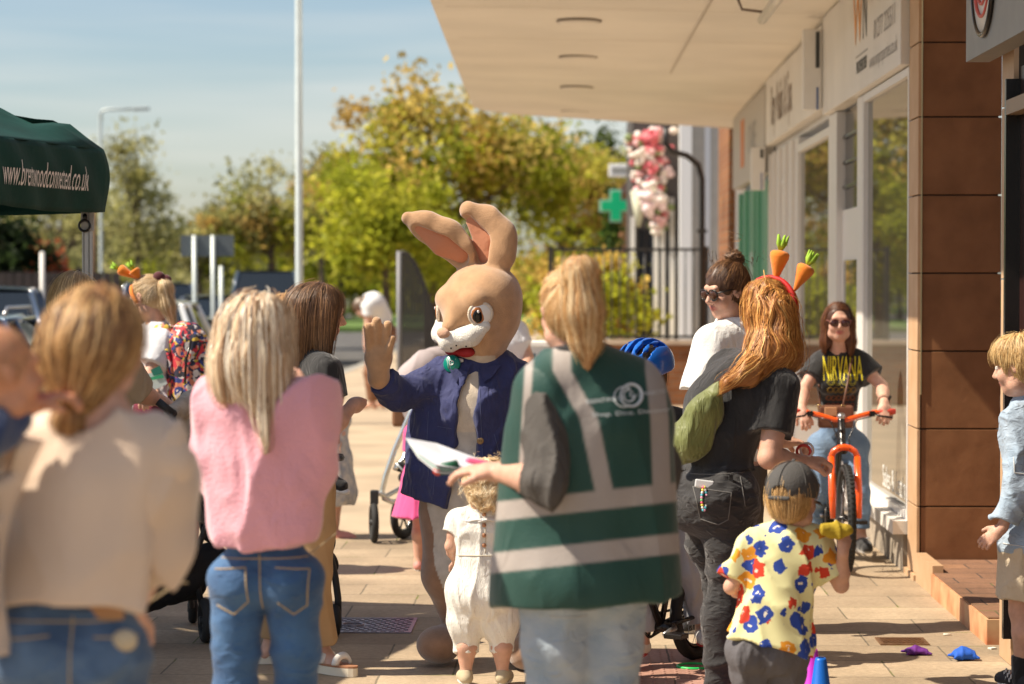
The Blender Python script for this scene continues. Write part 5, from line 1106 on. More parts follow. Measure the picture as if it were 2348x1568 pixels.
p2.cloth('basket', [Cap(a(700, 1330, .1), a(742, 1290, .1), .08, .07, .05), Cap(a(690, 1370, .1), a(735, 1350, .1), .05, .04, .05)], m_fab, fl=fold(9, .008, 20)); p2.cloth('seat', [Cap(a(690, 1140, .2), a(720, 1240, .2), .12, .10, .05)], m_fab)
MB().lathe(a(748, 1232, -.03), [(0, .008), (.018, .008), (.020, 0)], 24, (0, -1, .1)).build('leather_roundel', mat('leather', (.30, .13, .06), .5), p2.t)
# ================================================================ garments and their wearers
m_pink = mat('pink_fleece', (.78, .38, .45), .95, bump=.5, bscale=120, sheen=.5, var=.06, vscale=5, wr=.035, ws=4.5)
def denim(name, c, c2): 
    m = mat(name, c, .85, bump=.35, bscale=260, c2=c2, vscale=9, sheen=.15, wr=.014, ws=9, wst=(.8, .8, 1.5)); return m
m_jean = denim('blue_denim', (.028, .080, .19), (.055, .14, .29)); m_jean2 = denim('faded_denim', (.28, .36, .44), (.40, .46, .52)); m_jean3 = denim('near_denim', (.045, .09, .17), (.13, .21, .32))
m_thread = mat('thread', (.45, .33, .18), .8)
# ---- brown haired woman in black t-shirt, tan trousers
g_ = Fig('long brown haired woman in black t-shirt and tan trousers beside the rabbit paw', 705, 9.95, 1.60, 62, w=1.0, vox=.0062)
g_.set(head=(733, 718, 0), neck=(712, 815, 0), chest=(712, 900, 0), waist=(708, 1010, 0), pelvis=(698, 1100, 0), sr=(748, 850, -.13), sl=(690, 852, .15), er=(764, 978, -.16), wr=(800, 938, -.05), el=(722, 985, .25), wl=(740, 990, .12), hr=(708, 1120, -.09), hl=(690, 1120, .09), kr=(720, 1310, -.1), kl=(655, 1300, .1), ar=(738, 1500, -.04), al=(624, 1478, .18), tr=(775, 1532, -.10), tl=(655, 1500, .2))
g_.face(78, -12); A = g_.at
g_.body(hands={'r': dict(curl=1.6, n=(.2, -.1, -1), sgn=1, hk=.9), 'l': dict(curl=1.2)}, extra=[Ell(g_.J['wr'] + nrm(g_.J['wr'] - g_.J['er']) * .055 + [0, 0, -.012], (.036, .040, .034), .015)])
m_blk = mat('black_jersey', (.012, .012, .014), .85, bump=.2, bscale=200, sheen=.3, wr=.014, ws=9)
g_.top('t_shirt', m_blk, hem=A(700, 1075)[2], fr=(.48, .48), ease=.014, aease=.022, end=.03, fl=fold(31, .005, 22, (1, 1, .5)))
g_.pants('trousers', mat('tan_cotton', (.42, .27, .14), .85, bump=.2, bscale=200, var=.08), A(700, 1072)[2], .93, .022, .035, fold(32, .006, 18))
MB().tube([g_.J['waist'] + np.array([math.cos(t) * .135, math.sin(t) * .13, -.07]) for t in np.linspace(0, 6.28, 24)], .014, 6, closed=False, flat=1).build('belt', m_blk, g_.root)
for c in 'rl':
    a0 = g_.J['a' + c]; t0_ = g_.J['t' + c]; fd = nrm((t0_ - a0) * [1, 1, 0]); sd = np.array([-fd[1], fd[0], 0]); z = max(a0[2] - .085, .01); ring = []
    for i in range(22):
        th = i / 22 * 2 * math.pi; ring.append(np.array([a0[0], a0[1], 0]) + fd * (.065 + .135 * math.cos(th)) + sd * math.sin(th) * (.044 + .006 * math.cos(th)))
    s_ = MB().prism(ring, (0, 0, .034), (0, 0, .002)).build('sandal', mat('cream_sole', (.72, .64, .50), .7), g_.root); MB().prism(ring, (0, 0, .008), (0, 0, .0365)).build('footbed', mat('tan_footbed', (.35, .16, .08), .7), s_)
    for q in (.04, .12):
        c_ = np.array([a0[0], a0[1], .045]) + fd * q; MB().tube([c_ + sd * .043 * math.cos(t) + np.array([0, 0, 1]) * .036 * math.sin(t) for t in np.linspace(0, math.pi, 14)], .008, 6, flat=2.2).build('strap', mat('white_strap', (.75, .72, .66), .5), s_)
hv = g_.hairvol([g_.hC((0, -.07, 0), (.0, -.075, -.10), .085, .080, .04), g_.hC((0, -.08, -.10), (.01, -.05, -.19), .080, .055, .03), g_.hC((.05, .0, -.03), (.06, .045, -.17), .045, .022, .03), g_.hC((-.05, .0, -.03), (-.06, .04, -.17), .045, .022, .03), g_.hC((.065, .03, .03), (.068, .05, -.14), .03, .016, .03)], e=.010, seed=4, ears=False)
BRN = [(.14, .07, .03), (.22, .11, .05), (.09, .045, .025), (.34, .18, .08), (.16, .08, .04)]
st = strands(hv, g_.pts_on(1500, 1, -.04, .08), downward(g_, (0, .0, .13)), 17, .019, .0022, .007, BRN, 2, .12)
hair_obj('hair', [hv], [st], HAIRM, g_.root, (.09, .045, .022))
# ---- toddler in white romper
tod = Fig('small blonde curly haired toddler in a cream white romper seen from behind', 1108, 9.55, .85, -8, w=1.5, child=True, hs=.92, vox=.0055)
tod.set(head=(1114, 1120, 0), neck=(1108, 1178, 0), chest=(1106, 1215, 0), waist=(1104, 1275, 0), pelvis=(1103, 1345, 0), sl=(1050, 1196, 0), sr=(1160, 1196, 0), el=(1034, 1252, 0), wl=(1046, 1288, .12), er=(1176, 1250, 0), wr=(1165, 1290, .12), hl=(1072, 1350, 0), hr=(1138, 1350, 0), kl=(1068, 1450, .02), kr=(1148, 1450, .02), al=(1068, 1545, 0), ar=(1152, 1545, 0))
tod.J['tl'] = tod.J['al'] + np.array([-.02, .09, -.03]); tod.J['tr'] = tod.J['ar'] + np.array([.02, .09, -.03]); tod.face(-25, -20); A = tod.at
tod.body(hands={'l': dict(curl=.9), 'r': dict(curl=.9)}, vox=.0055)
m_rom = mat('white_muslin', (.84, .82, .76), .9, bump=.5, bscale=110, sheen=.3, stretch=(4, 4, .6), wr=.008, ws=20, wst=(1, 1, .3))
exr = [Cap(A(1106, 1290), A(1104, 1360), .105, .125, .03, (0, 1, 0), 1.1)]
for c in 'lr':
    J = tod.J; exr += [Cap(J['h' + c], J['k' + c] * .75 + J['h' + c] * .25, .085, .078, .03), Cap(J['k' + c] * .75 + J['h' + c] * .25, J['k' + c] * .7 + J['a' + c] * .3, .078, .050, .03), Cap(J['k' + c] * .66 + J['a' + c] * .34, J['k' + c] * .52 + J['a' + c] * .48, .050, .053, .01, cut=True)]
tod.top('romper', m_rom, hem=.05, fr=(.45, .45), ease=.016, aease=.020, end=.028, fl=fold(41, .006, 44, (1, 1, .22)), neck=.01, extra=exr, flat=1.25, vox=.005)
jv2 = tod.lastvol
for sgn in (-1, 1):
    mb = MB(); grid = []
    for i in range(15):
        q = i / 14; th = R(-10 + 150 * q); row = []
        for j in range(6):
            rr = .050 + .052 * j / 5 * (1 + .06 * math.sin(q * 22)); row.append(tod.J['neck'] + np.array([sgn * rr * math.sin(th), -rr * math.cos(th) * .85, .012 - .032 * j / 5 + .004 * math.sin(q * 20 + j)]))
        grid.append(row)
    mb.sheet(grid if sgn > 0 else grid[::-1]); mb.build('collar', mat('collar_white', (.80, .78, .76), .85, bump=.2), tod.root, solid=.004)
for y in (1176, 1199, 1222, 1245):
    q = onvol(jv2, 1111, y, .001, tod, -.25); MB().lathe(q, [(0, .004), (.0075, .003), (.009, 0)], 14, (0, -1, 0)).build('button', mat('copper_button', (.45, .22, .12), .3, metal=.5), tod.root)
MB().tube([onvol(jv2, 1114, y, .0005, tod, -.25) for y in np.linspace(1168, 1262, 14)], .0022, 5).build('placket', mat('placket', (.60, .55, .45), .9), tod.root)
MB().tube([onvol(jv2, x, 1268 + (x - 1100) ** 2 * .0006, .0005, tod, -.25) for x in np.linspace(1048, 1160, 20)], .003, 5).build('waist_seam', mat('placket', ()), tod.root)
m_cs = mat('canvas_shoe', (.50, .42, .28), .8)
for c in 'lr': tod.shoe(c, m_cs, big=1.15)
hv = Vol(tod.scalp(.014) + [tod.hE((0, -.06, -.06), (.07, .05, .055), .02)], .005, pad=.04); hv.cutout(tod.hE((0, .09, -.05), (.07, .075, .09)), .015); hv.disp(fold(5, .011, 60, (1, 1, 1)))
BLD = [(.74, .54, .30), (.82, .66, .42), (.58, .38, .18), (.88, .76, .54)]
rg = np.random.RandomState(3); st = tod.pts_on(900, 2, -.07, .06)
def curl(fig, s=1.0):
    base = downward(fig)
    def f(p, i): return base(p, i) * .7 + np.stack([np.sin(p[:, 2] * 150 * s + p[:, 0] * 60 + i), np.cos(p[:, 2] * 130 * s + p[:, 1] * 70 + i * .8), np.sin(p[:, 0] * 120) * .5], -1) * 1.1
    return f
hair_obj('hair', [hv], [strands(hv, st, curl(tod), 12, .009, .0022, .014, BLD, 3, .3)], HAIRM, tod.root, (.58, .40, .22))
# ---- pink top
pw = Fig('blonde woman in a pink sweatshirt and blue jeans seen from behind', 608, 6.6, 1.60, 6, w=.79, vox=.008, hs=.92)
pw.set(head=(598, 772, 0), neck=(600, 878, 0), chest=(603, 980, 0), waist=(605, 1150, 0), pelvis=(608, 1285, 0), sl=(502, 925, 0), sr=(704, 925, 0), el=(492, 1072, .04), wl=(530, 1010, .30), er=(724, 1075, .02), wr=(706, 935, .22), hl=(545, 1330, 0), hr=(672, 1330, 0), kl=(538, 1660, 0), kr=(680, 1660, .02), al=(552, 1980, 0), ar=(660, 1980, 0)); pw.J['tl'] = pw.J['al'] + np.array([-.03, .15, -.04]); pw.J['tr'] = pw.J['ar'] + np.array([.04, .15, -.04])
pw.face(20, -8); A = pw.at
pw.body(hands={'l': dict(curl=1.0, n=(1, 0, 0)), 'r': dict(d=(-.45, .1, .9), n=(-.6, .7, 0), curl=.7)})
pw.top('sweatshirt', m_pink, hem=A(600, 1250)[2], fr=(1.55, 1.55), ease=.030, aease=.040, end=.04, fl=fold(51, .025, 11, (1, 1, .3)), neck=.006, nk=1.0, extra=[Cap(A(560, 960, -.02), A(560, 1190, -.02), .13, .120, .05, (0, 1, 0), 1.2), Cap(A(655, 960, -.02), A(655, 1190, -.02), .13, .120, .05, (0, 1, 0), 1.2), Cap(A(520, 1225, 0), A(695, 1225, 0), .052, .052, .02, (0, 1, 0), .45), Cap(A(482, 1050, .0), A(500, 1100, .05), .07, .06, .04)])
for c in 'lr': pw.shoe(c, mat('white_trainer', (.72, .70, .68), .6))
pw.pants('jeans', m_jean, A(600, 1235)[2], .97, .010, .02, fold(52, .007, 18, (.5, .5, 1.6)))
jv3 = pw.lastvol
def seamline(fig, V_, pl, name='seam', m=None, r=.0022, start=-.3, n=14, lift=.0008):
    pp = []
    for a, b in zip(pl[:-1], pl[1:]):
        for t in np.linspace(0, 1, n): pp.append(onvol(V_, a[0] + (b[0] - a[0]) * t, a[1] + (b[1] - a[1]) * t, lift, fig, start))
    MB().tube(pp, r, 5).build(name, m or m_thread, fig.root)
for pl in ([(495, 1275), (725, 1272)], [(500, 1298), (572, 1292), (578, 1370), (545, 1400), (505, 1380)], [(640, 1292), (715, 1298), (710, 1380), (680, 1400), (645, 1372)], [(602, 1262), (607, 1390)]): seamline(pw, jv3, pl)
BL = [(.78, .60, .40), (.86, .72, .52), (.55, .36, .20), (.92, .82, .66), (.38, .22, .12)]
hv = pw.hairvol([pw.hC((0, -.06, 0), (-.01, -.07, -.10), .095, .090, .04), pw.hC((-.03, -.07, -.10), (-.05, -.08, -.17), .075, .045, .04), pw.hC((.03, -.07, -.10), (.05, -.08, -.17), .075, .045, .04), pw.hC((.075, -.03, -.06), (.11, -.05, -.21), .04, .015, .03), pw.hC((-.08, -.02, -.06), (-.125, -.04, -.16), .04, .012, .03), pw.hC((.05, -.09, -.14), (.095, -.11, -.33), .032, .005, .02)], e=.014, ears=False, seed=6, vox=.007, amp=.006)
hair_obj('hair', [hv], [strands(hv, pw.pts_on(1300, 5, -.06, .08), downward(pw, (0, .02, .13)), 19, .025, .004, .008, BL, 5, .10)], HAIRM, pw.root, (.50, .34, .21))
# ---- woman in the green hi-vis waistcoat
vw = Fig('strawberry blonde woman in a green waistcoat with silver reflective bands', 1350, 6.7, 1.66, -14, w=1.05, vox=.008, hs=.93)
vw.set(head=(1302, 712, 0), neck=(1318, 832, 0), chest=(1345, 940, 0), waist=(1350, 1120, 0), pelvis=(1332, 1290, 0), sl=(1250, 900, -.06), sr=(1452, 885, .05), el=(1250, 1105, -.20), wl=(1142, 1082, .02), er=(1500, 1080, .1), wr=(1470, 1200, .25), hl=(1268, 1330, 0), hr=(1398, 1330, .05), kl=(1275, 1640, 0), kr=(1395, 1640, .05), al=(1290, 1960, 0), ar=(1390, 1960, 0)); vw.J['tl'] = vw.J['al'] + np.array([-.05, .15, -.04]); vw.J['tr'] = vw.J['ar'] + np.array([.0, .15, -.04])
vw.face(-20, -8); A = vw.at
vw.body(hands={'l': dict(d=(-.95, .3, .05), n=(.1, .2, -.9), curl=.55), 'r': dict(curl=.6)})
m_grey = mat('charcoal_cotton', (.075, .068, .062), .85, bump=.3, bscale=150, var=.15, wr=.022, ws=8)
vw.top('shirt', m_grey, hem=A(1300, 1330)[2], fr=(1.30, 1.5), ease=.016, aease=.028, end=.034, fl=fold(61, .019, 24, (1, 1, .5)), neck=.03, nk=.8)
MB().torus(vw.J['neck'] + [0, 0, .02], .072, .016, (0, .25, 1), 30, 8).build('shirt_collar', m_blk, vw.root)
GRN = np.array([.003, .052, .040]); SIL = np.array([.36, .32, .295])
def vcol(V):
    w_ = V + vw.loc; px = 1310 + w_[:, 0] / w_[:, 1] * 5541; py = 640 + (1.62 - w_[:, 2]) / w_[:, 1] * 5541; C_ = np.tile(GRN, (len(V), 1)); tilt = -(px - 1350) * .11
    sm = lambda d, w_=2.5: np.clip(.5 - d / w_ / 2, 0, 1); W = np.zeros(len(V))
    for (a, b) in ((1128, 1172), (1245, 1292)): W = np.maximum(W, sm(np.abs(py - tilt - (a + b) / 2) - (b - a) / 2))
    for (x0, x1, x2) in ((1288, 1350, 1388), (1500, 1512, 1518)):
        xx = np.where(py < 960, x0 + (x1 - x0) * np.clip((py - 850) / 110, 0, 1), x1 + (x2 - x1) * np.clip((py - 960) / 180, 0, 1)); W = np.maximum(W, sm(np.abs(px - xx) - 21) * (py < 1150) * (V[:, 1] < .05 + .3 * (x0 < 1400)))
    W = np.maximum(W, sm(np.abs(px - (1210 + (py - 880) * -.06)) - 9) * (py < 1130))[:, None]; C_ = C_ * (1 - W) + SIL * W
    return C_
m_vest = mat('waistcoat', (.01, .12, .09), .6, bump=.15, bscale=120, attr=True, sheen=.2, var=.06, wr=.014, ws=4)
vw.vox_ = 0; vw.top('waistcoat', m_vest, hem=A(1340, 1382), hemn=(.05, 0, -1), fr=(0, 0), ease=.040, fl=fold(62, .010, 10, (1, 1, .3)), neck=.03, nk=.95, colfn=vcol, vox=.0058,
       extra=[Cap(A(1262, 1000, 0), A(1240, 1380, 0), .13, .14, .06, (0, 1, 0), 1.1), Cap(A(1430, 960, .05), A(1448, 1380, .05), .14, .15, .06, (0, 1, 0), 1.1), Cap(A(1345, 1000, -.0), A(1345, 1380, -.0), .15, .17, .06, (0, 1, 0), 1.1), Cap(A(1448, 885, .05), A(1486, 970, .05), .052, .070, .04)])
vv = vw.lastvol; m_lg = mat('logo_silver', (.62, .66, .68), .5)
def ringon(fig, V_, cx, cy, r_, w_, a0=0, a1=6.283, m=m_lg, name='logo', start=-.5, squ=1.0):
    th = np.linspace(a0, a1, 40); MB().tube([onvol(V_, cx + r_ * math.cos(t) * squ, cy + r_ * math.sin(t), .0015, fig, start) for t in th], w_, 5, flat=.5).build(name, m, fig.root)
ringon(vw, vv, 1445, 903, 24, .0055); ringon(vw, vv, 1428, 906, 22, .004, .9, 5.4); ringon(vw, vv, 1440, 903, 13, .0035, 0, 5); ringon(vw, vv, 1447, 901, 5, .003, 0, 5)
def textvol(fig, V_, s_, m, x, y, size, sx=1, start=-.5, rot=0, name='lettering', bold=0, lift=.002):
    o = fig.at(x, y, 0); c, s2 = math.cos(rot), math.sin(rot)
    def fn(W): return np.stack([W[:, 0], hitY(V_, W[:, 0], W[:, 2], start) - lift, W[:, 2]], -1)
    return text_obj(name, s_, m, fig.root, (o[0], 0, o[2]), (c, 0, s2), (-s2, 0, c), size, sx, 0, bold, fn=fn)
textvol(vw, vv, 'BRENTWOOD', m_lg, 1388, 912, .017, 1.0, rot=.10); textvol(vw, vv, 'CONNECTED', m_lg, 1494, 899, .015, .9, rot=.08); textvol(vw, vv, 'Shop. Dine. Discover', m_lg, 1446, 941, .017, 1.5, rot=.04)
for c in 'lr': vw.shoe(c, mat('white_trainer'))
vw.pants('jeans', m_jean2, A(1330, 1320)[2], .97, .016, .03, fold(63, .009, 14, (1, 1, .8)))
for pl in ([(1262, 1400), (1345, 1402)],): seamline(vw, vw.lastvol, pl, m=mat('thread2', (.5, .5, .48), .8))
SB = [(.62, .38, .16), (.75, .52, .26), (.50, .27, .10), (.85, .66, .40), (.42, .20, .07)]
tie = vw.hp(0, -.085, .075)
hv = vw.hairvol([vw.hE((0, -.075, .07), (.03, .03, .03), .03)], e=.006, seed=8, amp=.002)
tl = Vol([Cap(tie, tie + [0.01, -.045, .025], .028, .036, .02), Cap(tie + [0.01, -.045, .025], tie + [.02, -.06, -.08], .040, .045, .03), Cap(tie + [.02, -.06, -.08], tie + [.03, -.05, -.16], .040, .032, .03), Cap(tie + [.03, -.05, -.16], tie + [.03, -.045, -.23], .030, .012, .03)], .006, pad=.04)
st1 = strands(hv, vw.pts_on(900, 6, -.11, .07), combed(vw, tie), 9, .018, .0028, .004, SB, 6, .06)
rg = np.random.RandomState(5); sp = tie + [.01, -.045, .03] + rg.normal(size=(900, 3)) * [.025, .015, .015]
st2 = strands(tl, sp, lambda p, i: np.tile([0.08, 0, -1.], (len(p), 1)), 13, .019, .0035, .006, SB, 7, .12)
hair_obj('hair', [hv, tl], [st1, st2], HAIRM, vw.root, (.42, .22, .09)); MB().torus(tie + [0, -.01, .008], .026, .008, (0, -.8, .5), 20, 8).build('hair_tie', m_blk, vw.root)
# papers and things in her hand
pp = thing('leaflet', 'white and pale green folded leaflet held in the waistcoat woman\'s hand', 'leaflet', vw.loc + A(1010, 1040, .15)); L0_ = pp.location; o_ = np.array(L0_) - vw.loc
for i, (q, c_) in enumerate(((0, (.72, .74, .80)), (.006, (.60, .78, .72)), (.012, (.75, .76, .80)))):
    pl = [A(930 + i * 3, 1006, .3), A(1000, 1018 + i * 4, .38), A(1100, 1055 + i * 5, .32), A(1102, 1082, .2), A(1000, 1068 + i * 3, .16), A(958, 1040, .22)]; MB().prism([p - o_ - [0, 0, q] for p in pl], (0, 0, .003), (0, 0, 0)).build('sheet', mat('paper_%d' % i, c_, .5), pp)
Vol([Cap(A(1075, 1058, .26) - o_, A(1118, 1066, .26) - o_, .012, .012, .005)], .004).mesh('pink_marker', mat('marker_pink', (.80, .12, .25), .5), pp)
t = thing('bell_toy', 'small dark green and red toy held in the same hand as the leaflet', 'toy', vw.loc + A(1020, 1075, .18)); o_ = A(1020, 1075, .18); MB().tube([A(1005, 1076, .18) - o_, A(1048, 1070, .2) - o_], [.016, .020], 12).build('handle', mat('toy_green', (.01, .10, .05), .5), t); MB().ell(A(1003, 1079, .18) - o_, .014).build('tip', mat('toy_red', (.7, .04, .02), .4), t)
# ---- near woman in cream blouse, holding a baby
nw = Fig('nearest woman in a cream blouse with puffed sleeves, brown blonde hair tied low', 185, 4.8, 1.64, 5, w=.90, vox=.0095, hs=.84)
nw.set(head=(238, 785, 0), neck=(232, 948, 0), chest=(215, 1075, 0), waist=(180, 1270, 0), pelvis=(160, 1450, 0), sl=(85, 1025, 0), sr=(355, 1025, 0), el=(30, 1250, .10), wl=(-60, 1120, .25), er=(362, 1245, .05), wr=(300, 1400, .22), hl=(75, 1500, 0), hr=(238, 1500, 0), kl=(80, 1990, 0), kr=(240, 1990, 0), al=(110, 2440, 0), ar=(260, 2440, 0)); nw.J['tl'] = nw.J['al'] + np.array([-.03, .15, -.04]); nw.J['tr'] = nw.J['ar'] + np.array([.03, .15, -.04])
nw.face(38, -5); A = nw.at; nw.body(hands={'l': dict(curl=.8), 'r': dict(curl=.8)}, vox=.008)
m_bl = mat('cream_satin', (.66, .51, .39), .55, bump=.15, bscale=60, sheen=.4, var=.05, vscale=4, wr=.030, ws=3.2, wst=(1, 1, .3))
key = Cap(A(222, 985, -.14), A(222, 1050, -.16), .007, .013, .004, (0, 1, 0), .10)
nw.top('blouse', m_bl, hem=A(190, 1392)[2], fr=(0, 0), ease=.026, fl=fold(71, .020, 10, (1, 1, .25)), neck=-.030, nk=1.3, cuts=[key], extra=[Cap(A(190, 1150, 0), A(180, 1385, 0), .145, .150, .06, (0, 1, 0), 1.3), Cap(nw.J['sl'], A(66, 1060), .07, .07, .04), Cap(nw.J['sr'], A(385, 1060), .07, .07, .04)], vox=.008)
for c, s_ in (('l', -1), ('r', 1)):
    J = nw.J; a_, e_, w_ = J['s' + c], J['e' + c], J['w' + c]
    v = Vol([Cap(a_, a_ + (e_ - a_) * .4, .065, .085, .04), Cap(a_ + (e_ - a_) * .4, e_, .085, .070, .04), Cap(e_, e_ + (w_ - e_) * .75, .07, .045, .04, cut=True)], .009); v.disp(fold(73 + s_, .024, 15, (1, 1, .3))); v.mesh('puffed_sleeve', m_bl, nw.root)
    for k_ in range(2 if c == 'l' else 0):      # ruffle running over the shoulder blade and down the sleeve
        grid = []
        for i in range(46):
            q = i / 45; p0 = a_ + [-s_ * (.035 - k_ * .03), -.085, .02] + np.array([s_ * .055 * q + s_ * .05 * math.sin(q * 3), -.01, -.42 * q]); row = []
            for j in range(6):
                r_ = j / 5; row.append(p0 + np.array([s_ * (.055 + .02 * k_) * r_ * (.6 + .5 * math.sin(q * 3.1)), -.035 * math.sin(r_ * 2) - .02 * r_ * math.sin(q * 34 + k_ * 2), .012 * r_ * math.cos(q * 30)]))
            grid.append(row)
        MB().sheet(grid).build('ruffle', m_bl, nw.root, solid=.003)
nw.pants('jeans', m_jean3, A(190, 1372)[2], .97, .010, .02, fold(72, .006, 14, (.6, .6, 1.5)), vox=.0095)
for pl in ([(35, 1412), (335, 1412)], [(40, 1450), (135, 1442)], [(235, 1445), (325, 1450)], [(185, 1400), (188, 1560)]): seamline(nw, nw.lastvol, pl, start=-.35)
MB().box(onvol(nw.lastvol, 250, 1393, .004, nw, -.35), (.085, .006, .028)).build('belt_patch', mat('tan_leather', (.40, .20, .08), .6), nw.root, bevel=.003)
for c in 'lr': nw.shoe(c, mat('white_trainer'))
MB().ell(onvol(nw.lastvol, 302, 1455, .01, nw, -.35), (.026, .014, .022)).build('key_charm', mat('charm_cream', (.55, .45, .30), .7, bump=.6), nw.root)
NH = [(.46, .25, .09), (.60, .36, .14), (.23, .11, .045), (.14, .065, .03), (.72, .47, .22), (.33, .17, .065)]
tie = nw.at(172, 905, -.05); fh = nw.HM
hv = nw.hairvol([nw.hC((0, -.05, -.01), (-.03, -.05, -.065), .102, .078, .05), Cap(nw.hp(-.03, -.05, -.07), tie, .072, .030, .05)], e=.013, ears=True, seed=9, vox=.0075, amp=.005)
tl = Vol([Cap(tie, tie + [-.012, -.01, -.05], .026, .028, .02), Cap(tie + [-.012, -.01, -.05], tie + [-.01, .02, -.12], .028, .012, .02), Ell(tie, (.034, .034, .022), .01)], .006); tl.disp(fold(3, .004, 60))
st1 = strands(hv, nw.pts_on(1100, 8, -.10, .08), combed(nw, tie), 15, .02, .0038, .006, NH, 8, .10)
rg = np.random.RandomState(2); st2 = strands(tl, tie + rg.normal(size=(200, 3)) * .015, lambda p, i: np.tile([-.1, .1, -1.], (len(p), 1)), 9, .014, .003, .006, NH, 7, .12)
hair_obj('hair', [hv, tl], [st1, st2], HAIRM, nw.root, (.28, .135, .045))
by = Fig('bald baby in a navy top held at the left shoulder of the nearest woman', 5, 4.62, .72, 60, w=1.4, child=True, hs=.80, vox=.007, cat='person')
by.set(head=(-2, 858, 0), neck=(-35, 950, 0), chest=(-95, 1030, 0), waist=(-105, 1110, 0), pelvis=(-110, 1190, 0), sl=(-110, 985, .05), sr=(-35, 985, -.05), er=(0, 992, -.02), wr=(70, 930, .05), el=(-150, 1060, .1), wl=(-130, 1090, .2), hl=(-130, 1210, .05), hr=(-90, 1210, -.05), kl=(-110, 1300, .15), kr=(-60, 1300, .02), al=(-110, 1420, .1), ar=(-70, 1420, 0)); by.J['tl'] = by.J['al'] + [.03, .06, 0]; by.J['tr'] = by.J['ar'] + [.03, .06, 0]
by.face(55, 0); SK['ruddy'] = (.60, .28, .16); by.sk = 'ruddy'; by.body(hands={'r': dict(d=(.9, .2, .3), n=(.2, .2, -1), curl=.8, hk=.72)}, vox=.0065)
m_navy = mat('navy_knit', (.03, .05, .12), .9, bump=.4, bscale=90, sheen=.3); by.top('jumper', m_navy, hem=by.at(0, 1180)[2], fr=(1.8, 1.72), ease=.014, aease=.022, fl=fold(75, .006, 26), neck=.01, vox=.007); by.pants('leggings', m_navy, by.at(0, 1150)[2], .95, .01, vox=.008)
v = Vol(by.scalp(.003), .006); v.cutout(by.hE((0, .09, -.05), (.07, .075, .09)), .015); 
hair_obj('hair', [], [strands(v, by.pts_on(500, 3, 0, .05), downward(by), 5, .008, .0012, .003, [(.55, .32, .16), (.45, .25, .12)], 3, .3)], HAIRM, by.root)
# ---- person in khaki shirt at the pushchair
kh = Fig('short haired blonde person in a khaki shirt pushing the black pushchair', 215, 10.6, 1.60, 40, w=1.1, vox=.008)
kh.set(head=(172, 692, 0), neck=(200, 792, 0), chest=(215, 880, 0), waist=(225, 990, 0), pelvis=(230, 1090, 0), sl=(118, 822, .05), sr=(275, 838, -.1), el=(110, 930, .2), wl=(190, 945, .35), er=(322, 902, .02), wr=(366, 918, .12)); kh.face(30, -25)
kh.body(hands={'r': dict(curl=1.0, n=(0, .1, -1)), 'l': dict(curl=.9)}); m_kh = mat('khaki_cotton', (.36, .29, .21), .85, bump=.25, bscale=150, var=.08, wr=.014, ws=9); kh.top('shirt', m_kh, hem=kh.at(0, 1120)[2], fr=(.75, .92), ease=.03, aease=.035, end=.042, fl=fold(81, .010, 18)); kh.pants('trousers', mat('dark_trousers', (.05, .05, .055), .85), kh.at(0, 1110)[2], .97, .02)
hv = kh.hairvol([kh.hE((0, -.06, -.04), (.075, .05, .07), .03)], e=.014, seed=10)
hair_obj('hair', [hv], [strands(hv, kh.pts_on(700, 4, -.02, .08), downward(kh), 9, .018, .0025, .006, [(.55, .38, .18), (.70, .52, .28), (.42, .27, .12)], 4, .15)], HAIRM, kh.root, (.35, .22, .1))
for c in 'lr': kh.shoe(c, m_blk)
# ---- carrot headbands
m_car = mat('carrot_felt', (.80, .22, .015), .85, bump=.2, sheen=.3); m_cg2 = mat('carrot_top', (.30, .50, .04), .8); m_rib = mat('red_ribbon', (.55, .01, .012), .6)
def headband(label, fig, sprigs, ribbon=False, hb=(0, .018, .02), sc_=1.0):
    o = fig.hp(*hb); t = thing('carrot_headband', label, 'headband', fig.loc + o, group='carrot headbands'); M = fig.HM; k = fig.hk
    th = np.linspace(R(-15), R(195), 26); MB().tube([(fig.hp(.097 * sc_ * math.cos(a), hb[1] + .012 * math.sin(a), hb[2] + .105 * sc_ * math.sin(a)) - o) for a in th], .0075, 8, flat=1.6).build('band', m_car, t)
    for (p0, p1, rad) in sprigs:
        a, b = np.array(p0) - o, np.array(p1) - o; d = nrm(b - a); L_ = np.linalg.norm(b - a); prof = [(0, .10), (.12, .25), (.30, .42), (.55, .72), (.78, .98), (.90, 1.0), (.97, .80), (1.0, .30)]
        c = MB(); c.tube([a + d * L_ * q for q, _ in prof], [rad * f_ for _, f_ in prof], 14); co = c.build('carrot', m_car, t); u, w_ = frame(d)
        for j in range(5): an = j * 1.256; e = d * .9 + (u * math.cos(an) + w_ * math.sin(an)) * .45; MB().tube([b, b + nrm(e) * rad * .8, b + nrm(e + d * .3) * rad * 1.7], [rad * .20, rad * .26, rad * .07], 6).build('leaf', m_cg2, co)
    if ribbon:
        mb = MB(); mb.tube([fig.hp(.098 * sc_ * math.cos(a), hb[1] - .030, hb[2] + .108 * sc_ * math.sin(a)) - o for a in np.linspace(R(-30), R(112), 18)], .013, 8, flat=1.8); mb.tube([fig.hp(.105, -.03, .0) - o, fig.hp(.118, -.045, -.04) - o, fig.hp(.112, -.055, -.10) - o], [.014, .022, .005], 8, flat=2); mb.ell(fig.hp(-.025, hb[1] - .04, hb[2] + .116) - o, (.032, .014, .011)); mb.build('ribbon', m_rib, t)
    return t
cw = Fig('woman in a white t-shirt with floral backpack and ponytail tied with a dark red bow', 385, 13.3, 1.62, -48, w=1.0, vox=.0075)
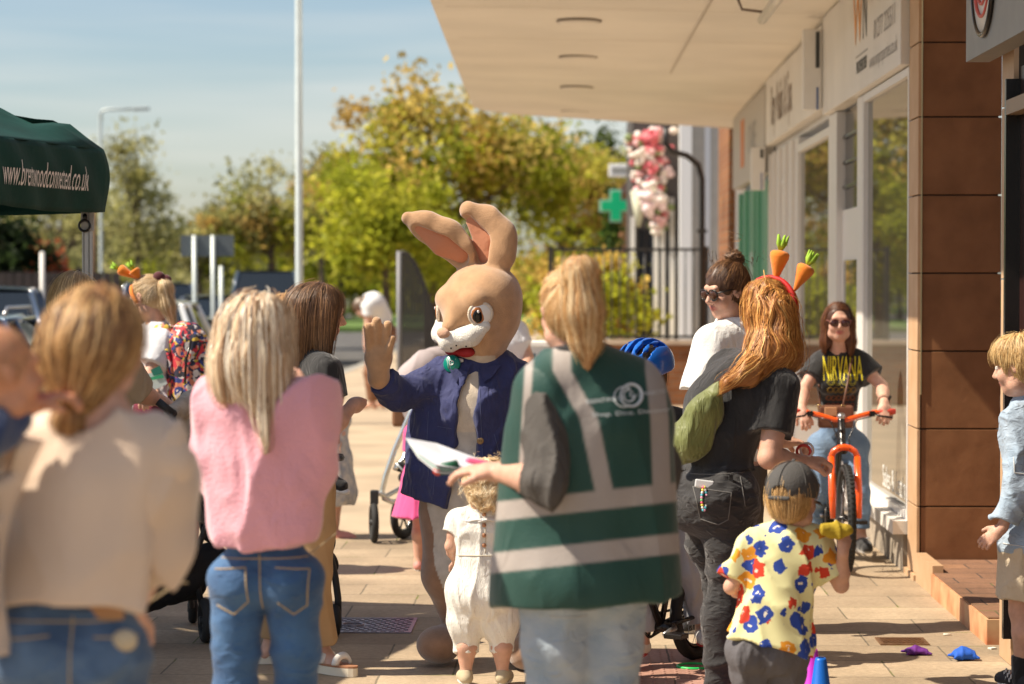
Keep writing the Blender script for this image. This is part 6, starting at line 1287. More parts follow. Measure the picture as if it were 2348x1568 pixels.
cw.set(head=(338, 682, 0), neck=(362, 752, 0), chest=(372, 800, 0), waist=(385, 880, 0), pelvis=(395, 935, 0), sl=(338, 775, .1), sr=(375, 782, -.12), el=(325, 850, .12), wl=(335, 880, -.1), er=(342, 858, -.2), wr=(338, 888, -.28)); cw.face(-62, -28)
cw.body(hands={'l': dict(curl=.7), 'r': dict(curl=.7)}); m_wt = mat('white_tee', (.74, .74, .78), .85, bump=.2, bscale=150, wr=.012, ws=9); cw.top('t_shirt', m_wt, hem=cw.at(0, 915)[2], fr=(.75, .75), ease=.025, aease=.035, end=.04, fl=fold(82, .009, 18)); cw.pants('trousers', mat('wine_trousers', (.14, .006, .025), .8), cw.at(0, 915)[2], .95, .03)
for c in 'lr': cw.shoe(c, m_blk)
tie = cw.hp(0, -.112, .035); hv = cw.hairvol([cw.hE((0, -.09, .03), (.03, .03, .03), .03)], e=.004, seed=11, amp=.001); tl = Vol([Cap(tie, tie + [.035, -.02, -.03], .022, .035, .02), Cap(tie + [.035, -.02, -.03], tie + [.05, -.03, -.13], .034, .034, .03), Cap(tie + [.05, -.03, -.13], tie + [.09, -.03, -.24], .030, .012, .03)], .006)
CB = [(.70, .52, .30), (.80, .64, .42), (.58, .40, .20), (.45, .28, .13)]; rg = np.random.RandomState(2)
hair_obj('hair', [hv, tl], [strands(hv, cw.pts_on(600, 4, -.06, .08), combed(cw, tie), 9, .018, .0022, .003, CB, 4, .06), strands(tl, tie + [.03, -.02, -.02] + rg.normal(size=(250, 3)) * .015, lambda p, i: np.tile([.25, 0, -1.], (len(p), 1)), 14, .018, .003, .006, CB, 5, .12)], HAIRM, cw.root, (.5, .34, .17))
mb = MB(); bow = mat('wine_velvet', (.09, .004, .010), .8, sheen=.5)
for d_ in ((.0, -.01, .045), (.05, -.0, .02), (.03, -.02, -.03)): mb.ell(tie + np.array(d_) * .7, (.034, .018, .030))
mb.build('bow', bow, cw.root); MB().tube([cw.hp(-.082, .01, .005), cw.hp(-.078, .07, .01), cw.hp(-.06, .10, .008)], .0035, 6).build('glasses', m_black, cw.root)
headband('orange carrot headband on the blonde woman with the floral backpack', cw, [(cw.at(318, 640, 0), cw.at(272, 616, 0), .030), (cw.at(322, 642, -.03), cw.at(306, 618, -.03), .032)], hb=(0, .02, .0))
bp = thing('backpack', 'red white and blue floral backpack on the back of the carrot headband woman', 'backpack', cw.loc + cw.at(440, 840, -.1)); o_ = cw.at(440, 840, -.1); m_fl, t_, p_, L_ = node_mat('floral'); tc = t_.nodes.new('ShaderNodeTexCoord'); vo = t_.nodes.new('ShaderNodeTexVoronoi'); vo.inputs['Scale'].default_value = 44; vo.inputs['Randomness'].default_value = 1; nz = t_.nodes.new('ShaderNodeTexNoise'); nz.inputs['Scale'].default_value = 14; mxv = t_.nodes.new('ShaderNodeMix'); mxv.data_type = 'RGBA'; mxv.inputs[0].default_value = .12; L_(tc.outputs['Object'], mxv.inputs[6]); L_(nz.outputs['Color'], mxv.inputs[7]); L_(tc.outputs['Object'], nz.inputs['Vector']); L_(mxv.outputs[2], vo.inputs['Vector']); sp_ = t_.nodes.new('ShaderNodeSeparateColor'); L_(vo.outputs['Color'], sp_.inputs[0]); rp = t_.nodes.new('ShaderNodeValToRGB'); rp.color_ramp.interpolation = 'CONSTANT'; L_(sp_.outputs[0], rp.inputs[0])
els = rp.color_ramp.elements; els[0].color = (.02, .02, .05, 1); els[1].position = .2; els[1].color = (.55, .03, .05, 1)
for q, c_ in ((.38, (.65, .58, .55)), (.55, (.03, .05, .22)), (.66, (.62, .20, .12)), (.78, (.02, .02, .03)), (.90, (.65, .45, .05))): e_ = els.new(q); e_.color = (*c_, 1)
L_(rp.outputs[0], p_.inputs['Base Color']); p_.inputs['Roughness'].default_value = .7
v = Vol([Cap(cw.at(430, 790, -.1) - o_, cw.at(438, 895, -.1) - o_, .13, .15, .05, (1, 0, 0), 1.1), Cap(cw.at(455, 850, -.15) - o_, cw.at(460, 905, -.15) - o_, .085, .085, .03), Ell(cw.at(412, 768, -.05) - o_, (.07, .1, .05), .03)], .008); v.disp(fold(14, .008, 20)); v.mesh('bag', m_fl, bp)
MB().tube([cw.at(352, 760, -.1) - o_, cw.at(380, 752, -.14) - o_, cw.at(405, 765, -.14) - o_], .016, 8, flat=2).build('strap', m_fl, bp); MB().tube([cw.at(380, 800, -.2) - o_, cw.at(395, 860, -.2) - o_, cw.at(410, 910, -.18) - o_], .012, 8).build('strap', m_fl, bp); MB().tube([cw.at(438, 780, -.24) - o_, cw.at(426, 830, -.26) - o_, cw.at(424, 880, -.26) - o_], .007, 6).build('zip', m_black, bp)
lf = thing('leaflet', 'white, green and blue leaflet in the hand of the carrot headband woman', 'leaflet', cw.loc + cw.at(352, 870, -.3)); o_ = cw.at(352, 870, -.3)
for i, (c_, pl) in enumerate(((( .70, .78, .76), ((330, 858), (372, 850), (384, 880), (350, 896))), ((.03, .22, .16), ((345, 848), (366, 838), (374, 855), (352, 862))), ((.05, .45, .22), ((340, 866), (372, 858), (376, 866), (344, 872))))): MB().prism([cw.at(a, b, -.3 - .006 * i) - o_ for a, b in pl], (0, .003, 0), (0, 0, 0)).build('sheet', mat('leaf_paper_%d' % i, c_, .5), lf)
# ---- simple helpers for figures that show little
def plain_hair(fig, cols, base, n=600, seed=1, e=.012, prims=(), flow=None, steps=10, step=.018, jit=.15, ears=True):
    hv = fig.hairvol(list(prims), e=e, seed=seed, ears=ears); hair_obj('hair', [hv], [strands(hv, fig.pts_on(n, seed, -.03, .08), flow or downward(fig), steps, step, .0025, .006, cols, seed, jit)], HAIRM, fig.root, base)
hb_ = Fig('fair haired child almost hidden between the blonde woman and the brown haired woman', 658, 11.2, 1.52, -20, vox=.009); hb_.set(head=(656, 735, 0), neck=(656, 805, 0)); hb_.J['chest'] = hb_.J['neck'] - [0, 0, .16]; hb_.face(-10, -15); hb_.body(vox=.009)
for c in 'lr': hb_.J['s' + c][2] = hb_.J['neck'][2] - .035
hb_.top('t_shirt', mat('grey_tee', (.25, .24, .23), .85), hem=.85, ease=.02); hb_.pants('trousers', m_jean3, .95, .95, .015); plain_hair(hb_, [(.62, .36, .14), (.72, .48, .22), (.45, .24, .10)], (.4, .22, .09), seed=12)
for c in 'lr': hb_.shoe(c, m_blk)
# child in floral dress and pink sandals
fd = Fig('small child in a floral dress and pink sandals standing behind the brown haired woman', 758, 15.1, .98, 150, w=1.2, child=True, hs=.84, vox=.007); fd.set(kr=(764, 1190, -.02), ar=(766, 1222, 0), wr=(778, 1010, -.05), er=(785, 985, 0)); fd.body(vox=.007); m_fd = mat('floral_dress', (.34, .36, .40), .85, c2=(.62, .58, .52), vscale=22)
fd.top('dress', m_fd, hem=fd.at(0, 1155)[2], fr=(.4, .4), ease=.02, aease=.02, extra=[Cap(fd.J['waist'], fd.J['waist'] - [0, 0, .28], .11, .17, .05)], fl=fold(85, .008, 30, (1, 1, .2))); plain_hair(fd, BRN, (.1, .05, .02), seed=13)
for c in 'lr': fd.shoe(c, mat('pink_sandal', (.62, .28, .24), .6), big=1.2)
# child in pink dress behind the rabbit
pd = Fig('child in a bright pink dress standing behind the rabbit beside the silver pushchair', 985, 13.4, 1.0, 10, w=1.15, child=True, hs=.85, vox=.008); pd.body(vox=.008); pd.top('dress', mat('hot_pink', (.72, .07, .26), .7, sheen=.3), hem=.30, fr=(.5, .5), ease=.02, aease=.025, extra=[Cap(pd.J['waist'] + [0, 0, .02], pd.J['waist'] - [0, 0, .40], .12, .25, .05), Ell(pd.at(962, 985), (.06, .06, .06), .04)], fl=fold(86, .012, 20, (1, 1, .2))); plain_hair(pd, BRN, (.1, .05, .02), seed=14)
# small child carried, one trainer showing
tc_ = Fig('toddler sitting in the pushchair with one black and white trainer showing', 735, 10.6, .85, 60, w=1.3, child=True, hs=.8, vox=.008)
tc_.set(head=(705, 955, .3), neck=(705, 1010, .3), chest=(703, 1040, .3), waist=(700, 1080, .3), pelvis=(700, 1110, .3), hl=(690, 1115, .32), hr=(712, 1115, .25), kl=(720, 1090, .1), kr=(735, 1075, .05), al=(735, 1110, .1), ar=(752, 1098, .02), sl=(690, 1015, .35), sr=(722, 1015, .25), el=(690, 1060, .3), er=(725, 1060, .2), wl=(710, 1085, .25), wr=(730, 1085, .18)); tc_.J['tl'] = tc_.at(755, 1115, .1); tc_.J['tr'] = tc_.at(770, 1108, -.0); tc_.face(60, 0); tc_.body(vox=.008); tc_.top('top', m_navy, hem=tc_.at(0, 1120, .3)[2], fr=(1.6, 1.6), ease=.014, vox=.008); tc_.pants('leggings', m_grey, tc_.at(0, 1095, .3)[2], .9, .012, vox=.008); plain_hair(tc_, BRN, (.1, .05, .02), seed=15, n=300)
a0 = tc_.J['ar']; v = Vol([Cap(a0 + [-.01, 0, .0], a0 + [.06, -.01, -.03], .036, .030, .02), Cap(a0, a0 + [0, 0, .05], .036, .036, .02)], .005); v.mesh('trainer', m_blk, tc_.root); Vol([Cap(a0 + [-.02, 0, -.035], a0 + [.075, -.01, -.055], .026, .024, .01, (0, 0, 1), 1.6)], .005).mesh('trainer_sole', mat('bright_white', ()), tc_.root); Vol([Ell(a0 + [.02, -.025, -.012], (.026, .014, .014), .01)], .004).mesh('trainer_patch', mat('bright_white', ()), tc_.root)
# people further down the path
lt = Fig('person in a white t-shirt with bare arms partly hidden behind the rabbit', 1165, 16.0, 1.66, 195, w=1.1, vox=.009); lt.set(head=(1150, 690, 0), neck=(1155, 748, 0), chest=(1158, 790, 0), sl=(1128, 765, 0), sr=(1186, 762, 0), er=(1210, 822, -.05), wr=(1200, 870, -.2), waist=(1158, 850, 0), pelvis=(1158, 890, 0)); lt.face(185, -5); lt.body(vox=.009); lt.eyes(); lt.top('t_shirt', m_wt, hem=lt.at(0, 905)[2], fr=(.6, .5), ease=.025, aease=.03, fl=fold(87, .008, 18)); lt.pants('jeans', m_jean3, lt.at(0, 900)[2], .95, .02); plain_hair(lt, BRN, (.1, .05, .02), seed=16)
for c in 'lr': lt.shoe(c, mat('white_trainer')); pd.shoe(c, mat('pink_sandal')); 
fb = Fig('distant person in a white top bending forwards on the path', 862, 30, 1.60, -60, w=1.2, vox=.014); fb.set(pelvis=(880, 760, 0), waist=(872, 725, 0), chest=(858, 700, -.05), neck=(842, 692, -.1), sl=(845, 698, .15), sr=(848, 702, -.2), head=(828, 706, -.1), hl=(878, 765, .08), hr=(882, 765, -.08), el=(842, 745, .15), wl=(838, 785, .15), er=(844, 748, -.2), wr=(840, 788, -.2)); fb.face(-60, -50); fb.body(vox=.014); fb.top('top', mat('bright_tee', (.8, .8, .8), .8), hem=fb.at(875, 745), hemn=(.4, 0, -1), fr=(.5, .5), ease=.04, aease=.04, vox=.014); fb.pants('trousers', mat('brown_trousers', (.22, .10, .05), .8), fb.at(875, 740), .95, .03, vox=.014, topn=(-.4, 0, 1)); plain_hair(fb, BRN, (.3, .25, .2), seed=17, n=200)
t = thing('display_table', 'white fronted display table with grey lettering behind the waistcoat woman', 'table', (PX(1250, 18), 18, 0)); xa, xb = -.35, .40; MB().bx((xa, 0, .72), (xb, .5, 1.12)).build('front_panel', mat('table_white', (.62, .64, .68), .6), t); MB().bx((xa - .03, -.02, 1.121), (xb + .03, .52, 1.15)).build('table_top', mat('bright_white', ()), t)
for x in (xa + .05, xb - .05): MB().tube([(x, .25, 0), (x, .25, .72)], .02, 8).build('leg', m_galv, t)
text_obj('lettering', 'N', mat('slate_text', (.12, .2, .25), .6), t, (-.16, -.004, .93), (1, 0, 0), (0, 0, 1), .34, .8, 0, .006)
# ================================================================ bicycles
def bicycle(label, loc, heading, wr, wb, mcol, mfork, steer=0, bar_h=None, knobby=False, bw=.34, name='bicycle', lean=0, mbar=None, tw=.024):
    """local +x is forward; heading in degrees is the world direction of +x"""
    t = thing(name, label, 'bicycle', loc, R(heading)); t.rotation_euler = (R(lean), 0, R(heading)); s = wr / .33; bh = bar_h or 1.0 * s
    rear = np.array([-wb * .45, 0, wr]); fr = np.array([wb * .55, 0, wr]); bb = np.array([-wb * .03, 0, wr * .86]); head = fr + [-.20 * s, 0, wr * .98 + .12 * s]; headt = head + [-.05 * s, 0, .13 * s]; seat = bb + [-.20 * s, 0, .46 * s]
    m = MB()
    for a, b, r_ in ((bb, headt, .020), (seat, head + [0, 0, .08 * s], .017), (bb, seat + [0, 0, .05], .016)): m.tube([a, b], r_ * (s ** .5), 10)
    for g in (-1, 1): o = np.array([0, g * .045 * s ** .5, 0]); m.tube([rear + o * 1.3, bb + o * .6], .010, 8); m.tube([rear + o * 1.3, seat + [.02, 0, -.04] + o * .4], .008, 8)
    m.build('frame', mcol, t)
    rotz = Matrix.Rotation(R(steer), 3, 'Z'); pv = head.copy()
    def st(p): p = np.array(p, float); q = p - pv; return pv + np.array(rotz @ Vector(q))
    def wheel(c, front):
        f_ = st if front else (lambda p: np.array(p)); n_ = 56; th = np.arange(n_) * 2 * math.pi / n_; ring = lambda r_: [f_(c + [r_ * math.cos(a), 0, r_ * math.sin(a)]) for a in th]
        w_ = thing('wheel', None, None); bpy.data.objects.remove(w_); o = MB().tube(ring(wr - tw), tw, 10, closed=True).build('tyre', m_tyre, t)
        if knobby:
            k = MB(); ax = f_(c + [0, .01, 0]) - f_(c)
            for i in range(64):
                a = i * 2 * math.pi / 64
                for g in (-1, 0, 1):
                    aa = a + (.05 if g else 0); cc = f_(c + [(wr - .002 - .009 * abs(g)) * math.cos(aa), g * .016, (wr - .002 - .009 * abs(g)) * math.sin(aa)]); k.box(cc, (.014, .011, .010), (0, -aa, R(steer)))
            k.build('tread', m_tyre, o)
        MB().tube(ring(wr - 2.3 * tw), .010, 6, closed=True).build('rim', m_black if not knobby else m_tyre, o); sp = MB()
        for i in range(24):
            a = i * math.pi / 12; g = 1 if i % 2 else -1; sp.tube([f_(c + [.02 * math.cos(a + .5), g * .025, .02 * math.sin(a + .5)]), f_(c + [(wr - 2.4 * tw) * math.cos(a), 0, (wr - 2.4 * tw) * math.sin(a)])], .0012, 4, caps=False)
        sp.build('spokes', m_rim, o); MB().tube([f_(c + [0, -.05 * s ** .5, 0]), f_(c + [0, .05 * s ** .5, 0])], .018, 12).build('hub', m_black, o)
    wheel(rear, False); wheel(fr, True)
    fk = MB(); off = .072 if knobby else .038; cr = fr + [-.11 * s, 0, wr + .055]
    for g in (-1, 1): fk.tube([st(fr + [0, g * off, -.0]), st(fr + [-.03 * s, g * off, wr * .45]), st(cr + [0.01, g * off, -.02])], [.015, .021, .020] if knobby else .011, 12); 
    if knobby: fk.tube([st(cr + [.01, g_ * off, -.02 + hh]) for g_, hh in ((-1, 0), (-.8, .03), (-.4, .048), (0, .053), (.4, .048), (.8, .03), (1, 0))], .018, 12)
    else: fk.tube([st(cr + [0, -off, -.02]), st(cr + [0, off, -.02])], .014, 10)
    fk.build('fork', mfork, t); MB().tube([st(cr + [0, 0, .01]), st(head), st(headt), st(headt + [-.02, 0, .03])], .021 if knobby else .017, 12).build('head_tube', m_black, t)
    hz = bh; hb = MB(); c0 = np.array([headt[0] - .01, 0, hz]); hb.tube([st(headt), st(c0 + [0.02, 0, -.02])], .016, 10); hb.build('stem', m_black, t)
    b = MB(); pts = [(-1, .02, .02), (-.62, .02, .02), (-.38, .0, -.0), (-.12, .01, -.03), (.12, .01, -.03), (.38, .0, .0), (.62, .02, .02), (1, .02, .02)]; pts = [(u, -abs(u) * .06, dz * (1 if not knobby else .8)) for u, _, dz in pts]; b.tube([st(c0 + [dx, u * bw, dz]) for u, dx, dz in pts], .0125 if not knobby else .0145, 10); b.build('handlebar', mbar or mfork, t)
    for g in (-1, 1):
        MB().tube([st(c0 + [-.045, g * bw * .72, .02]), st(c0 + [-.062, g * (bw + .01), .02])], .017, 10).build('grip', mat('grip_red', (.62, .05, .03), .6) if knobby else m_black, t)
        l_ = MB(); l_.tube([st(c0 + [-.02, g * bw * .62, .015]), st(c0 + [.03, g * bw * .70, -.0]), st(c0 + [.02, g * bw * .95, -.01])], .006, 6); l_.box(st(c0 + [-.01, g * bw * .58, .01]), (.035, .03, .03)); l_.build('brake_lever', m_black, t)
        cb = MB(); cb.tube([st(c0 + [.02, g * bw * .6, .0]), st(c0 + [.10, g * bw * .25, -.02]), st(c0 + [.10, g * .03, -.12]), st(cr + [.03, g * .03, .02])], .0035, 6); cb.build('cable', m_black, t)
    MB().ell(st(c0 + [.0, 0, -.005]), (.03, .025, .022)).build('stem_clamp', m_rim, t)
    MB().tube([seat, seat + [-.04, 0, .14 * s]], .013, 10).build('seat_post', m_rim, t); Vol([Cap(seat + [-.12 * s, 0, .15 * s], seat + [.08 * s, 0, .155 * s], .055 * s, .022 * s, .03, (0, 0, 1), 1.7)], .008).mesh('saddle', m_black, t)
    cr_ = MB(); cr_.torus(bb + [0, -.05, 0], .075 * s, .006, (0, 1, 0), 30, 6); cr_.tube([bb + [0, -.06, 0], bb + [0, .06, 0]], .022, 12)
    for k in range(5): a = k * 1.257; cr_.tube([bb + [0, -.05, 0], bb + [.07 * s * math.cos(a), -.05, .07 * s * math.sin(a)]], .006, 6)
    cr_.build('chainring', m_black, t); ca = math.radians(-8)
    for g in (-1, 1):
        e = bb + np.array([g * math.cos(ca) * .165 * s, g * .075, g * math.sin(ca) * .165 * s]); MB().tube([bb + [0, g * .065, 0], e], [.013, .010], 8).build('crank', m_rim, t); p = MB(); p.box(e + [0, g * .055, 0], (.07 * s + .02, .085, .022)); p.build('pedal', m_black, t, bevel=.004)
    ch = MB(); r1 = .075 * s; pts = [rear + [0, -.05, .03 * s], bb + [0, -.05, r1], bb + [r1 * .9, -.05, 0], bb + [0, -.05, -r1], rear + [0, -.05, -.03 * s], rear + [-.03 * s, -.05, 0]]; ch.tube(pts, .006, 6, closed=True); ch.build('chain', mat('chain', (.10, .08, .06), .5, metal=.7), t); return t
m_of = mat('orange_fork', (.85, .10, .008), .25, coat=.8); fx = PX(1945, 13.4)
bicycle('mountain bicycle with orange fork and handlebar, front wheel towards the camera', (fx - .02, 13.9, 0), 270.5, .30, 1.0, m_black, m_of, steer=0, bar_h=.855, knobby=True, bw=.30, mbar=m_of)
bx_ = PX(1500, 9.95); bicycle('small black children\'s bicycle with bare spokes behind the green waistcoat', (bx_ + .02, 10.0, 0), 180 + 58, .205, .72, m_black, m_black, steer=0, bar_h=.70, bw=.24, tw=.026)
# ================================================================ woman with the orange bicycle
bw_ = Fig('woman in sunglasses and a black band t-shirt standing over the orange bicycle', 1925, 13.95, 1.60, 186, w=.80, vox=.0062, hs=.90)
bw_.set(head=(1922, 738, -.12), neck=(1922, 808, -.05), chest=(1922, 880, -.02), waist=(1922, 960, .02), pelvis=(1922, 1010, .05), sl=(1881, 832, -.03), sr=(1965, 828, -.03), el=(1842, 892, -.12), wl=(1838, 936, -.30), er=(2022, 886, -.12), wr=(2026, 924, -.28), hl=(1888, 1020, .05), hr=(1956, 1020, .05), kl=(1872, 1135, .0), kr=(1972, 1130, .0), al=(1868, 1240, .10), ar=(1970, 1232, .05)); bw_.J['tl'] = bw_.J['al'] + np.array([-.04, -.13, -.05]); bw_.J['tr'] = bw_.J['ar'] + np.array([.02, -.13, -.05])
bw_.face(181, -6); A = bw_.at; SK['warm'] = (.62, .36, .27); bw_.sk = 'warm'
bw_.body(hands={'l': dict(d=(.25, -.55, -.75), n=(.1, .5, -.7), curl=.95, sgn=-1), 'r': dict(d=(-.10, -.55, -.8), n=(-.1, .6, -.5), curl=1.0, sgn=1)}, vox=.0055); bw_.eyes()
bw_.top('t_shirt', m_blk, hem=A(0, 942)[2], fr=(.62, .62), ease=.020, aease=.022, end=.034, fl=fold(91, .007, 22, (1, 1, .5)), neck=.012, extra=bw_.bust(.062)); tv = bw_.lastvol
textvol(bw_, tv, 'NIRVANA', mat('yellow_print', (.78, .66, .02), .6), 1926, 846, .20, .262, start=-.45, bold=.001)
th = np.linspace(0, 2 * math.pi, 20); mb = MB(); rg = np.random.RandomState(1); cols = []
for r_, y in enumerate((873, 892, 911, 928)):
    n_ = (4, 5, 6, 6)[r_]
    for i in range(n_):
        cx = 1890 + (i + .5) * 66 / n_; rr = (8, 6.5, 5.5, 4.5)[r_]; cc = [(.42, .36, .03), (.40, .24, .03), (.34, .10, .03), (.28, .05, .03)][r_]; mb.tube([onvol(tv, cx + rr * math.cos(a), y + rr * math.sin(a), .0015, bw_) for a in th], .0016, 4, c=cc); mb.tube([onvol(tv, cx + rr * .6 * math.cos(a), y + rr * .6 * math.sin(a), .0015, bw_) for a in th[:14]], .0012, 4, c=cc)
mb.build('print_rings', mat('print', (.4, .3, .05), .7, attr=True), bw_.root, colors=True)
bw_.pants('jeans', denim('light_denim', (.12, .20, .33), (.20, .30, .44)), A(0, 925)[2], .90, .014, .022, fold(92, .008, 18, (1, 1, .7)))
for c in 'lr': bw_.shoe(c, m_blk, mat('shoe_sole', (.35, .33, .30), .7)); 
a0 = bw_.J['tr']; MB().tube([a0 + [-.02, .05, .05], a0 + [.03, .06, .055]], .004, 6).build('lace', mat('bright_white', ()), bw_.root)
def glasses(fig, lens=(.10, .03, .02), fr=(.01, .01, .01), w_=.030, h_=.024, z=.006):
    lo = MB()
    for g in (-1, 1): lo.ell(fig.hp(g * .034, .099 - .003, z - .002), (w_ * .92 * fig.hk, .008, h_ * .9 * fig.hk), fig.HM)
    l_ = lo.build('lenses', mat('lens_%d' % int(lens[0] * 100), lens, .08, spec=.8), fig.root); f = MB()
    for g in (-1, 1): f.tube([fig.hp(g * .034 + w_ * math.cos(a) * (1.0 + .1 * (math.sin(a) > 0)), .100 - abs(math.cos(a)) * .004, z + h_ * math.sin(a)) for a in np.linspace(0, 6.28, 25)[:-1]], .0028, 6, closed=True); f.tube([fig.hp(g * (.034 + w_), .094, z + .010), fig.hp(g * .078, .05, z + .010), fig.hp(g * .082, -.005, z + .006)], .003, 6)
    f.tube([fig.hp(-.006, .104, z + .006), fig.hp(.006, .104, z + .006)], .003, 6); f.build('sunglasses_frame', mat('frame_%d' % int(fr[0] * 100), fr, .3), fig.root)
glasses(bw_, (.05, .012, .012), (.22, .07, .05))
hv = bw_.hairvol([bw_.hC((-.062, -.02, .0), (-.078, -.01, -.13), .034, .030, .03), bw_.hC((-.078, -.01, -.13), (-.072, .0, -.20), .03, .016, .03), bw_.hC((.062, -.02, .0), (.078, -.01, -.13), .034, .030, .03), bw_.hC((.078, -.01, -.13), (.085, .0, -.19), .028, .012, .03), bw_.hC((0, -.06, -.03), (0, -.06, -.16), .08, .06, .04)], e=.007, ears=False, seed=18, vox=.0055)
AUB = [(.10, .035, .015), (.17, .06, .025), (.06, .02, .01), (.28, .11, .04)]
hv.cutout(bw_.hE((0, .105, .034), (.055, .06, .056)), .012)
hair_obj('hair', [hv], [strands(hv, bw_.pts_on(1000, 9, -.04, .06, cond=lambda q: q[1] < .03 or q[2] > .085), parted(bw_), 16, .019, .0020, .005, AUB, 5, .08)], HAIRM, bw_.root, (.07, .025, .012))
wq = bw_.J['wr'] + nrm(bw_.J['er'] - bw_.J['wr']) * .03; MB().torus(wq, .031, .007, bw_.J['er'] - bw_.J['wr'], 24, 8, flat=1.6).build('watch_strap', mat('watch_strap', (.35, .2, .14), .5), bw_.root); MB().box(wq + [.03, -.005, .012], (.014, .034, .034), (0, .5, 0)).build('watch_face', m_black, bw_.root, bevel=.004)
bg = thing('handbag', 'small tan brown handbag hanging at the front of the bicycle woman', 'handbag', bw_.loc + A(1915, 955, -.24)); o_ = A(1915, 955, -.24); m_bg = mat('bag_leather', (.16, .07, .04), .45); MB().box((0, 0, 0), (.20, .05, .13)).build('bag', m_bg, bg, bevel=.015); MB().box((-.03, -.03, .03), (.07, .012, .05)).build('flap', mat('bag_flap', (.50, .27, .14), .5), bg, bevel=.004)
for pl in ([(1880, 940), (1876, 900), (1872, 880)], [(1932, 930), (1935, 880), (1948, 820)]): MB().tube([A(pl[0][0], pl[0][1], -.26) - o_] + [onvol(tv, a, b, .006, bw_) - o_ for a, b in pl[1:]], .006, 6, flat=1.8).build('strap', m_bg, bg)
for x in (1878, 1932): MB().torus(A(x, 932, -.26) - o_, .011, .003, (0, 1, 0), 16, 6).build('clip', mat('brass', ()), bg)
# ================================================================ woman in white t-shirt and sunglasses
ww = Fig('woman with a brown bun, black sunglasses and loose white t-shirt looking down', 1665, 11.1, 1.70, 212, w=1.0, vox=.0058)
ww.set(head=(1664, 668, 0), neck=(1690, 752, .02), chest=(1690, 850, 0), waist=(1690, 960, 0), pelvis=(1690, 1045, 0), sl=(1634, 790, -.08), sr=(1748, 788, .08), el=(1612, 905, -.12), wl=(1640, 1000, -.2), er=(1765, 900, .1), wr=(1740, 1000, -.05)); A = ww.at; ww.face(238, -14, 2)
ww.body(hands={'l': dict(curl=.6), 'r': dict(curl=.6)}, vox=.0052); ww.eyes(); m_wt2 = mat('bright_cotton', (.80, .80, .79), .85, bump=.25, bscale=140, sheen=.2, wr=.014, ws=7)
ww.top('t_shirt', m_wt2, hem=A(0, 1075)[2], fr=(.95, .95), ease=.040, aease=.050, end=.06, fl=fold(93, .010, 14, (1, 1, .4)), neck=.018, nk=1.0, extra=ww.bust(.055)); ww.pants('trousers', m_grey, A(0, 1060)[2], .97, .02)
for c in 'lr': ww.shoe(c, m_blk)
glasses(ww, (.06, .022, .012), (.008, .008, .008), .031, .025, .008)
BR2 = [(.11, .05, .022), (.18, .085, .035), (.07, .03, .015), (.30, .15, .06)]; tie = ww.hp(0, -.07, .105); hv = ww.hairvol([ww.hE((0, -.02, .05), (.084, .095, .085), .02)], e=.009, seed=19, vox=.0055, amp=.003); bun = Vol([Ell(tie + [0, 0, .030], (.042, .042, .036), .01)], .005); bun.disp(fold(4, .009, 70, (1, 1, 1)))
rg = np.random.RandomState(4); hair_obj('hair', [hv, bun], [strands(hv, ww.pts_on(1000, 10, -.09, .07, cond=lambda q: q[1] < .05 or q[2] > .07), combed(ww, tie), 9, .018, .0024, .006, BR2, 6, .14), strands(bun, tie + [0, 0, .030] + rg.normal(size=(400, 3)) * .035, lambda p, i: np.cross(p - tie, [.3, .2, 1]), 10, .010, .0025, .007, BR2, 6, .3)], HAIRM, ww.root, (.07, .032, .016))
# ================================================================ red haired woman bending
rw = Fig('red haired woman in black t-shirt and black jeans leaning forwards, seen from behind', 1655, 9.3, 1.66, 48, w=1.12, vox=.0068)
rw.set(head=(1768, 722, .10), neck=(1728, 838, .05), chest=(1690, 905, 0), waist=(1648, 1010, 0), pelvis=(1640, 1105, 0), sl=(1668, 850, .18), sr=(1790, 888, -.10), el=(1700, 1000, .35), wl=(1790, 1010, .40), er=(1762, 1050, -.16), wr=(1838, 1062, -.02), hl=(1612, 1140, .08), hr=(1672, 1140, -.08), kl=(1655, 1330, .16), kr=(1668, 1345, -.04), al=(1668, 1560, .15), ar=(1650, 1580, -.05)); rw.J['tl'] = rw.J['al'] + np.array([.12, .10, -.04]); rw.J['tr'] = rw.J['ar'] + np.array([.12, .10, -.04])
A = rw.at; rw.face(28, -10); rw.fw = nrm([math.sin(R(48)), math.cos(R(48)), 0]); rw.body(hands={'r': dict(d=(.92, .3, .12), n=(.1, .3, -1), curl=1.25, sgn=-1), 'l': dict(curl=1.0)}, vox=.006)
rw.top('t_shirt', m_blk, hem=A(1640, 1078), hemn=(.05, 0, -1), fr=(.62, .66), ease=.024, aease=.032, end=.036, fl=fold(94, .009, 17, (1, 1, .6)), neck=.0, extra=[Cap(A(1640, 935, .02), A(1640, 1000, 0), .12, .13, .06)])
m_bj = mat('black_denim', (.022, .021, .023), .85, bump=.3, bscale=220, var=.3, vscale=7, sheen=.2, wr=.020, ws=9, wst=(.8, .8, 1.5)); rw.pants('jeans', m_bj, A(1640, 1052), .97, .017, .022, fold(95, .011, 16, (.6, .6, 1.5)), topn=(-.08, 0, 1), extra=[Ell(A(1605, 1160, -.02), (.12, .12, .12), .05)]); bj = rw.lastvol; m_gt = mat('grey_thread', (.16, .155, .15), .8)
for pl in ([(1572, 1082), (1700, 1076)], [(1584, 1108), (1668, 1118), (1662, 1180), (1640, 1192), (1600, 1180), (1584, 1108)], [(1690, 1085), (1700, 1150)]): seamline(rw, bj, pl, m=m_gt, r=.0018, start=-.4)
MB().box(onvol(bj, 1668, 1090, .004, rw, -.4), (.016, .008, .04)).build('belt_loop', m_bj, rw.root, bevel=.002)
for c in 'lr': rw.shoe(c, m_blk)
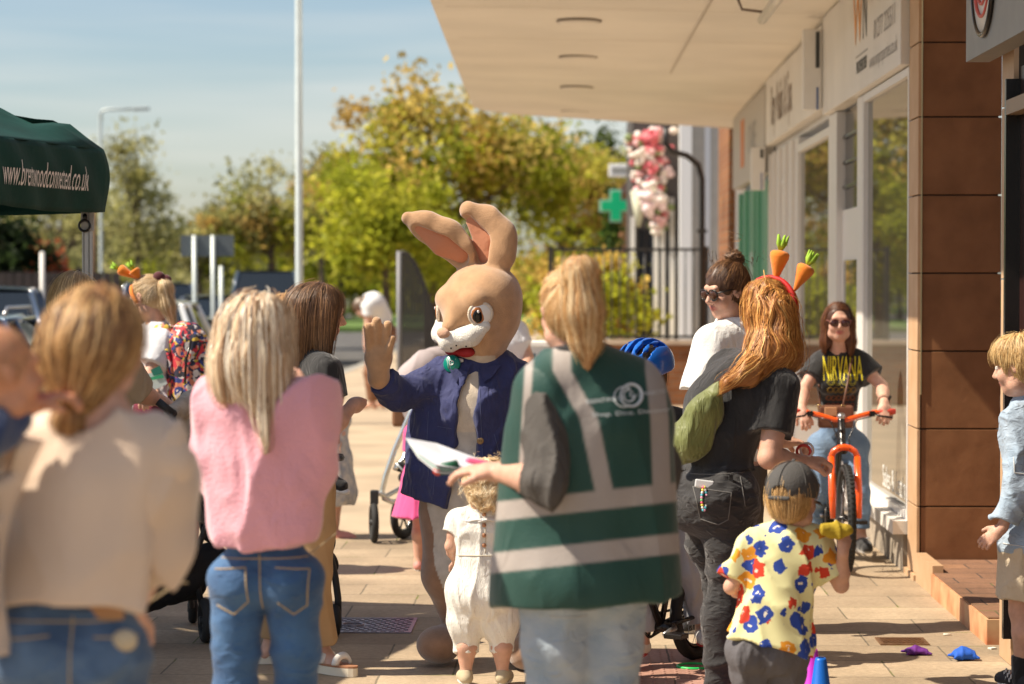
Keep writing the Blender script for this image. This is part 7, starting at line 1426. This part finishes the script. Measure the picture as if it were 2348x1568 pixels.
RD = [(.52, .22, .05), (.66, .33, .09), (.40, .15, .03), (.75, .44, .14), (.30, .11, .03)]; tie = rw.hp(0, -.09, .075)
hv = rw.hairvol([rw.hC((0, -.08, .05), (0, -.085, -.10), .075, .060, .04)], e=.012, seed=20, amp=.005); H0 = tie; Q = [tie, A(1775, 720, -.02), A(1782, 800, -.06), A(1770, 850, -.08), A(1715, 858, -.14), A(1668, 880, -.17)]
tl = Vol([Cap(Q[0], Q[1], .045, .075, .03), Cap(Q[1], Q[2], .075, .085, .04), Cap(Q[2], Q[3], .08, .055, .04), Cap(Q[2] + [-.03, 0, 0], Q[4], .065, .045, .04), Cap(Q[4], Q[5], .045, .028, .03), Cap(Q[5], A(1650, 905, -.17), .028, .010, .02), Cap(Q[3], A(1745, 900, -.15), .04, .014, .03), Cap(Q[2], A(1822, 830, -.02), .06, .03, .03)], .007); tl.disp(fold(6, .010, 34, (1, 1, .5)))
rg = np.random.RandomState(7); s0 = np.array([Q[0] + (Q[1] - Q[0]) * u for u in rg.rand(1500)]) + rg.normal(size=(1500, 3)) * .035
def rflow(p, i):
    s_ = np.sin(p[:, 2:3] * 55 + p[:, 0:1] * 30) * .5; f = np.tile([0.05, -.05, -1.], (len(p), 1)) + s_ * [1, .4, 0]; m = (p[:, 2] < Q[2][2] - .015) & (p[:, 0] < Q[2][0] + .03); f[m] = f[m] * .35 + [-1., -.35, -.35]; return f
hair_obj('hair', [hv, tl], [strands(hv, rw.pts_on(700, 12, -.08, .08), combed(rw, tie), 8, .018, .0028, .005, RD, 8, .10), strands(tl, s0, rflow, 22, .019, .0035, .012, RD, 9, .22)], HAIRM, rw.root, (.34, .14, .04))
headband('orange carrot headband with red ribbon on the red haired woman', rw, [(rw.at(1776, 650, .08), rw.at(1789, 574, .08), .038), (rw.at(1820, 668, .06), rw.at(1851, 608, .06), .036)], True, hb=(0, -.002, .015), sc_=1.1)
bgd = thing('drawstring_bag', 'olive green drawstring bag on the back of the red haired woman', 'bag', rw.loc + A(1590, 980, -.12)); o_ = A(1590, 980, -.12)
v = Vol([Cap(A(1585, 1005, -.12) - o_, A(1615, 940, -.14) - o_, .085, .065, .04, (0, 1, 0), 1.3), Cap(A(1615, 940, -.14) - o_, A(1648, 880, -.15) - o_, .065, .020, .03, (0, 1, 0), 1.2), Ell(A(1568, 1020, -.10) - o_, (.07, .05, .08), .04)], .006); v.disp(fold(23, .010, 30, (1, 1, .3))); v.mesh('bag', mat('olive_nylon', (.15, .17, .045), .55, bump=.15, sheen=.3, var=.1, wr=.014, ws=11, wst=(1.6, 1.6, .5)), bgd)
MB().tube([A(1648, 882, -.15) - o_, A(1690, 862, -.15) - o_, A(1745, 850, -.12) - o_], .005, 6).build('cord', m_blk, bgd)
ph = thing('phone', 'white phone with a string of colourful beads sticking out of the black jeans pocket', 'phone', rw.loc + onvol(bj, 1608, 1100, .012, rw, -.45)); o_ = np.array(ph.location) - rw.loc; MB().box((0, 0, .0), (.070, .010, .030), (0, .12, 0)).build('case', mat('phone_white', (.72, .74, .76), .3), ph, bevel=.004); BC = [(.8, .1, .2), (.9, .75, .1), (.8, .8, .8), (.1, .5, .6), (.8, .35, .5), (.2, .6, .2)]
for side in (0, 1):
    pts = [np.array([-.004 + side * .004 + (.010 if side else -.006) * math.sin(i / 9 * 3.1), -.012, -.012 - i * .0095]) for i in range(10)]
    for i, p in enumerate(pts): MB().ell(p, .0058, nu=8, nv=6).build('bead', mat('bead_%d' % ((i + side) % 6), BC[(i + side) % 6], .3), ph)
# toy in her fist
t = thing('red_toy', 'small red and white toy ring held in the red haired woman\'s fist', 'toy', rw.loc + A(1842, 1035, -.02)); MB().torus((0, 0, 0), .026, .006, (.2, 1, .3), 20, 8).build('ring', mat('ring_red', (.62, .05, .04), .4), t); MB().torus((.012, 0, .006), .026, .005, (.5, 1, .0), 20, 8).build('ring', mat('ring_white', (.7, .6, .55), .4), t)
# ================================================================ helmet child
hc = Fig('child in a blue cycle helmet, black top and grey trousers astride the small bicycle', 1492, 10.15, 1.30, 215, w=1.0, child=True, hs=.93, vox=.007)
hc.set(head=(1474, 862, 0), neck=(1496, 945, 0), chest=(1502, 1010, 0), waist=(1512, 1080, 0), pelvis=(1518, 1150, 0), sl=(1452, 962, 0), sr=(1545, 965, .02), el=(1440, 1050, -.1), wl=(1455, 1090, -.25), er=(1558, 1035, -.03), wr=(1562, 1075, -.16), hl=(1490, 1170, -.05), hr=(1548, 1170, .05), kl=(1470, 1320, -.15), kr=(1580, 1310, .0), al=(1470, 1470, -.10), ar=(1612, 1440, .1)); hc.J['tl'] = hc.J['al'] + [-.05, -.10, -.04]; hc.J['tr'] = hc.J['ar'] + [.0, -.12, -.04]
A = hc.at; hc.face(212, -12); hc.body(hands={'r': dict(d=(-.55, -.5, -.6), n=(-.2, .3, -1), curl=.9, hk=.78), 'l': dict(curl=.9)}, vox=.0058); hc.eyes(); hc.top('top', m_blk, hem=A(0, 1185)[2], fr=(1.7, 1.68), ease=.02, aease=.026, fl=fold(96, .008, 20)); textvol(hc, hc.lastvol, 'S', mat('yellow_print', ()), 1540, 1050, .05, start=-.4)
hc.pants('trousers', mat('grey_jersey', (.40, .42, .46), .9, bump=.2, wr=.014, ws=8), A(0, 1150)[2], .92, .022, .035, fold(97, .010, 20), extra=[])
for c in 'lr': hc.shoe(c, mat('trainer_white', (.70, .68, .64), .6), mat('red_sole', (.45, .03, .03), .6))
plain_hair(hc, BRN, (.1, .05, .02), seed=21, n=300)
hm = thing('cycle_helmet', 'bright blue vented cycle helmet on the child by the green waistcoat', 'helmet', hc.loc + hc.hp(0, -.01, .05)); o_ = hc.hp(0, -.01, .05); M = hc.HM; hk = hc.hk
v = Vol([Ell((0, 0, 0), (.116, .148, .112), .01, M), Ell(M @ np.array([0, -.05, -.01]), (.10, .105, .095), .03, M)], .0042); v.plane(M @ np.array([0, 0, -.035]), -M[:, 2]); v.cutout(Ell(M @ np.array([0, 0, -.02]), (.088, .118, .085), .01, M), .005)
def hs_(x, y, k=1.0): return M @ (np.array([x, y, .112 * math.sqrt(max(0, 1 - (x / .116) ** 2 - (y / .148) ** 2))]) * k)
for x in (-.080, -.045, 0, .045, .080):
    for (y0, y1) in ((.105, .045), (.02, -.045), (-.07, -.115)):
        f_ = 1 - abs(x) * 2.5; v.cutout(Cap(hs_(x * f_ ** .3, y0 * f_, .86), hs_(x, y1 * f_, .86), .024, .020, .01, nrm(M[:, 0]), 1.5), .004)
v.mesh('shell', mat('helmet_blue', (.005, .13, .58), .3, coat=.4), hm); Vol([Ell((0, 0, -.004), (.097, .128, .094), .01, M)], .006).mesh('liner', m_black, hm)
MB().tube([hc.hp(-.08, .0, .0) - o_, hc.hp(-.07, .03, -.09) - o_, hc.hp(0, .05, -.12) - o_, hc.hp(.07, .03, -.09) - o_, hc.hp(.08, 0, 0) - o_], .006, 6).build('strap', m_black, hm)
# ================================================================ toddler in cap
ct = Fig('toddler in a grey cap and yellow patterned t-shirt holding up a yellow beanbag', 1790, 8.3, .98, 12, w=1.28, child=True, hs=.93, vox=.006)
ct.set(head=(1818, 1142, 0), neck=(1808, 1222, 0), chest=(1795, 1280, 0), waist=(1775, 1375, 0), pelvis=(1760, 1465, 0), sl=(1722, 1255, 0), sr=(1866, 1250, 0), el=(1676, 1345, .0), wl=(1715, 1365, .15), er=(1928, 1342, .0), wr=(1932, 1264, -.07), hl=(1718, 1490, 0), hr=(1800, 1490, 0), kl=(1722, 1590, .02), kr=(1800, 1590, .02), al=(1725, 1690, 0), ar=(1800, 1690, 0)); ct.J['tl'] = ct.J['al'] + [-.01, .09, -.03]; ct.J['tr'] = ct.J['ar'] + [.02, .09, -.03]
A = ct.at; ct.face(30, -6); ct.body(hands={'r': dict(d=(.05, .1, 1), n=(-.6, .7, 0), curl=.75, hk=.72, sgn=-1), 'l': dict(curl=.8)}, vox=.0055)
m_pt, t_, p_, L_ = node_mat('patterned_cotton'); p_.inputs['Roughness'].default_value = .85; tc = t_.nodes.new('ShaderNodeTexCoord'); nz = t_.nodes.new('ShaderNodeTexNoise'); nz.inputs['Scale'].default_value = 34; nz.inputs['Detail'].default_value = 3; L_(tc.outputs['Object'], nz.inputs['Vector']); mv = t_.nodes.new('ShaderNodeMix'); mv.data_type = 'RGBA'; mv.inputs[0].default_value = .045; L_(tc.outputs['Object'], mv.inputs[6]); L_(nz.outputs['Color'], mv.inputs[7])
src = None; base = (.78, .75, .40, 1)
for sc_, thr, colr in ((9.5, .0, None),):
    vo = t_.nodes.new('ShaderNodeTexVoronoi'); vo.inputs['Scale'].default_value = sc_ * 1.75; vo.inputs['Randomness'].default_value = .75; L_(mv.outputs[2], vo.inputs['Vector']); lt_ = t_.nodes.new('ShaderNodeMath'); lt_.operation = 'LESS_THAN'; lt_.inputs[1].default_value = .47; L_(vo.outputs['Distance'], lt_.inputs[0])
    sp_ = t_.nodes.new('ShaderNodeSeparateColor'); L_(vo.outputs['Color'], sp_.inputs[0]); rp = t_.nodes.new('ShaderNodeValToRGB'); rp.color_ramp.interpolation = 'CONSTANT'; L_(sp_.outputs[1], rp.inputs[0]); els = rp.color_ramp.elements; els[0].color = (.02, .06, .35, 1); els[1].position = .33; els[1].color = (.62, .05, .02, 1); e_ = els.new(.58); e_.color = (.75, .30, .02, 1); e_ = els.new(.74); e_.color = (.02, .06, .35, 1); e_ = els.new(.9); e_.color = (.62, .60, .52, 1)
    mx = t_.nodes.new('ShaderNodeMix'); mx.data_type = 'RGBA'; L_(lt_.outputs[0], mx.inputs[0]); mx.inputs[6].default_value = base; L_(rp.outputs[0], mx.inputs[7])
    l2 = t_.nodes.new('ShaderNodeMath'); l2.operation = 'LESS_THAN'; l2.inputs[1].default_value = .17; L_(vo.outputs['Distance'], l2.inputs[0]); l3 = t_.nodes.new('ShaderNodeTexNoise'); l3.inputs['Scale'].default_value = 60; L_(tc.outputs['Object'], l3.inputs['Vector']); g2 = t_.nodes.new('ShaderNodeMath'); g2.operation = 'GREATER_THAN'; g2.inputs[1].default_value = .50; L_(l3.outputs[0], g2.inputs[0]); mm = t_.nodes.new('ShaderNodeMath'); mm.operation = 'MULTIPLY'; L_(l2.outputs[0], mm.inputs[0]); L_(g2.outputs[0], mm.inputs[1]); mx2 = t_.nodes.new('ShaderNodeMix'); mx2.data_type = 'RGBA'; L_(mm.outputs[0], mx2.inputs[0]); L_(mx.outputs[2], mx2.inputs[6]); mx2.inputs[7].default_value = (.80, .74, .62, 1)
L_(mx2.outputs[2], p_.inputs['Base Color'])
ct.top('t_shirt', m_pt, hem=A(1770, 1482), hemn=(-.28, 0, -1), fr=(.82, .78), ease=.030, aease=.028, end=.036, fl=fold(98, .011, 24, (1, 1, .5)), neck=.008, extra=[Cap(A(1785, 1330), A(1765, 1470), .115, .135, .05, (0, 1, 0), 1.15)])
ct.pants('joggers', mat('grey_joggers', (.11, .105, .115), .9, bump=.25, wr=.016, ws=8), A(0, 1450)[2], .92, .018, .03, fold(99, .010, 22))
plain_hair(ct, [(.60, .36, .14), (.72, .48, .22), (.45, .26, .1)], (.42, .25, .1), seed=22, e=.006, steps=5)
for c in 'lr': ct.shoe(c, mat('white_trainer'))
cp = thing('baseball_cap', 'faded charcoal baseball cap worn by the toddler in the patterned t-shirt', 'cap', ct.loc + ct.hp(0, 0, .04)); o_ = ct.hp(0, 0, .04); M = ct.HM; v = Vol([Ell(M @ np.array([0, -.012, -.006]), np.array([.095, .116, .100]) * .95, .01, M)], .005); v.plane(M @ np.array([0, 0, -.036]), -M[:, 2], .003); v.cutout(Ell(M @ np.array([0, -.118, -.026]), (.030, .03, .026), .01, M), .004); v.disp(fold(2, .003, 24)); m_cap = mat('cap_cotton', (.075, .072, .070), .9, bump=.3, bscale=160, var=.15); v.mesh('crown', m_cap, cp)
MB().sheet([[M @ np.array([.085 * math.sin(a) * (1 - .0 * j), .095 + .018 * j * math.cos(a) * 1.0 - abs(math.sin(a)) * .055, -.035 - .003 * j - .012 * abs(math.sin(a))]) for j in range(5)] for a in np.linspace(-1.3, 1.3, 15)]).build('peak', m_cap, cp, solid=.004); MB().tube([M @ np.array([.036 * math.cos(a), -.112 - .004 * math.sin(a), -.040]) for a in np.linspace(0, 3.14, 12)], .008, 6).build('strap', m_cap, cp); MB().ell(M @ np.array([0, -.01, .090]), .008).build('button', m_cap, cp)
for k in range(6): a = k * math.pi / 3 + .5; MB().tube([M @ (np.array([math.sin(q) * math.cos(a) * .0905, -.012 + math.sin(q) * math.sin(a) * .1105, -.006 + .0955 * math.cos(q)])) for q in np.linspace(.1, 1.45, 12)], .0016, 4).build('cap_seam', m_cap, cp)
bb_ = thing('beanbag', 'mustard yellow beanbag held up in the toddler\'s hand', 'beanbag', ct.loc + A(1916, 1216, -.09), group='beanbags'); v = Vol([Ell((0, 0, 0), (.055, .020, .032), .02), Ell((-.035, 0, .008), (.022, .012, .016), .02), Ell((.035, 0, .0), (.022, .012, .014), .02)], .004); v.disp(fold(1, .005, 60)); v.mesh('beanbag_cloth', mat('mustard', (.42, .30, .02), .9, bump=.3), bb_)
# ================================================================ boy in denim shirt
db = Fig('blond boy in a pale denim shirt, cream shorts and checked shoes at the right edge', 2320, 9.55, 1.38, -28, w=.98, child=True, hs=.98, vox=.0062)
db.set(head=(2336, 838, 0), neck=(2363, 930, .02), chest=(2366, 1010, 0), waist=(2368, 1120, 0), pelvis=(2370, 1230, 0), sl=(2336, 965, -.08), sr=(2413, 965, .05), el=(2336, 1110, -.13), wl=(2296, 1212, -.14), er=(2438, 1110, .05), wr=(2448, 1210, 0), hl=(2343, 1250, -.03), hr=(2398, 1250, .03), kl=(2340, 1400, -.03), kr=(2403, 1400, .03), al=(2343, 1545, -.03), ar=(2408, 1545, .03)); db.J['tl'] = db.J['al'] + [-.05, .11, -.04]; db.J['tr'] = db.J['ar'] + [-.03, .12, -.04]
A = db.at; db.face(-62, -14); db.body(hands={'l': dict(d=(-.75, .1, -.6), n=(-.2, .6, -.6), curl=.45, sgn=-1, hk=.76, spread=.5), 'r': dict(curl=.5)}, vox=.0056); db.eyes((.1, .15, .2))
m_ld = denim('pale_denim', (.30, .40, .52), (.40, .50, .62)); db.top('denim_shirt', m_ld, hem=A(0, 1262)[2], fr=(1.86, 1.86), ease=.030, aease=.036, end=.030, fl=fold(101, .014, 20, (1, 1, .6)), neck=.02, nk=.9); dv = db.lastvol
for pl in ([(2305, 1040), (2305, 1075), (2330, 1078)], [(2290, 1240), (2345, 1245)]): seamline(db, dv, pl, m=mat('pale_thread', (.6, .62, .62), .8), start=-.4)
MB().tube([A(2322, 938, -.06), A(2345, 950, -.1), A(2375, 945, -.05)], [.012, .016, .012], 8, flat=1.8).build('collar', m_ld, db.root)
db.pants('shorts', mat('cream_shorts', (.62, .52, .38), .85, bump=.25, bscale=120, wr=.012, ws=10), A(0, 1240)[2], .40, .022, .045, fold(102, .008, 18))
for c in 'lr':
    a0 = db.J['a' + c]; Vol([Cap(a0 + [0, 0, .075], a0 - [0, 0, .02], .044, .042, .01, cuta=True)], .006).mesh('sock', m_blk, db.root); db.shoe(c, mat('canvas_black', (.03, .03, .035), .8), mat('bright_white', ()))
mb = MB(); a0 = db.J['al']; z0 = a0[2] - .06
for i in range(5):
    for j in range(3):
        if (i + j) % 2: mb.box([a0[0] - .045 - i * .003 + .0, a0[1] - .01 + i * .02, max(z0, .0) + .035 + j * .016], (.004, .018, .015), -.4)
mb.build('checks', mat('bright_white', ()), db.root)
BO = [(.66, .44, .19), (.76, .56, .28), (.50, .31, .12)]; hv = db.hairvol([db.hE((0, .03, .06), (.075, .06, .055), .03)], e=.012, seed=24, vox=.0055, amp=.004); hair_obj('hair', [hv], [strands(hv, db.pts_on(1300, 14, .0, .085, cond=lambda q: q[1] < .03 or q[2] > .06), downward(db, (0, -.03, .12)), 7, .012, .0022, .007, BO, 9, .14)], HAIRM, db.root, (.46, .28, .11))
# ================================================================ things on the ground
def gz_(x, y, Y): p = P(x, y, Y); return (p[0], Y, 0)
for (x, y, c, lb, nm) in ((2104, 1492, (.12, .015, .20), 'flat purple beanbag lying on the paving, left of the blue one', 'purple'), (2213, 1504, (.01, .10, .55), 'plump bright blue beanbag lying on the paving near the step', 'blue')):
    Y = 8976 / (y + 8 - 640); t = thing('beanbag', lb, 'beanbag', (PX(x, Y), Y, 0), R(8), group='beanbags'); hh = .016 if nm == 'purple' else .026; v = Vol([Ell((0, 0, hh), (.052, .042, hh), .01)] + [Cap((0, 0, hh), (sx * .055, sy * .045, hh * .55), .022 if nm == 'blue' else .014, .006, .02) for sx in (-1, 1) for sy in (-1, 1)], .004); v.plane((0, 0, .001), (0, 0, -1)); v.disp(fold(3, .003, 60)); v.mesh('cloth', mat('beanbag_' + nm, c, .75, bump=.3), t)
def cone(label, x, ytop, Y, h, c, tilt=0):
    t = thing('sports_cone', label, 'cone', (PX(x, Y), Y, 0), 0, 'small sports cones'); m = mat('cone_%d' % int(c[2] * 100), c, .4); mb = MB(); mb.lathe((0, 0, .012), [(.058, 0), (.050, .01), (.022, h - .02), (.018, h - .012), (.012, h - .012)], 28); mb.build('shell', m, t); MB().box((0, 0, .006), (.14, .14, .012)).build('base', m, t, bevel=.004); return t
zt = .23; Y = 5541 * (CAMH - zt) / (1508 - 640); cone('bright blue sports cone on the paving at the bottom right', 1884, 1508, Y, zt, (.005, .13, .58)); zt = .25; Y = 5541 * (CAMH - zt) / (1488 - 640) ; cone('magenta sports cone beside the toddler, behind the blue one', 1864, 1490, Y, zt, (.55, .03, .52))
t = thing('plastic_ring', 'thin bright green plastic ring lying on the red paving', 'ring', (PX(1592, 10.05), 10.05, .008)); MB().torus((0, 0, 0), .068, .006, (0, 0, 1), 36, 8).build('ring', mat('ring_green', (.02, .55, .12), .4), t)
